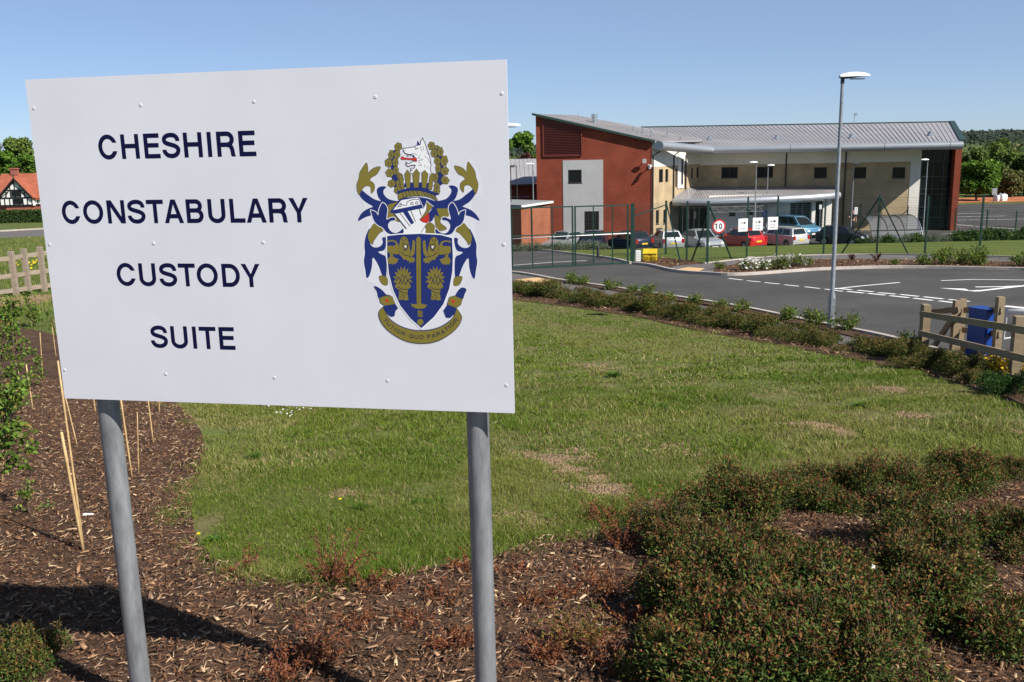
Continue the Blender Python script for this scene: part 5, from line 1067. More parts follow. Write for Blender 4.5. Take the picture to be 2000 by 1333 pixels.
# left fence
wl_ = thing('wooden_fence', 'low weathered wooden fence of upright posts and rails on the left meadow', 'fence', tuple(g(60, 580)))
LP = [(-60,590,500),(32,578,491),(57,574,486),(88,570,482),(118,566,478),(150,563,474)]
LB = [g(x, yb) for x, yb, yt in LP]; LH = [at(x-12, yt, p.y).z - p.z for (x, yb, yt), p in zip(LP, LB)]
for k, (p, h) in enumerate(zip(LB, LH)): wpost(wl_, p, h, .13, 0, m=m_wood2)
for f_ in (.84, .45, .12):
    for i in range(len(LB)-1): mb = MB(); mb.beam(LB[i] + Vector((0,.09,LH[i]*f_)), LB[i+1] + Vector((0,.09,LH[i+1]*f_)), .035, .12); mb.build('rail', m_wood2, wl_)
# ---- barrier
bc = g(1938, 703); bc.y += .42; o = thing('vehicle_barrier', 'blue barrier cabinet with yellow label and white barrier arm behind the wooden fence', 'barrier', tuple(bc)); vb = o; hh = at(1930, 604, bc.y).z - bc.z
rc = R(24); RC = Matrix.Rotation(rc, 3, 'Z'); rv = lambda v: tuple(RC @ Vector(v))
mb = MB(); mb.box((0,0,hh/2), (.28,.34,hh), rc); cbo = mb.build('cabinet', m_bluep, o, local=True); mb = MB(); mb.box((0,0,hh+.012), (.31,.37,.03), rc); mb.build('lid', m_bluep, cbo, local=True)
mb = MB(); mb.box(rv((.142,-.03,hh*.42)), (.004,.13,.2), rc); mb.build('label', mat('label_yellow', (.75,.52,.02), .5), cbo, local=True)
mb = MB(); mb.tube([rv((.1,0,hh*.84)), rv((.30,0,hh*.84))], .05, 12); mb.build('pivot', m_bluep, cbo, local=True)
a0 = at(1968, 610, bc.y - .1); a1 = at(2120, 604, bc.y - .3)
mb = MB(); mb.tube([a0, a1], [.055, .05], 10); am = mb.build('arm', m_whitep, vb, smooth=True)
b0 = at(1961, 662, bc.y - .1); b1 = at(2110, 640, bc.y - .3); mb = MB(); mb.tube([b0, b1], .015, 6); mb.build('bottom_rail', m_whitep, am)
for k in range(9):
    t = .0 + k/8; mb = MB(); mb.tube([a0.lerp(a1, t), b0.lerp(b1, t)], .008, 5); mb.build('bar', m_whitep, am)
# ---- bamboo canes
m_cane = mat('bamboo', (.50, .34, .16), .6, var=.15, scale=8, stretch=(1,1,3))
for k, (x0, y0, x1, y1, r_, lab) in enumerate([(113,705,165,1082,.006,'tall thin cane leaning by the left end of the sign board'),(120,844,164,1084,.009,'thicker pale cane leaning beside the tall one left of the post'),(125,765,152,876,.006,'short cane behind the lower left corner of the board'),(233,760,259,940,.007,'cane just right of the left post'),(287,765,300,870,.007,'cane in the mulch well right of the left post'),(181,765,187,809,.006,'cane tip just left of the left post under the board'),(51,712,65,805,.008,'cane under the leafy sapling, right of a pair'),(36,722,29,815,.008,'cane under the leafy sapling, left of a pair'),(309,765,312,812,.006,'small far cane beneath the board near the grass edge'),(102,640,110,700,.006,'cane peeping out along the left edge of the board'),(8,800,4,950,.007,'cane at the left picture edge among the sapling leaves'),(78,650,84,745,.006,'slim cane in the bed between the saplings and the board'),(268,805,271,935,.004,'thin crooked grey twig standing between two canes')]):
    b = g(x1, y1); d = ray(x0, y0); top = at(x0, y0, b.y + .05); mb = MB(); P = [b.lerp(top, t) for t in (-.05, .25, .26, .5, .51, .75, .76, 1)]
    mb.tube(P, [r_, r_, r_*1.2, r_, r_*1.2, r_*.95, r_*1.15, r_*.9], 8); c = mb.build('garden_cane', m_cane, smooth=True); tag(c, lab, 'cane', 'bamboo canes in the mulch bed')
tg = g(173, 1014); mb = MB(); mb.box((0,0,.012), (.075,.028,.004), rot=Matrix.Rotation(.25, 3, 'X') @ Matrix.Rotation(-.1, 3, 'Z')); c = mb.build('plant_label', m_whitep); c.location = tg + Vector((0,0,.02)); tag(c, 'white plastic plant label lying on the bark mulch', 'plant label')
# ================================================================ VEHICLES AND THE OFFICER
m_tyre = mat('tyre_rubber', (.012,.012,.012), .8); m_rim = mat('alloy', (.35,.36,.37), .35, metal=.7); m_cglass = mat('car_glass', (.012,.016,.018), .05, spec=.8)
m_hl = mat('headlight_glass', (.65,.66,.68), .12, spec=.8); m_tl = mat('tail_light_red', (.35,.01,.01), .2); m_ply = mat('rear_plate', (.70,.48,.03), .5); m_plw = mat('front_plate', (.75,.75,.73), .5); m_trim = mat('dark_trim', (.02,.02,.022), .6)
def paint(name, c, metal=.3):
    m = mat(name, c, .28, metal=metal); m.node_tree.nodes['Principled BSDF'].inputs['Coat Weight'].default_value = .6; return m
def car(name, label, P, px, Y, head, L=3.95, W=1.68, H=1.44, xc=.95, xtf=.30, xtr=-1.25, xr=-1.62, hood=.80, belt=.92, tail=.95, rear='hatch', wr=.30):
    p = at(px, 470, Y); o = thing('parked_car', label, 'car', (p.x, Y, .03), R(head), 'cars parked before the building'); o.scale = (.97, 1, 1.07); h = W/2
    xf, xb = L/2 - .78, -L/2 + .72
    def prof(k):
        zc = .55; s_ = lambda z: zc + (z-zc)*k; kx = 1 - (1-k)*.35
        top = [(L/2-.04,.24),(L/2,.42),(L/2-.02,.60),(L/2-.14,hood-.07),(L/2-.5,hood+.01),(xc+.12,belt-.03),(xc,belt),(xr,belt+.03)]
        top += [(-L/2+.10,tail),(-L/2+.02,tail-.10),(-L/2,.50),(-L/2+.04,.27)] if rear != 'saloon' else [(-L/2+.12,tail),(-L/2+.02,tail-.06),(-L/2,.50),(-L/2+.04,.27)]
        bot = []
        for xw in (xb, xf): bot += [(xw + .36*math.cos(R(a))*-1, max(.2, .30+.36*math.sin(R(a)))) for a in (-16, 10, 40, 70, 90, 110, 140, 170, 196)]
        return [(x*kx, s_(z)) for x, z in top + bot]
    rings = []
    for y, k in ((-h+.0, .90),(-h+.035,.97),(-h+.12,1),(h-.12,1),(h-.035,.97),(h,.90)): rings.append([(x, y, z) for x, z in prof(k)])
    mb = MB(); mb.loft(rings); mb.build('body', P, o, local=True, smooth=True, angle=35)
    mb = MB(); mb.box((0,0,.28), (L-.5, W-.36, .22)); mb.build('underbody', m_trim, o, local=True)
    wb, wt = h-.06, h-.25; z0 = belt-.03
    B_ = {('f',-1,0):(xc,-wb,z0),('f',1,0):(xc,wb,z0),('f',-1,1):(xtf,-wt,H-.03),('f',1,1):(xtf,wt,H-.03),('r',-1,0):(xr,-wb,z0),('r',1,0):(xr,wb,z0),('r',-1,1):(xtr,-wt,H-.05),('r',1,1):(xtr,wt,H-.05)}
    B_ = {k: Vector(v) for k, v in B_.items()}; q = lambda a: [B_[k] for k in a]
    sides = {'L': q([('r',1,0),('f',1,0),('f',1,1),('r',1,1)])[::-1], 'R': q([('r',-1,0),('f',-1,0),('f',-1,1),('r',-1,1)]), 'F': q([('f',-1,0),('f',1,0),('f',1,1),('f',-1,1)]), 'B': q([('r',1,0),('r',-1,0),('r',-1,1),('r',1,1)])}
    mb = MB()
    for f in sides.values(): mb.poly(f)
    mid = (xtf+xtr)/2; Rf = [[B_[('f',-1,1)], Vector((xtf,0,H)), B_[('f',1,1)]], [Vector((mid,-wt-.01,H-.005)), Vector((mid,0,H+.035)), Vector((mid,wt+.01,H-.005))], [B_[('r',-1,1)], Vector((xtr,0,H-.01)), B_[('r',1,1)]]]
    mb.loft(Rf, close=False, cap=False); mb.poly([Rf[0][0], Rf[1][0], Rf[2][0]]); mb.poly([Rf[0][2], Rf[1][2], Rf[2][2]]); mb.poly(Rf[0]); mb.poly(Rf[2]); mb.build('roof', P, o, local=True)
    def pane(f, s0, s1, t0, t1, name):
        A, B, C, D = f; pt = lambda s, t: (A.lerp(B, s)).lerp(D.lerp(C, s), t); n = (B-A).cross(D-A).normalized(); c = (A+B+C+D)/4
        n = n if n.dot(c - Vector((c.x*.2, 0, .7))) > 0 else -n; mb = MB(); mb.prism([pt(s0,t0)+n*.001, pt(s1,t0)+n*.001, pt(s1,t1)+n*.001, pt(s0,t1)+n*.001], n*.009); mb.build(name, m_cglass, o, local=True)
    pane(sides['F'], .06, .94, .06, .94, 'windscreen'); pane(sides['B'], .08, .92, .22 if rear != 'saloon' else .08, .92, 'rear_window')
    A, B, C, D = sides['R']; Lm = [D, C, B, A]
    for f in (sides['R'], [B_[('f',1,0)], B_[('r',1,0)], B_[('r',1,1)], B_[('f',1,1)]]):
        for s0, s1 in (((.07,.30),(.33,.60),(.63,.90)) if L > 4.2 else ((.08,.46),(.50,.90))): pane(f, s0, s1, .14, .88, 'side_window')
    for xw in (xf, xb):
        for s in (-1, 1):
            y0, y1 = s*(h-.20), s*(h-.005); mb = MB(); ring = lambda r_, y: [(xw + r_*math.cos(2*math.pi*k/20), y, .30 + r_*math.sin(2*math.pi*k/20)) for k in range(20)]
            rr = [ring(wr*.7, y0), ring(wr*.97, y0), ring(wr, (y0+y1)/2), ring(wr*.96, y1), ring(wr*.62, y1)]; mb.loft(rr); wo = mb.build('wheel', m_tyre, o, local=True, smooth=True, angle=40)
            mb = MB(); mb.loft([ring(wr*.63, y1 + s*.002), ring(wr*.55, y1 - s*.02), ring(wr*.16, y1 + s*.004)] if s > 0 else [ring(wr*.63, y1 + s*.002), ring(wr*.55, y1 - s*.02), ring(wr*.16, y1 + s*.004)]); mb.build('rim', m_rim, wo, local=True)
    for s in (-1, 1):
        mb = MB(); mb.prism([(L/2-.025, s*(h-.10), .56),(L/2-.015, s*(h-.42), .56),(L/2-.07, s*(h-.40), .70),(L/2-.18, s*(h-.07), .71)], (.035, 0, 0)); mb.build('headlight', m_hl, o, local=True)
        mb = MB(); mb.box((-L/2+.03, s*(h-.14), (tail+.62)/2), (.07, .20, max(.12, tail-.66))); mb.build('tail_light', m_tl, o, local=True)
        mb = MB(); mb.box((xc-.12, s*(h+.06), belt+.06), (.09, .16, .11)); mb.build('mirror', P, o, local=True)
    mb = MB(); mb.box((L/2-.005, 0, .44), (.03, .9, .12)); mb.build('grille', m_trim, o, local=True)
    for x, m_, z in ((L/2+.012, m_plw, .36), (-L/2-.012, m_ply, .62 if rear != 'saloon' else .58)): mb = MB(); mb.box((x, 0, z), (.012, .52, .11)); mb.build('number_plate', m_, o, local=True)
    for x in (L/2-.03, -L/2+.03): mb = MB(); mb.box((x, 0, .30), (.08, W-.22, .10)); mb.build('bumper', m_trim, o, local=True)
    return o
c_grey = paint('paint_grey', (.30,.32,.34)); c_navy = paint('paint_navy', (.012,.018,.05)); c_silver = paint('paint_silver', (.50,.52,.55), .5); c_red = paint('paint_red', (.50,.015,.015), .1); c_pale = paint('paint_pale_silver', (.60,.60,.60), .4); c_blue = paint('paint_light_blue', (.12,.30,.45), .4); c_dk = paint('paint_dark_blue', (.01,.015,.035))
car('c', 'pale grey car behind the lavender, leftmost of the parked row', c_grey, 1103, 70.5, 232, L=4.1)
car('c', 'dark navy saloon behind the gate, second parked car from the left', c_navy, 1160, 70.5, 256, L=4.4, rear='saloon', xtr=-.85, xr=-1.45)
car('c', 'dark blue hatchback seen from behind, just right of the thick gate post', c_dk, 1231, 70, 118, L=3.8)
car('c', 'silver hatchback seen from behind beside the buff end wall', c_silver, 1301, 70, 98, L=3.9)
car('c', 'silver saloon facing the viewer, left of the red car', c_silver, 1368, 69.5, -72, L=4.5, W=1.74, rear='saloon', xtr=-.9, xr=-1.55)
car('c', 'bright red hatchback below the arrow signs', c_red, 1448, 69.8, 118, L=3.9)
car('c', 'pale silver estate car seen from behind, right of the red one', c_pale, 1523, 70.5, 118, L=4.6, xtr=-1.9, xr=-2.15)
car('c', 'light blue people carrier facing the viewer before the louvred doors', c_blue, 1553, 77.5, -62, L=4.3, W=1.76, H=1.64, xc=1.30, xtf=.45, xtr=-1.75, xr=-2.0, hood=.90, belt=1.0, tail=1.0)
car('c', 'small dark blue car with round lights beside the tall near lamp post', c_dk, 1644, 70.5, -38, L=3.65, H=1.38)

# ---- the officer: one skinned body, clothing grown the same way
def skinned(name, m, nodes, edges, parent, lvl=2):
    me = bpy.data.meshes.new(name); me.from_pydata([n[:3] for n in nodes], edges, []); me.materials.append(m); o = bpy.data.objects.new(name, me); COL.objects.link(o); o.parent = parent
    sk = o.modifiers.new('skin', 'SKIN'); sk.use_smooth_shade = True
    for i, v in enumerate(me.skin_vertices[0].data): v.radius = (nodes[i][3], nodes[i][4] if len(nodes[i]) > 4 else nodes[i][3])
    me.skin_vertices[0].data[0].use_root = True
    su = o.modifiers.new('sub', 'SUBSURF'); su.levels = lvl; su.render_levels = lvl; return o
m_skin = mat('skin', (.50,.30,.21), .55); m_uni = mat('dark_uniform', (.008,.009,.014), .8); m_hair = mat('dark_hair', (.02,.013,.01), .7); m_boot = mat('boot_black', (.008,.008,.008), .4)
of = at(1664, 455, 80.5); op = thing('person', 'person in dark short-sleeved uniform walking by the inner green fence', 'person', (of.x, 80.5, .03), R(-25)); op.scale = (1.06,)*3
# x = the walker's left, -y = forward
nb = [(0,0,.96,.13,.11),(0,0,1.18,.13,.10),(0,-.01,1.38,.15,.10),(0,-.02,1.50,.055),(0,-.03,1.58,.055),(0,-.04,1.67,.085,.10),(0,-.04,1.76,.06),
 (.17,0,1.42,.055),(.24,.06,1.18,.042),(.27,.0,.95,.032),(.275,-.03,.86,.028),(-.17,0,1.42,.055),(-.26,-.10,1.24,.042),(-.27,-.34,1.20,.032),(-.26,-.43,1.22,.028),
 (.09,0,.86,.085),(.10,-.16,.50,.06),(.10,-.06,.12,.04),(.10,-.18,.05,.035),(-.09,0,.86,.085),(-.10,.08,.48,.06),(-.10,.30,.16,.04),(-.10,.24,.05,.035)]
eb_ = [(0,1),(1,2),(2,3),(3,4),(4,5),(5,6),(2,7),(7,8),(8,9),(9,10),(2,11),(11,12),(12,13),(13,14),(0,15),(15,16),(16,17),(17,18),(0,19),(19,20),(20,21),(21,22)]
k0 = len(nb)
for (hx, hy, hz, dx, dy, dz, base) in ((.275,-.03,.86,0,-.1,-1,10), (-.26,-.43,1.22,.1,-1,.1,14)):
    for j, (s_, ln) in enumerate(((-.026,.075),(-.009,.085),(.009,.08),(.026,.065),(.038,.05))):
        n0 = len(nb); d = Vector((dx,dy,dz)).normalized(); sd = Vector((1,0,0)) if abs(d.z) < .5 else Vector((0,1,0))
        b_ = Vector((hx,hy,hz)) + sd*s_ + d*.03; t_ = b_ + d*ln*(.6) + Vector((0,0,-.01)); nb += [(*b_, .009), (*t_, .007)]; eb_ += [(base, n0), (n0, n0+1)]
skinned('body', m_skin, nb, eb_, op)
sh = [(0,0,1.0,.155,.125),(0,0,1.2,.15,.12),(0,-.01,1.38,.17,.12),(0,-.02,1.475,.07),(.18,0,1.42,.075),(.225,.045,1.24,.062),(-.18,0,1.42,.075),(-.24,-.075,1.28,.062)]
skinned('shirt', m_uni, sh, [(0,1),(1,2),(2,3),(2,4),(4,5),(2,6),(6,7)], op)
tr = [(0,0,.98,.15,.125),(.095,0,.84,.105),(.10,-.16,.50,.078),(.10,-.06,.14,.06),(-.095,0,.84,.105),(-.10,.08,.48,.078),(-.10,.30,.18,.06)]
skinned('trousers', m_uni, tr, [(0,1),(1,2),(2,3),(0,4),(4,5),(5,6)], op)
for P_ in ([(.10,-.02,.06,.05),(.10,-.20,.04,.045)], [(-.10,.34,.12,.05),(-.10,.20,.04,.045)]): skinned('boot', m_boot, P_, [(0,1)], op)
skinned('hair', m_hair, [(0,.0,1.72,.075),(0,-.03,1.79,.075),(0,-.07,1.80,.05)], [(0,1),(1,2)], op)
# ================================================================ PLANTING
def unit(v): return v / np.maximum(1e-9, np.linalg.norm(v, axis=-1, keepdims=True))
def rdir(n, r=rng): return unit(r.normal(size=(n, 3)))
def leafquads(C, D, Nn, Ln, Wd, fold=.18):    # one folded four-cornered leaf each
    D = unit(D); S_ = unit(np.cross(D, Nn)); N2 = unit(np.cross(S_, D)); Ln = Ln[:, None]; Wd = Wd[:, None]
    mid = C + D*Ln*.48; V = np.stack([C, mid + S_*Wd/2 + N2*Wd*fold, C + D*Ln + N2*Ln*-.08, mid - S_*Wd/2 + N2*Wd*fold], 1)
    return V.reshape(-1, 3)
def pal(cols, w, n, r, jit=.18):
    c = np.array(cols, float)[r.choice(len(cols), n, p=np.array(w)/sum(w))]; return c * (1 + r.uniform(-jit, jit, (n, 1)))
m_leaf = leafmat('leaf'); m_leafd = leafmat('tough_leaf', trans=.2, rough=.65); m_petal = leafmat('petal', trans=.3, rough=.6); m_grass = leafmat('grass_blade', trans=.35, rough=.6)
m_stem = mat('woody_stem', (.10,.06,.04), .85, var=.2, scale=20); m_bark = mat('bark', (.13,.10,.075), .9, var=.3, scale=3, bump=.02, bscale=12); m_birch = mat('birch_bark', (.55,.53,.48), .8, var=.25, scale=4)
def lobes_of(r, n, rx, ry, h):
    L_ = []
    for _ in range(n):
        a = r.uniform(0, 6.283); q = math.sqrt(r.uniform(0, 1)) * .78; L_.append((rx*q*math.cos(a), ry*q*math.sin(a), h*r.uniform(.22, .66)*(1.15-q*.6), r.uniform(.22, .40)*min(rx, ry), h*r.uniform(.30, .5)))
    return L_
def shrub_mesh(seed, rx, ry, h, n, ll, cols, w, tipcols=None, tipw=None, tips=.35, wid=.42, up_=.35, nl=11):
    r = np.random.default_rng(seed); LB_ = lobes_of(r, nl, rx, ry, h); a = np.array(LB_); k = r.integers(0, len(a), n); d = rdir(n, r); d[:, 2] = np.abs(d[:, 2]) * .9 - .15*(r.random(n) < .3)
    s = r.uniform(.55, 1.06, n)**.5; C = np.stack([a[k,0] + d[:,0]*a[k,3]*s, a[k,1] + d[:,1]*a[k,3]*s, np.maximum(.01, a[k,2] + d[:,2]*a[k,4]*s)], 1)
    C = C + r.normal(size=(n,3))*ll*.9; C[:,2] = np.maximum(C[:,2], .008)
    D = unit(d + r.normal(size=(n,3))*.75 + np.array([0,0,up_])); Nn = unit(d*.6 + rdir(n, r)*.6 + np.array([0,0,.6]))
    T = pal(cols, w, n, r); hi = (s > .9) & (d[:,2] > .25) & (r.random(n) < tips)
    if tipcols: T[hi] = pal(tipcols, tipw, int(hi.sum()), r)
    ns = int(n/60); m3 = 9; ks = r.integers(0, len(a), ns); ds = unit(rdir(ns, r)*.8 + np.array([0,0,.9])); B0 = np.stack([a[ks,0] + ds[:,0]*a[ks,3]*.8, a[ks,1] + ds[:,1]*a[ks,3]*.8, a[ks,2] + ds[:,2]*a[ks,4]*.8], 1); du = unit(ds*.6 + np.array([0,0,.9]) + r.normal(size=(ns,3))*.25); ls_ = r.uniform(.10, .30, ns)*h
    tt = np.tile(np.linspace(.2, 1, m3), ns)[:,None]; C2 = np.repeat(B0, m3, 0) + np.repeat(du*ls_[:,None], m3, 0)*tt; D2 = np.repeat(du, m3, 0)*.5 + rdir(ns*m3, r); T2 = pal(cols, w, ns*m3, r)
    if tipcols: q = (tt[:,0] > .6) & (r.random(ns*m3) < min(1, tips*1.5)); T2[q] = pal(tipcols, tipw, int(q.sum()), r)
    C = np.vstack([C, C2]); D = np.vstack([D, unit(D2)]); Nn = np.vstack([Nn, unit(rdir(ns*m3, r) + np.array([0,0,.8]))]); T = np.vstack([T, T2]); n = len(C)
    V = leafquads(C, D, Nn, ll*r.uniform(.5, 1.5, n), ll*wid*r.uniform(.6, 1.25, n)); st = []
    for i in range(ns): st.append((tuple(B0[i] - du[i]*.04), tuple(B0[i] + du[i]*ls_[i]*.5), tuple(B0[i] + du[i]*ls_[i])))
    for i in range(40):
        q = LB_[i % len(LB_)]; st.append(((q[0]*.25, q[1]*.25, -.03), (q[0]*.7 + r.uniform(-.04,.04), q[1]*.7 + r.uniform(-.04,.04), q[2]*.7), (q[0] + r.uniform(-.5,.5)*q[3], q[1] + r.uniform(-.5,.5)*q[3], q[2] + q[4]*r.uniform(.5,.9))))
    return V, np.repeat(T, 4, 0), st
_sh = {}
def shrub(name, label, cat, pos, key, args, mt=m_leafd, rz=0, sc=1, group=None, stems=True, flowers=None):
    o = thing(name, label, cat, tuple(pos), rz, group)
    if key not in _sh:
        V, T, st = shrub_mesh(**args); f = npmesh('foliage', V, 4, mt, T, o); s_ = None
        if stems:
            mb = MB()
            for i_, p in enumerate(st): mb.tube(p, [.0025, .0018, .001] if i_ < len(st) - 40 else [.008, .005, .002], 3 if i_ < len(st) - 40 else 4, cap=False)
            s_ = mb.build('stems', m_stem, o, local=True)
        _sh[key] = (f, s_)
    else:
        for q in _sh[key]:
            if q: c = q.copy(); COL.objects.link(c); c.parent = o
    o.scale = (sc,)*3 if not isinstance(sc, tuple) else sc
    return o
def flower_mesh(pts, size, col, r, per=5, centre=None):
    C = np.repeat(np.array(pts), per, 0); n = len(C); a = np.tile(np.arange(per)*2*math.pi/per, len(pts)) + np.repeat(r.uniform(0, 6, len(pts)), per)
    nn = np.repeat(unit(np.array([0,-.35,.8]) + r.normal(size=(len(pts),3))*.3), per, 0); u = unit(np.cross(nn, [[1,.1,0]])); v = np.cross(nn, u); D = u*np.cos(a)[:,None] + v*np.sin(a)[:,None] + nn*.15
    V = leafquads(C, D, nn, np.full(n, size), np.full(n, size*.9), .05); T = np.repeat(np.array([col])*(1+r.uniform(-.06,.06,(n,1))), 4, 0)
    if centre:
        C2 = np.repeat(np.array(pts), 3, 0) + nn[::per][:len(pts)].repeat(3, 0)*size*.1; D2 = rdir(len(C2), r); V = np.vstack([V, leafquads(C2, D2, rdir(len(C2), r), np.full(len(C2), size*.35), np.full(len(C2), size*.35))]); T = np.vstack([T, np.repeat(np.tile(centre, (len(C2),1)), 4, 0)])
    return V, T
GRN = [(.038,.070,.014),(.060,.098,.018),(.100,.130,.026),(.16,.165,.035)]; GW = [4,4,2,1]
RUST = [(.165,.058,.024),(.215,.095,.034),(.105,.038,.018),(.24,.16,.045),(.13,.115,.03)]; RW = [4,3,2,2,3]
fg = dict(rx=.42, ry=.36, h=.30, n=11500, ll=.021, cols=GRN, w=GW, tipcols=RUST, tipw=RW, tips=.55, up_=.35, nl=13)
FG = [(1440,1010,1.0,'at the lawn edge, leftmost of the back row on the right'),(1600,992,.95,'at the lawn edge, middle of the back row on the right'),(1735,985,.95,'at the lawn edge, right of the middle of the back row'),(1868,965,1.05,'set apart at the lawn edge behind the gap of bare bark'),
 (1330,1080,.85,'at the left end of the large mass, beside the dry sprigs'),(1450,1125,1.0,'second row of the mass, left of the small bark gap'),(1800,1085,.95,'second row of the mass, right of the small bark gap'),(1640,1190,1.0,'in the middle of the mass just below the small bark gap'),
 (1400,1215,1.1,'low on the left side of the mass'),(1560,1265,1.2,'low in the middle of the mass'),(1760,1215,.95,'below the pair of white flowers'),(1880,1230,1.0,'right side of the mass with the white flower at the picture edge'),(1990,1085,.85,'dark at the right picture edge across the bark gap'),
 (1450,1345,1.1,'cut by the bottom edge, left of centre of the mass'),(1640,1360,1.0,'cut by the bottom edge, middle of the mass'),(1975,940,.55,'small dark one at the right edge of the lawn'),(1325,1340,.7,'small one at the bottom left foot of the mass')]
for i, (px, py, s, lab) in enumerate(FG):
    kk = 'fg%d' % (i % 4); p = g(px, py); p.z += .01
    o = shrub('low_shrub', 'rust-tipped green shrub ' + lab, 'shrub', p, kk, dict(fg, seed=100 + i % 4, h=(.34,.29,.37,.31)[i % 4]), rz=i*1.3, sc=(s, s, s*.95), group='rust-tipped shrubs in the right foreground')
    for (fx_, fy_, fz_) in {7: [(.12,-.12,.26)], 10: [(-.1,.10,.27),(.02,-.02,.25)], 11: [(.30,-.10,.27)]}.get(i, []):
        V, T = flower_mesh([(fx_, fy_, fz_)], .015, (.75,.72,.74), np.random.default_rng(i), 5, (.6,.45,.1)); npmesh('flower', V, 4, m_petal, T, o)
o = shrub('low_shrub', 'green shrub with yellow-brown tips at the bottom left corner, left of the post', 'shrub', g(22, 1320), 'bl', dict(fg, seed=120, n=9000, tipcols=[(.17,.12,.03),(.15,.07,.03)], tipw=[2,1], rx=.34, ry=.3), sc=.72)
# dry red-brown sprigs
def sprig(px, py, h, spread, n, label, cols=((.22,.075,.032),(.30,.125,.05),(.15,.055,.03)), seed=1, leafn=22, ll=.019):
    r = np.random.default_rng(seed); p = g(px, py); h *= 1.3; n = int(n*1.6); o = thing('dry_sprig', label, 'plant', tuple(p), 0, 'dry russet sprigs in the mulch'); mb = MB(); C = []; D = []
    for i in range(n):
        a = r.uniform(0, 6.283); b0 = Vector((r.uniform(-.05,.05), r.uniform(-.05,.05), -.01)); P = [b0]; dd = Vector((math.cos(a)*spread, math.sin(a)*spread, 1)).normalized(); L_ = h*r.uniform(.5, 1.1)
        for k in range(4): dd = (dd + Vector(r.normal(size=3)*.22)).normalized(); P.append(P[-1] + dd*L_/4)
        mb.tube(P, [.0028,.0024,.002,.0014,.0008], 4, cap=False)
        for k in range(leafn): t = r.uniform(.3, 1); j = min(3, int(t*4)); q = P[j].lerp(P[j+1], t*4-j); C.append(q); D.append(Vector(r.normal(size=3)) + dd*.8)
    mb.build('stems', mat('red_stem%d' % (seed % 2), (.14,.045,.03) if seed % 2 else (.10,.05,.035), .8) if seed < 3 else bpy.data.materials['red_stem%d' % (seed % 2)], o, local=True)
    n2 = len(C); V = leafquads(np.array(C), np.array(D), rdir(n2, r), ll*r.uniform(.6,1.4,n2), ll*.4*r.uniform(.7,1.3,n2)); npmesh('foliage', V, 4, m_leaf, np.repeat(pal(cols, [1]*len(cols), n2, r), 4, 0), o)
G2 = ((.22,.10,.03),(.12,.14,.03),(.25,.18,.05))
for i, a in enumerate([(660,1150,.26,.5,26,'russet sprig at the lower edge of the lawn left of centre'),(625,1300,.22,.6,30,'dark red sprig near the bottom edge right of the left post'),(560,1335,.16,.8,16,'small sprig cut by the bottom edge beside the dark red one'),(860,1180,.12,.9,16,'thin sprig left of the right post, upper one'),(880,1270,.14,.8,18,'thin sprig left of the right post, lower one'),(1040,1190,.10,.9,16,'low sprig just right of the right post'),(1120,1270,.20,.7,34,'yellow-green and russet sprig right of the right post',G2),(1170,1020,.16,.7,18,'sprig in the thin turf below the bare patch'),(1215,1075,.22,.6,24,'russet sprig at the left tip of the shrub mass'),(1265,1040,.26,.6,30,'taller red-brown sprig behind the left tip of the shrub mass'),(1250,1230,.16,.8,22,'bare reddish twigs beside the shrub mass low down'),(740,1160,.14,1.0,20,'spreading sprig along the lawn edge left of the right post'),(1000,1130,.10,1,14,'tiny sprig at the lawn edge right of the right post'),(480,1120,.14,.5,8,'thin bare twig at the lawn corner right of the left post'),(1100,1175,.12,.9,18,'small russet sprig between the right post and the shrub mass, upper'),(1175,1165,.16,.8,20,'reddish sprig close to the left flank of the shrub mass'),(800,1225,.10,1.0,16,'low sprig in the bark midway between the posts'),(690,1235,.10,1.1,14,'flat sprig in the bark left of the midway one'),(1060,1300,.14,.8,20,'sprig near the bottom edge right of the right post'),(1190,1310,.16,.8,22,'bare russet twigs at the bottom edge before the shrub mass'),(905,1120,.12,.9,14,'sprig touching the right post on its left at the lawn edge')]):
    sprig(*a[:6], cols=a[6] if len(a) > 6 else ((.22,.075,.032),(.30,.125,.05),(.15,.055,.03)), seed=i+1)
# shrub hedge between lawn and path
hd = dict(rx=.80, ry=.60, h=.50, n=7000, ll=.042, cols=GRN, w=[3,4,3,1], tipcols=[(.17,.085,.035),(.15,.11,.035),(.20,.15,.05),(.08,.11,.022)], tipw=[4,3,2,2], tips=.7, up_=.5, nl=14)
HP = [(1008,574,1.1),(1040,577,.7),(1075,581,1.1),(1108,584,.7),(1140,594,1.0),(1175,599,.8),(1205,600,1.0),(1240,607,.8),(1275,613,1.0),(1310,617,.85),(1345,626,1.0),(1385,632,.9),(1425,640,1.0),(1462,646,1.0),(1498,655,1.05),(1540,662,.9),(1575,672,1.0),(1606,678,.7),(1680,690,.85),(1722,694,1.15),(1762,706,.9),(1800,722,.9),(1845,724,1.0),(1885,734,.95),(1925,752,.75)]
for i, (px, py, s) in enumerate(HP):
    Yk = g(px, py).y; q = .62 + .38*min(1, max(0, (Yk-13)/14))
    shrub('hedge_shrub', 'rusty green shrub number %s along the lawn\'s far edge, counted from the sign' % ['one','two','three','four','five','six','seven','eight','nine','ten','eleven','twelve','thirteen','fourteen','fifteen','sixteen','seventeen','eighteen','nineteen','twenty','twenty-one','twenty-two','twenty-three','twenty-four','twenty-five'][i], 'shrub', g(px, py), 'hd%d' % (i % 4), dict(hd, seed=140 + i % 4), rz=i*2.1, sc=(s*q*1.3, s*q*1.1, s*q*(.78 + .14*(i % 3))), group='shrub strip along the lawn\'s far edge')
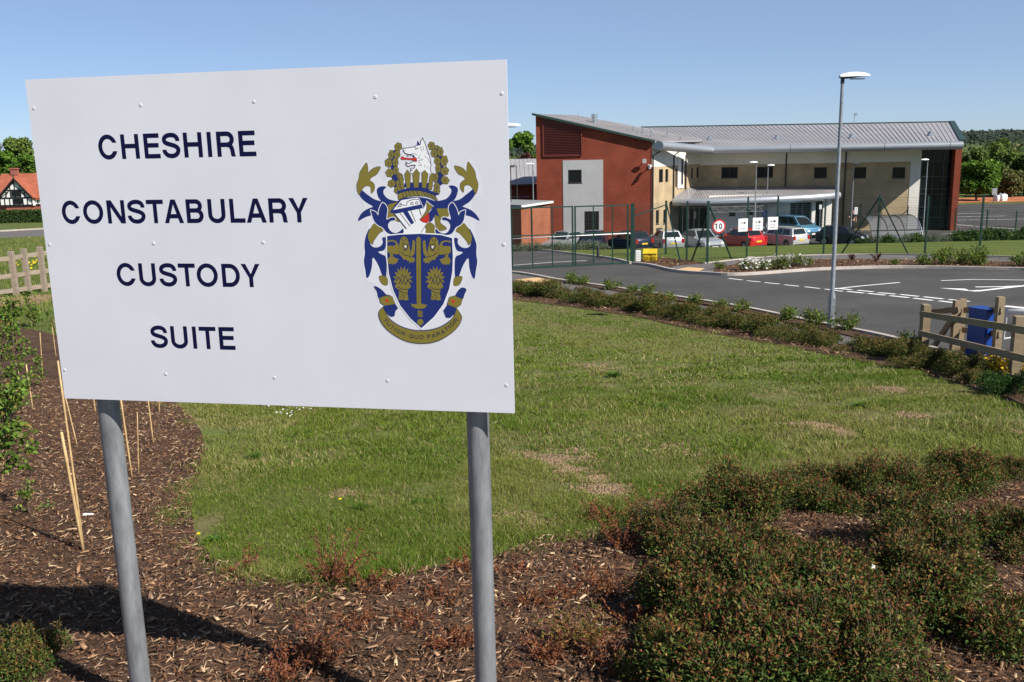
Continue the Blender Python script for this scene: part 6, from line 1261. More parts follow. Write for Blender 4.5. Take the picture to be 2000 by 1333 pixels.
shrub('dark_shrub', 'dark green shrub at the right picture edge below the wooden fence', 'shrub', g(1990, 775), 'dk', dict(hd, seed=160, cols=[(.03,.075,.015),(.05,.11,.02)], w=[1,1], tips=0), sc=.62)
# yellow-flowered plant
o = shrub('yellow_flowered_shrub', 'small shrub covered in yellow flowers at the foot of the wooden fence', 'shrub', g(1958, 745), 'yl', dict(hd, seed=161, n=900, rx=.3, ry=.25, h=.4, ll=.05), sc=.8)
r = np.random.default_rng(5); pts = [(r.uniform(-.26,.26), r.uniform(-.25,.2), r.uniform(.14,.42)) for _ in range(260)]; V, T = flower_mesh(pts, .032, (.70,.46,.01), r, 4); npmesh('flowers', V, 4, m_petal, T, o)['kind'] = 'stuff'
# small young plants beside the road
yp = dict(rx=.34, ry=.3, h=.42, n=420, ll=.085, cols=[(.08,.14,.02),(.12,.18,.03),(.18,.19,.045)], w=[2,2,1], tips=0, up_=1.0, nl=7)
for i, (px, py, s, lab) in enumerate([(1112,556,1.0,'leftmost of the light green plants on the near kerb strip'),(1140,559,.8,'second of the light green plants on the near kerb strip'),(1195,568,.9,'third light green plant on the near kerb strip'),(1235,574,.7,'fourth light green plant on the near kerb strip'),(1262,580,.9,'fifth light green plant on the near kerb strip'),(1310,590,.7,'sixth light green plant on the near kerb strip'),(1362,598,.8,'light green plant on the near kerb strip mid way to the lamp'),(1405,606,.7,'light green plant on the strip before the longest dashes'),(1450,612,.8,'light green plant on the strip right of the mid way one'),(1545,630,.9,'light green plant second left of the tall lamp foot'),(1588,640,1.0,'light green plant just left of the tall lamp foot'),(1650,650,.9,'light green plant just right of the tall lamp foot'),(1776,690,.8,'light green plant left of the wooden corner post'),
  (1407,528,.7,'tiny plant at the left tip of the far bed'),(1745,520,.6,'round plant in the far bed right of the tall lamp'),(1798,522,1.0,'bright green plant low in the far bed below the leaning brace'),(1848,520,1.3,'leafy plant in the far bed with long shoots'),(1880,517,1.0,'leafy plant in the far bed beside the long shoots'),(1905,520,1.3,'rightmost large leafy plant in the far bed'),(1995,523,1.1,'plant of the far bed cut by the right picture edge')]):
    shrub('young_plant', lab, 'plant', g(px, py), 'yp%d' % (i % 3), dict(yp, seed=170 + i % 3), mt=m_leaf, rz=i*1.7, sc=s*(1.0 if py > 540 else 1.15))
def wispy(px, py, h, label, n=9, seed=3, cols=((.07,.13,.02),(.12,.16,.03))):
    r = np.random.default_rng(seed); o = thing('wispy_shrub', label, 'shrub', tuple(g(px, py))); mb = MB(); C = []; D = []
    for i in range(n):
        a = r.uniform(-1, 1); P = [Vector((0,0,0))]; dd = Vector((a*.6, r.uniform(-.3,.3), 1)).normalized()
        for k in range(5): dd = (dd + Vector(r.normal(size=3)*.12)).normalized(); P.append(P[-1] + dd*h*r.uniform(.5,1)/5)
        mb.tube(P, [.012,.01,.008,.006,.004,.002], 4, cap=False)
        for k in range(26): t = r.uniform(.25, 1); j = min(4, int(t*5)); C.append(P[j].lerp(P[j+1], t*5-j)); D.append(Vector(r.normal(size=3)) + dd)
    mb.build('stems', m_stem, o, local=True); n2 = len(C); V = leafquads(np.array(C), np.array(D), rdir(n2, r), .09*r.uniform(.5,1.3,n2), .035*r.uniform(.7,1.2,n2)); npmesh('foliage', V, 4, m_leaf, np.repeat(pal(cols, [1]*len(cols), n2, r), 4, 0), o)
wispy(1843, 517, 1.1, 'tall wispy shrub in the far bed, left of two', seed=3); wispy(1875, 516, .9, 'shorter wispy russet shoots between the two tall ones', seed=4, cols=((.14,.09,.03),(.12,.13,.03))); wispy(1903, 519, 1.15, 'tall wispy shrub in the far bed, right of two', seed=6, n=12)
wispy(1665, 512, .45, 'small dark leafless twig plant in the far bed by the tall lamp', seed=7, cols=((.09,.04,.03),)); wispy(1712, 513, .6, 'dark red twiggy plant in the far bed below the braced fence post', seed=8, cols=((.10,.04,.03),(.14,.06,.04)))
# white roses in the far bed
for i, (px, py, s, lab) in enumerate([(1462,531,1.0,'leftmost of the white-flowered bushes in the far bed'),(1492,529,.9,'second white-flowered bush in the far bed'),(1520,528,1.15,'third and largest white-flowered bush in the far bed'),(1550,524,1.1,'fourth white-flowered bush, upright, in the far bed'),(1577,523,.8,'rightmost white-flowered bush, with yellow tips, in the far bed')]):
    o = shrub('white_flowered_bush', lab, 'shrub', g(px, py), 'wr%d' % (i % 2), dict(yp, seed=180 + i % 2, n=700, h=.5, rx=.42, ry=.36, ll=.07), mt=m_leaf, rz=i, sc=s*1.05, group='white-flowered bushes in the far bed')
    r = np.random.default_rng(50+i); pts = [(r.uniform(-.38,.38), r.uniform(-.3,.1), r.uniform(.12,.52)) for _ in range(80)]; V, T = flower_mesh(pts, .052, (.72,.72,.66), r, 5); npmesh('flowers', V, 4, m_petal, T, o)['kind'] = 'stuff'
# lavender row and evergreen shrubs along the car park
lv_ = dict(rx=.62, ry=.45, h=.62, n=1500, ll=.10, cols=[(.13,.16,.10),(.18,.21,.14),(.09,.12,.07)], w=[2,2,1], tips=0, wid=.2, up_=1.4, nl=10)
for i, px in enumerate([1004,1022,1042,1060,1080,1099,1118,1138,1156,1172]):
    shrub('lavender_bush', 'grey-green lavender bush %s of the left row, counted from the sign' % ['first','second','third','fourth','fifth','sixth','seventh','eighth','ninth','tenth'][i], 'lavender', Vector((at(px, 470, 65.4).x, 65.4, float(G(at(px, 470, 65.4).x, 65.4)))), 'lv%d' % (i % 3), dict(lv_, seed=190 + i % 3), rz=i, sc=1.1 + .15*((i*7) % 3), group='lavender row left of the gate post')
ev_ = dict(lv_, cols=[(.05,.10,.02),(.08,.14,.03),(.035,.07,.015)], ll=.13, wid=.45, up_=.5, h=.7)
for i, px in enumerate([1690,1712,1733,1752,1770,1789,1808,1826,1846,1866,1886,1905,1925,1945,1964,1985,2006]):
    lav = i in (1,3,4,6,7,8); Yq = 65.6; x = at(px, 470, Yq).x
    shrub('lavender_bush' if lav else 'evergreen_bush', ('grey lavender clump' if lav else 'dark green bush') + ' %s in the row at the right end of the lawn' % ['first','second','third','fourth','fifth','sixth','seventh','eighth','ninth','tenth','eleventh','twelfth','thirteenth','fourteenth','fifteenth','sixteenth','last'][i], 'lavender' if lav else 'bush', Vector((x, Yq, float(G(x, Yq)))), ('lv%d' if lav else 'ev%d') % (i % 3), dict(lv_ if lav else ev_, seed=(190 if lav else 200) + i % 3), rz=i*.9, sc=(.95 + .2*((i*5) % 3)) * (1 if lav else (1.0 + .02*i)), group='bushes at the right end of the compound lawn')
# leafy saplings at the left edge
def sapling(px, py, h, sp, n, label, seed, lean=0, ll=.045, low=.15, cols=((.09,.17,.02),(.13,.22,.03),(.17,.24,.04),(.06,.12,.015),(.24,.17,.05))):
    r = np.random.default_rng(seed); p = g(px, py); o = thing('sapling', label, 'sapling', tuple(p), 0, 'young saplings in the mulch bed'); mb = MB(); P = [Vector((0,0,-.03))]; dd = Vector((lean,0,1)).normalized()
    for k in range(7): dd = (dd + Vector(r.normal(size=3)*.07)).normalized(); P.append(P[-1] + dd*h/7)
    mb.tube(P, [.010 - .001*k for k in range(8)], 6); tw = []; n = int(n*1.3)
    for k in range(n):
        t = r.uniform(low, 1)*7; j = min(6, int(t)); q = P[j].lerp(P[j+1], t-j); a = r.uniform(0, 6.283); L_ = sp*r.uniform(.4, 1)*(1.15 - t/9); d2 = Vector((math.cos(a), math.sin(a), r.uniform(.1,.8))).normalized(); Q = [q, q + d2*L_*.5, q + d2*L_ + Vector((0,0,-.12*L_))]; mb.tube(Q, [.004,.003,.0015], 4, cap=False); tw.append(Q)
    mb.build('trunk', m_stem, o, local=True); C = []; D = []
    for Q in tw:
        for _ in range(15): t = r.uniform(.15, 1); C.append((Q[0].lerp(Q[1], t*2) if t < .5 else Q[1].lerp(Q[2], t*2-1)) + Vector(r.normal(size=3)*.012)); D.append(Vector(r.normal(size=3)) + (Q[2]-Q[0]).normalized()*.6)
    n2 = len(C); V = leafquads(np.array(C), np.array(D), unit(rdir(n2, r) + np.array([0,-.3,.9])), ll*.85*r.uniform(.5,1.25,n2), ll*.62*r.uniform(.7,1.15,n2)); npmesh('crown', V, 4, m_leaf, np.repeat(pal(cols, [3,3,2,3,1], n2, r), 4, 0), o)
sapling(45, 830, 1.40, .34, 52, 'tall leafy sapling with drooping twigs, between the pair of canes', 11, ll=.05)
sapling(-15, 1010, .95, .42, 46, 'leafy sapling at the left picture edge reaching in above the mulch', 12, .15, ll=.055, low=.35)
sapling(5, 760, 1.15, .42, 46, 'bushy sapling at the left picture edge below the wooden fence', 13, ll=.05)
sapling(66, 640, .75, .30, 30, 'small sapling in front of the wooden fence posts', 14, ll=.06)
sapling(85, 760, .60, .18, 22, 'slim sapling nearest the left end of the board', 15, ll=.035)
sapling(0, 860, .55, .22, 26, 'low sapling with small leaves at the left edge, left of the pair of canes', 16, ll=.035)
sapling(-5, 690, 1.3, .5, 46, 'far sapling cut by the left picture edge near the fence', 17, ll=.06)
sapling(60, 1010, .28, .2, 12, 'low seedling at the foot of the leftmost sapling', 18, ll=.03, low=.1)
# ---- mulch chips
def chips(name, poly, n, ymin, ymax, off, smin, smax, xr=(-8, 7), seed=1, dens_y=True):
    r = np.random.default_rng(seed); k = 0; X = []; Yl = []
    pp = [(p.x, p.y) for p in poly]; need = n
    while need > 0:
        x = r.uniform(xr[0], xr[1], 60000); y = ymin + (ymax-ymin)*r.random(60000)**(1.7 if dens_y else 1); m_ = inside(x, y, pp)
        if dens_y: m_ &= np.abs(x) < y*.85 + 1.2
        if not m_.any(): break
        x, y = x[m_][:need], y[m_][:need]; X.append(x); Yl.append(y); need -= len(x)
    x = np.concatenate(X); y = np.concatenate(Yl); n = len(x); L_ = (smin + (smax-smin)*r.random(n)**2.2)[:, None]; Wd = L_*(.06 + .28*r.random((n,1))**1.6); Th = L_*r.uniform(.03,.09,(n,1))
    a = r.uniform(0, 6.283, n); ti = r.normal(0, .34, n); d = np.stack([np.cos(a)*np.cos(ti), np.sin(a)*np.cos(ti), np.sin(ti)], 1); up = unit(np.array([0,0,1.]) + r.normal(size=(n,3))*.28); s = unit(np.cross(d, up)); w_ = np.cross(s, d)
    C = np.stack([x, y, G(x, y) + off + r.uniform(0, .022, n)], 1); tp = r.uniform(.4, 1, (n,1)); V = []
    for sx, sy, sz in ((-1,-1,-1),(1,-1,-1),(1,1,-1),(-1,1,-1),(-1,-1,1),(1,-1,1),(1,1,1),(-1,1,1)): V.append(C + d*L_*sx/2 + s*Wd*sy/2*(tp if sx > 0 else 1) + w_*Th*sz/2)
    V = np.stack(V, 1).reshape(-1, 3); b = (np.arange(n)*8)[:, None]; fi_ = np.array([[4,5,6,7],[0,1,5,4],[1,2,6,5],[2,3,7,6],[3,0,4,7]]); idx = (b[:, :, None] + fi_[None]).reshape(-1, 4)
    T = pal([(.115,.055,.030),(.18,.095,.052),(.062,.033,.021),(.31,.185,.105),(.50,.36,.22),(.21,.145,.10)], [5,5,3.2,3,1.4,1.6], n, r, .3); o = npmesh(name, V, idx, leafmat_chip, np.repeat(T, 8, 0)); o['kind'] = 'stuff'; return o
leafmat_chip = leafmat('bark_chip', trans=0, rough=.85)
MN = smooth_line(mulch_near, 2, True)
chips('bark_chips', MN, 165000, 2.2, 13, .028, .007, .055, seed=1)
chips('bark_chips', MN, 1900, 2.2, 9, .034, .035, .085, seed=2)
for q, (poly, nn, xr_) in enumerate([(fk + bed_back[::-1], 5000, (10, 50)), (gp([(1240,516),(1246,510),(1290,505),(1340,511),(1375,516),(1352,518),(1322,520),(1296,528),(1262,519)]), 900, (5, 14))]):
    ysb = [p.y for p in poly]; chips('bark_chips', poly, nn, min(ysb), max(ysb), .065, .05, .16, (min(p.x for p in poly), min(40, max(p.x for p in poly))), seed=5+q, dens_y=False)
hb = gp([(940,562),(1000,566),(1080,579),(1180,593),(1300,607),(1420,631),(1560,661),(1640,679),(1700,713),(1830,728),(1905,732),(1990,765),(2100,800),(2100,850),(2000,800),(1930,775),(1800,735),(1700,712),(1560,684),(1400,655),(1250,622),(1100,600),(940,580)])
chips('bark_chips', hb, 4500, 9, 36, .058, .03, .09, (0, 14), seed=9, dens_y=False)
# ---- worn patches: loose crumbs of soil thinning out into the turf
r = np.random.default_rng(91); XX_ = []; SS_ = []
for a, b, c, d, e in soil_spots:
    p = g(a, b); sx_ = max(.08, (g(a+c, b).x - g(a-c, b).x)/2); sy_ = max(.06, (g(a, b-d).y - g(a, b+d).y)/2); k = int((3200 + 3500*sx_*sy_)*e); u = r.normal(0, .55, k); v = r.normal(0, .5, k)
    XX_.append(np.stack([p.x + u*sx_, p.y + v*sy_ - .5*u*sy_], 1)); SS_.append(np.full(k, .006 + p.y*.0009))
    ok = (vnoise(XX_[-1][:,0], XX_[-1][:,1], .16, 9)*.6 + vnoise(XX_[-1][:,0], XX_[-1][:,1], .05, 10)*.4) < .55 + .1*r.normal(size=k); XX_[-1] = XX_[-1][ok]; SS_[-1] = SS_[-1][ok]
XX_ = np.vstack(XX_); SS_ = np.concatenate(SS_)*r.uniform(.4, 1.5, len(XX_)); n = len(XX_); C = np.column_stack([XX_, G(XX_[:,0], XX_[:,1]) + .022 + r.uniform(0, .006, n)]); V = []
d = rdir(n, r); d[:,2] *= .3; d = unit(d); up = unit(rdir(n, r)*.3 + np.array([0,0,1.])); s_2 = unit(np.cross(d, up)); w2 = np.cross(s_2, d); SS_ = SS_[:,None]
for sx, sy, sz in ((-1,-1,-1),(1,-1,-1),(1,1,-1),(-1,1,-1),(-1,-1,1),(1,-1,1),(1,1,1),(-1,1,1)): V.append(C + d*SS_*sx*.6 + s_2*SS_*sy*.5*(.7 if sz > 0 else 1) + w2*SS_*sz*.22)
V = np.stack(V, 1).reshape(-1, 3); b = (np.arange(n)*8)[:, None]; idx = (b[:, :, None] + np.array([[4,5,6,7],[0,1,5,4],[1,2,6,5],[2,3,7,6],[3,0,4,7]])[None]).reshape(-1, 4)
npmesh('soil_crumbs', V, idx, leafmat_chip, np.repeat(pal([(.27,.18,.11),(.21,.14,.085),(.31,.22,.14)], [2,2,1], n, r, .1), 8, 0))['kind'] = 'stuff'
# ---- grass
LW_ = [(p.x, p.y) for p in smooth_line(lawn_near, 1, True)]
spots = [(e, g(a, b), max(.08, (g(a+c, b).x - g(a-c, b).x)/2), max(.06, (g(a, b-d).y - g(a, b+d).y)/2)) for a, b, c, d, e in soil_spots]
def blades(name, n, y0, y1, h0, h1, w, seed, poly, xlim, pw=1.0, straw=.10, edge=True, off=.015, bright=1.0):
    r = np.random.default_rng(seed); X = []; Yl = []; need = n; tries = 0
    while need > 0 and tries < 60:
        tries += 1; x = r.uniform(xlim[0], xlim[1], 80000); y = y0 + (y1-y0)*r.random(80000)**pw
        jx = x + r.normal(0, .08, 80000) + (vnoise(x, y, .3, 71)-.5)*.5; jy = y + r.normal(0, .08, 80000) + (vnoise(x, y, .3, 72)-.5)*.5; m_ = inside(jx, jy, poly) if poly else ~inside(jx, jy, [(p.x, p.y) for p in MN]); m_ &= (np.abs(x) < y*.75 + .8)
        dn = vnoise(x, y, .35, 5)*.6 + vnoise(x, y, 1.3, 6)*.4; m_ &= r.random(80000) < np.clip((dn - .12)*2.2, .12, 1)
        if edge:
            for (e, p, a, b) in spots:
                q = ((x-p.x)/a)**2 + ((y-p.y)/b)**2 + (vnoise(x, y, .16, 9)-.5)*2.2 + (vnoise(x, y, .05, 10)-.5)*1.2; m_ &= r.random(80000) > np.clip((1.9 - q)/1.7, 0, .9)*min(1, .45 + e*.55)
        x, y = x[m_][:need], y[m_][:need]; X.append(x); Yl.append(y); need -= len(x)
    x = np.concatenate(X); y = np.concatenate(Yl); n = len(x); tuft = vnoise(x, y, .22, 11); big = vnoise(x, y, 1.1, 12)
    h = r.uniform(h0, h1, n)*(.55 + .9*tuft*(.5+big)); w2 = w*r.uniform(.6, 1.3, n); a = r.uniform(0, 6.283, n); s = np.stack([np.cos(a), np.sin(a), a*0], 1); lean = np.stack([r.normal(0,.5,n), r.normal(0,.5,n), a*0], 1)
    B = np.stack([x, y, G(x, y) + off], 1); z = np.array([0,0,1.]); M_ = B + z*(h*.55)[:,None] + lean*(h*.28)[:,None]; Tp = B + z*(h*.88)[:,None] + lean*(h*.95)[:,None]
    V = np.stack([B - s*w2[:,None]/2, B + s*w2[:,None]/2, M_ - s*w2[:,None]*.42, M_ + s*w2[:,None]*.42, Tp - s*w2[:,None]*.06, Tp + s*w2[:,None]*.06], 1).reshape(-1, 3)
    b = (np.arange(n)*6)[:, None]; idx = (b[:, :, None] + np.array([[0,1,3,2],[2,3,5,4]])[None]).reshape(-1, 4)
    g1 = np.array([.160,.215,.028]); g2 = np.array([.098,.162,.018]); g3 = np.array([.29,.275,.08]); mixv = np.clip(vnoise(x, y, .7, 21)*.7 + vnoise(x, y, 2.5, 22)*.6 - .15, 0, 1)[:,None]
    T = g1*(1-mixv) + g2*mixv; dry = (vnoise(x, y, 1.6, 25) > .58)[:,None]*.36; T = T*(1-dry) + g3*dry; st_ = r.random(n) < straw*(1 + 2*(vnoise(x, y, .9, 30) > .6)); T[st_] = pal([(.42,.36,.17),(.30,.24,.10)], [1,1], int(st_.sum()), r); T = T*(1 + r.uniform(-.22,.22,(n,1)))*bright
    o = npmesh(name, V, idx, m_grass, np.repeat(T, 6, 0)); o['kind'] = 'stuff'; return o
blades('grass', 150000, 3.4, 7.5, .025, .060, .0036, 1, LW_, (-5, 6), 1.15)
blades('grass', 135000, 7.5, 13, .03, .065, .007, 2, LW_, (-7, 9), 1.2)
blades('grass', 105000, 13, 34, .03, .06, .014, 3, LW_, (-9, 16), 1.5, straw=.07)
blades('grass', 45000, 9, 60, .06, .14, .022, 4, None, (-36, -4.5), 1.6, straw=.08, edge=False, off=0)
def clump(px, py, n, h, w, sp, label, cols, seed, name='weed_clump'):
    r = np.random.default_rng(seed); p = g(px, py); a = r.uniform(0, 6.283, n); t = r.uniform(.1, 1, n); d = np.stack([np.cos(a)*t*sp, np.sin(a)*t*sp, np.full(n, 1.0)], 1); C = np.stack([np.cos(a)*t*sp*h*.25, np.sin(a)*t*sp*h*.25, a*0], 1)
    V = leafquads(C, d, np.stack([-np.cos(a)*.2, -np.sin(a)*.2, a*0+1], 1) + r.normal(size=(n,3))*.1, h*r.uniform(.6,1.2,n), np.full(n, w)); o = npmesh(name, V, 4, m_leaf, np.repeat(pal(cols, [1]*len(cols), n, r), 4, 0)); o.location = p + Vector((0,0,.01)); tag(o, label, 'plant', 'weeds in the lawn')
DG = ((.07,.145,.018),(.10,.18,.024),(.055,.12,.016))
for i, a in enumerate([(425,1065,70,.11,.022,1.5,'dark leafy weed with a yellow flower at the lawn corner'),(1200,740,160,.22,.012,.9,'dark tall tuft in the lawn right of the board, left of two'),(1290,800,80,.14,.01,.9,'faint dark tuft below the two in the lawn'),(1680,800,120,.16,.014,1.2,'dark tuft in the lawn left of the bare soil strip'),(700,1000,200,.09,.012,1.5,'broad dark clover clump near the lawn bottom'),(860,985,140,.08,.012,1.6,'clover clump left of the right post'),(590,1090,120,.08,.014,1.5,'leafy rosette clump at the lower lawn edge left'),(1070,1020,60,.10,.008,1.6,'spiky grass rosette right of the right post'),(500,900,110,.15,.007,.8,'long-bladed tuft behind the left lawn edge'),(820,990,60,.10,.02,1.4,'broad-leaved weed left of the right post in the lawn'),(1610,935,50,.10,.012,1.2,'small grey-green tuft above the shrub mass'),(950,700,80,.2,.012,.9,'tuft just past the board edge')]): clump(a[0], a[1], int(a[2]*1.5), a[3]*.62, a[4]*.7, a[5]*2.2, a[6], DG, 300+i)
r = np.random.default_rng(77); P_ = []
for cx, cy, k in ((570,812,26),(120,545,8),(30,500,30)):
    for _ in range(k): q = g(cx + r.normal()*(24 if k != 30 else 40), cy + r.normal()*(7 if k != 30 else 12)); P_.append((q.x, q.y, q.z + (.07 if q.y < 12 else .12)))
V, T = flower_mesh(P_, .011, (.8,.8,.78), r, 6, (.7,.5,.02)); V2, T2 = flower_mesh([(q.x, q.y, q.z+.15) for q in [g(60 + r.normal()*28, 521 + r.normal()*6) for _ in range(40)]], .05, (.75,.55,.02), r, 4)
o = npmesh('daisies', V, 4, m_petal, T); o['kind'] = 'stuff'; o = npmesh('buttercups', V2, 4, m_petal, T2); o['kind'] = 'stuff'
for (px, py, lab) in ((390,1056,'yellow flower on the weed at the lawn corner'),(666,986,'lone yellow flower in the grass near the lawn bottom')):
    q = g(px, py + 8); V, T = flower_mesh([(0,0,.075)], .013, (.80,.62,.01), r, 8); o = npmesh('yellow_flower', V, 4, m_petal, T); o.location = q; tag(o, lab, 'flower'); mb = MB(); mb.tube([(0,0,0),(.004,0,.074)], .0015, 5); mb.build('stem', bpy.data.materials['red_stem0'], o, local=True)

# ================================================================ TREES AND FAR COUNTRY
_tr = {}
def crown_mesh(seed, rx, ry, h, n, ls, cols, w, nl=18, squash=.8):
    r = np.random.default_rng(seed); k = nl; a = r.uniform(0, 6.283, k); q = np.sqrt(r.random(k))*.62; zz = r.uniform(.18, .88, k); prof = np.sqrt(np.clip(1 - ((zz-.45)/.62)**2, .1, 1)); Lc = np.stack([rx*q*np.cos(a)*prof, ry*q*np.sin(a)*prof, h*zz], 1); Lr = r.uniform(.22, .36, k)*min(rx, ry, h*.7)
    kk = r.integers(0, k, n); d = rdir(n, r); s = r.uniform(.45, 1.08, n)**.6; C = Lc[kk] + d*(Lr[kk]*s)[:,None]*np.array([1,1,squash]); D = unit(d*.5 + rdir(n, r)); Nn = unit(d + rdir(n, r)*.7 + np.array([0,0,.5]))
    lobec = (1 + r.uniform(-.28, .28, (k,1)))[kk]; V = leafquads(C, D, Nn, ls*r.uniform(.6,1.3,n), ls*.75*r.uniform(.7,1.2,n)); return V, np.repeat(pal(cols, w, n, r)*lobec, 4, 0), Lc
def tree(label, px, Y, ytop, wpx, key, cols, w, n=7500, ls=.40, bark=None, base=None, group='trees', trunkh=.12, name='tree', cat='tree', rzz=0):
    x = at(px, 380, Y).x; z0 = float(G(x, Y)) if base is None else base; H_ = at(px, ytop, Y).z - z0; Wm = wpx*Y/F/2
    o = thing(name, label, cat, (x, Y, z0), rzz, group)
    if key not in _tr:
        V, T, Lc = crown_mesh(abs(hash(key)) % 1000 if False else sum(map(ord, key)), 1, 1, 1, n, 1, cols, w); _tr[key] = Lc
        V, T, Lc = crown_mesh(sum(map(ord, key)), Wm, Wm*.9, H_*(1-trunkh), n, ls, cols, w); c = npmesh('crown', V + np.array([0,0,H_*trunkh]), 4, m_leaf, T, o); mb = MB(); tw = H_*.022
        mb.tube([(0,0,-.2),(.03*H_*.1,0,H_*trunkh*1.3),(0,.02*H_,H_*.75)], [tw*1.3, tw, tw*.35], 8)
        for L_ in Lc[:9]: mb.tube([(0,0,H_*trunkh*(.7 + .5*(L_[2]/H_))), (L_[0]*.45, L_[1]*.45, H_*trunkh + L_[2]*.6), (L_[0]*.95, L_[1]*.95, H_*trunkh + L_[2])], [tw*.55, tw*.32, tw*.1], 5, cap=False)
        t_ = mb.build('trunk', bark or m_bark, o, local=True); _tr[key] = (c, t_, H_, Wm)
    else:
        c, t_, H0, W0 = _tr[key]
        for q in (c, t_): d = q.copy(); COL.objects.link(d); d.parent = o
        o.scale = (Wm/W0, Wm/W0, H_/H0)
    return o
TB = [(.10,.19,.025),(.14,.24,.03),(.06,.13,.02)]; TD = [(.09,.14,.035),(.12,.18,.04),(.065,.10,.03)]; TM = [(.13,.19,.04),(.17,.23,.05),(.10,.15,.035)]; TR = [(.09,.035,.035),(.13,.05,.045),(.06,.025,.025)]; TO = [(.17,.17,.06),(.14,.17,.05),(.20,.19,.07)]
gr = 'trees beyond the right end of the building'
tree('bright green round tree right beside the brick end pier', 1907, 118, 312, 100, 'tA', TB, [3,2,2], n=10000, ls=.42, group=gr)
tree('tall birch-like tree rising highest right of the building', 1950, 132, 270, 74, 'tB', TM, [3,2,2], n=6500, ls=.36, bark=m_birch, group=gr)
tree('darker tree behind the bright one at the building end', 1893, 138, 288, 76, 'tC', TM, [2,1,3], group=gr)
tree('olive tree between the tall birch and the right picture edge', 1972, 124, 332, 80, 'tD', TO, [2,2,1], group=gr)
tree('dark tree at the right picture edge', 2000, 136, 298, 80, 'tE', TD, [2,2,2], n=6000, group=gr)
tree('mid green tree left of the tall birch top', 1922, 142, 296, 70, 'tC', TM, [2,1,3], group=gr, rzz=2)
tree('tree just past the right picture edge', 2050, 128, 290, 90, 'tE', TD, [2,2,2], group=gr, rzz=1)
tree('low dense tree under the birch, before the earth strip', 1940, 126, 340, 84, 'tD', TO, [2,2,1], group=gr, rzz=2.4)
tree('shaded low tree at the foot of the right-edge trees', 2000, 126, 335, 90, 'tE', TD, [2,2,2], group=gr, rzz=3)
tree('low bushy tree behind the brick end pier', 1872, 128, 335, 60, 'tD', TO, [2,2,1], group=gr, rzz=4)
gl_ = 'trees left of and behind the tall brick block'
tree('bright green tree between the sign edge and the brick block', 1026, 112, 250, 66, 'tF', TB, [2,3,2], n=6500, group=gl_)
tree('purple-leaved tree between the sign edge and the brick block', 1020, 102, 288, 72, 'tG', TR, [2,2,1], n=6000, group=gl_)
tree('green tree mostly hidden behind the sign\'s upper right edge', 975, 110, 262, 80, 'tF', TB, [2,3,2], group=gl_, rzz=2)
tree('far green tree hidden by the sign, right of its middle', 880, 118, 262, 95, 'tF', TB, [2,3,2], group=gl_, rzz=1)
gc = 'trees around the timbered cottage'
tree('bright green tree behind the cottage ridge, left', 12, 172, 285, 80, 'tH', TB, [3,2,2], n=8000, ls=.5, group=gc)
tree('taller dark green tree behind the cottage, beside the sign edge', 52, 182, 262, 80, 'tI', TM, [2,3,1], n=8000, ls=.5, group=gc)
tree('green tree filling the gap right of the cottage chimney', 62, 170, 292, 80, 'tH', TB, [3,2,2], group=gc, rzz=2)
tree('tree at the left picture edge behind the cottage', -35, 176, 280, 90, 'tI', TM, [2,3,1], group=gc, rzz=3)
tree('thin grey budding tree at the left picture edge above the others', 0, 195, 268, 50, 'tJ', [(.16,.14,.12),(.12,.11,.09)], [1,1], n=1500, ls=.35, group=gc)
for i, (px, Y, yt, w_) in enumerate([(150,175,285,110),(260,180,280,110),(390,170,285,120),(520,165,282,120),(650,150,280,120),(770,135,272,110)]):
    tree('tree %s of the belt hidden behind the sign board' % ['one','two','three','four','five','six'][i], px, Y, yt, w_, 'tH' if i % 2 else 'tI', TM, [1,1,1], group='tree belt behind the sign board', rzz=i)
# clipped hedge before the cottage
r = np.random.default_rng(8); xa_, xb_ = at(-120, 420, 134).x, at(150, 420, 134).x; n = 9000; hx = r.uniform(xa_, xb_, n); hz = r.uniform(0, 1, n); face = r.integers(0, 3, n); zb_ = G(hx, np.full(n, 134.)); hh_ = 1.75
C = np.stack([hx, np.where(face == 0, 133.2, np.where(face == 1, 134.6, r.uniform(133.2,134.6,n))) + r.normal(0,.04,n), zb_ + np.where(face == 2, hh_, hz*hh_) + r.normal(0,.04,n)], 1)
o = thing('clipped_hedge', 'dark clipped hedge running before the timbered cottage', 'hedge', ((xa_+xb_)/2, 133.9, float(G((xa_+xb_)/2, 134)))); off_ = np.array(o.location)
npmesh('foliage', leafquads(C - off_, rdir(n, r), rdir(n, r) + np.array([0,-.5,.5]), np.full(n,.22), np.full(n,.16)), 4, m_leafd, np.repeat(pal([(.035,.07,.015),(.05,.09,.02)], [1,1], n, r), 4, 0), o)
mb = MB(); mb.box(((xa_+xb_)/2, 133.9, float(G((xa_+xb_)/2, 134)) + .75), (xb_-xa_, 1.2, 1.75)); mb.build('branches', mat('hedge_core', (.03,.045,.015), .9), o)
# hills and woods
def hillz(x, y):
    z = 6.5*np.exp(-((x-640)/260)**2 - ((y-1250)/300)**2) + 1.8*np.exp(-((x-250)/900)**2 - ((y-1200)/260)**2) + 3*np.exp(-((x+700)/700)**2 - ((y-1250)/300)**2)
    return z + (vnoise(x, y, 160, 41)-.5)*2
hxs = np.arange(-2200, 2400, 50.); hys = np.arange(850, 1800, 50.); HX, HY = np.meshgrid(hxs, hys); HZ = hillz(HX, HY) - 1.0 - 12*np.clip((950-HY)/100, 0, 1); i0 = (np.arange(len(hys)-1)[:,None]*len(hxs) + np.arange(len(hxs)-1)[None]).ravel(); W_n = len(hxs)
o = npmesh('hills', np.stack([HX,HY,HZ], -1).reshape(-1,3), np.stack([i0,i0+1,i0+W_n+1,i0+W_n], 1), mat('hill_grass', (.07,.10,.035), .95, var=.2, scale=.01), smooth=True); struct(o)
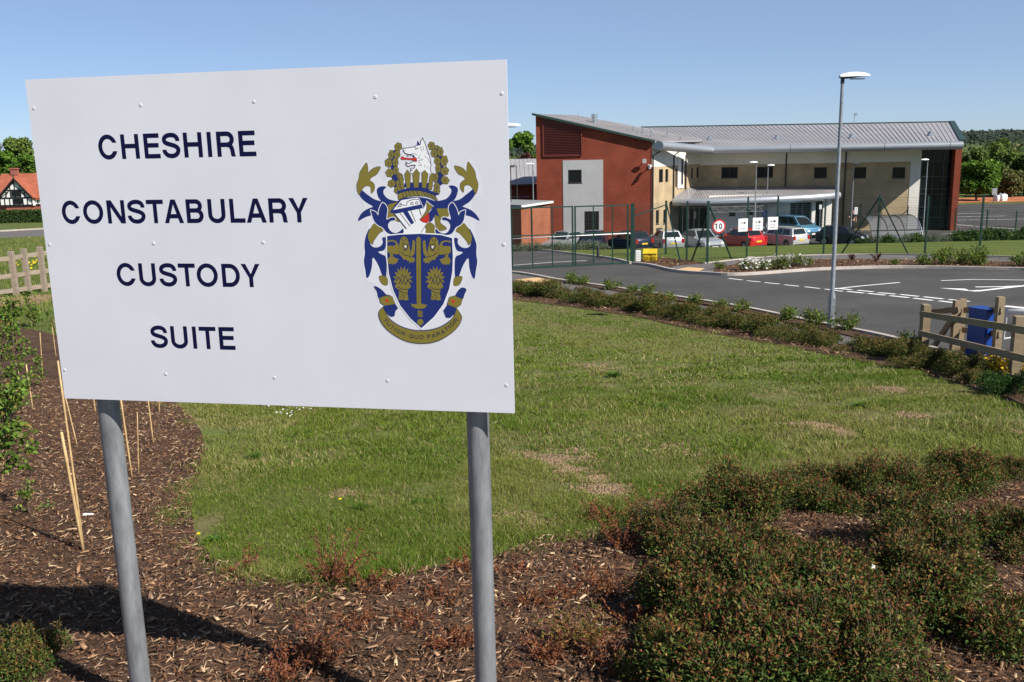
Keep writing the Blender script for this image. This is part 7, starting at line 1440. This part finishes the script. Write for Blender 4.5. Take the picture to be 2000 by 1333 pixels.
n = 100000; r = np.random.default_rng(31); x = r.uniform(-1500, 1700, n); y = r.uniform(900, 1350, n); cl = vnoise(x, y, 14, 51); z = hillz(x, y) - 1 + r.random(n)**.6*(5 + 3.5*cl + 3*vnoise(x, y, 60, 52)); C = np.stack([x, y, z], 1)
wd = npmesh('far_woods', leafquads(C, rdir(n, r), rdir(n, r)*.6 + np.array([0,-.7,.7]), r.uniform(2.2,4.6,n), r.uniform(2,4,n)), 4, leafmat('far_foliage', trans=.1, rough=.9), np.repeat(pal([(.040,.056,.040),(.046,.064,.042),(.036,.050,.040)], [2,1,2], n, r, .06)*(.85+.3*cl[:,None]), 4, 0)); wd['kind'] = 'stuff'
n = 70000; x = r.uniform(-500, 520, n); y = r.uniform(200, 420, n); m_ = (vnoise(x, y, 45, 61) > .42) & ~((np.abs(x - .47*y) < 12) & (y > 260)); x, y = x[m_], y[m_]; n = len(x); cl = vnoise(x, y, 7, 62); z = G(x, y) + r.random(n)**.6*(3 + 4*cl)
wd = npmesh('hedgerow_woods', leafquads(np.stack([x,y,z],1), rdir(n, r), rdir(n, r) + np.array([0,-.5,.6]), r.uniform(.6,1.3,n), r.uniform(.5,1.1,n)), 4, m_leaf, np.repeat(pal([(.06,.10,.03),(.09,.13,.035),(.045,.075,.025)], [2,1,2], n, r)*(.75+.5*cl[:,None]), 4, 0)); wd['kind'] = 'stuff'
m_fh = mat('far_house_wall', (.48,.33,.24), .9); m_fr = mat('far_house_roof', (.36,.14,.09), .9)
for i, (px, w_) in enumerate([(1968,9),(1981,13),(1997,10)]):
    Y = 560; p = at(px, 291, Y); o = thing('far_house', ['leftmost','middle','rightmost'][i] + ' of the tiny orange houses on the far hillside', 'house', (p.x, Y, p.z - 4), .2*i, 'tiny houses on the far hillside'); mb = MB(); mb.box((0,0,2.0), (w_, 6, 5.6)); mb.build('wall', m_fh, o, local=True); mb = MB(); mb.prism([(-w_/2-.3,-3.4,4.8),(-w_/2-.3,3.4,4.8),(-w_/2-.3,0,6.6)], (w_+.6,0,0)); mb.build('roof', m_fr, o, local=True)
mb = MB(); p = at(1985, 300, 560); mb.add([(p.x-60, 545, 0),(p.x+90, 545, 0),(p.x+90, 600, p.z-4),(p.x-60, 600, p.z-4)], [(0,1,2,3)]); mb.add([(p.x-60, 600, p.z-4),(p.x+90, 600, p.z-4),(p.x+90, 700, -1),(p.x-60, 700, -1)], [(0,1,2,3)]); struct(mb.build('hillside', m_ground))
# distant vehicle shapes and the sign by the earth strip
for px, sz, lab in ((1948, .75, 'left of the two white bulk bags on the earth strip'), (1957, .9, 'right of the two white bulk bags on the earth strip')):
    p = at(px, 392, 116); o = thing('bulk_bag', lab, 'bulk bag', (p.x, 116, .05), .3, 'white bulk bags on the earth strip'); mb = MB(); sz_ = sz
    mb.loft([[(k1*a*sz_/2, k1*b*sz_/2, zz*sz_) for a, b in ((-1,-.8),(-.8,-1),(.8,-1),(1,-.8),(1,.8),(.8,1),(-.8,1),(-1,.8))] for k1, zz in ((.92,0),(1.06,.35),(1.0,.75),(.8,.92))]); mb.build('sack', m_whitep, o, local=True, smooth=True, angle=40)
    mb = MB()
    for a in (-1, 1): mb.tube([(a*.3*sz_, -.2*sz_, .88*sz_), (a*.34*sz_, 0, 1.08*sz_), (a*.3*sz_, .2*sz_, .88*sz_)], .02, 5)
    mb.build('handle', m_whitep, o, local=True)
p = at(1941, 390, 114); o = thing('site_sign', 'grey site sign board on a post by the earth strip', 'sign', (p.x, 114, .03)); mb = MB(); mb.tube([(0,0,0),(0,0,1.6)], .04, 6); mb.build('post', m_galv, o, local=True); mb = MB(); mb.box((0,-.05,1.3), (.6,.03,.8)); mb.build('panel', m_signg, o, local=True)
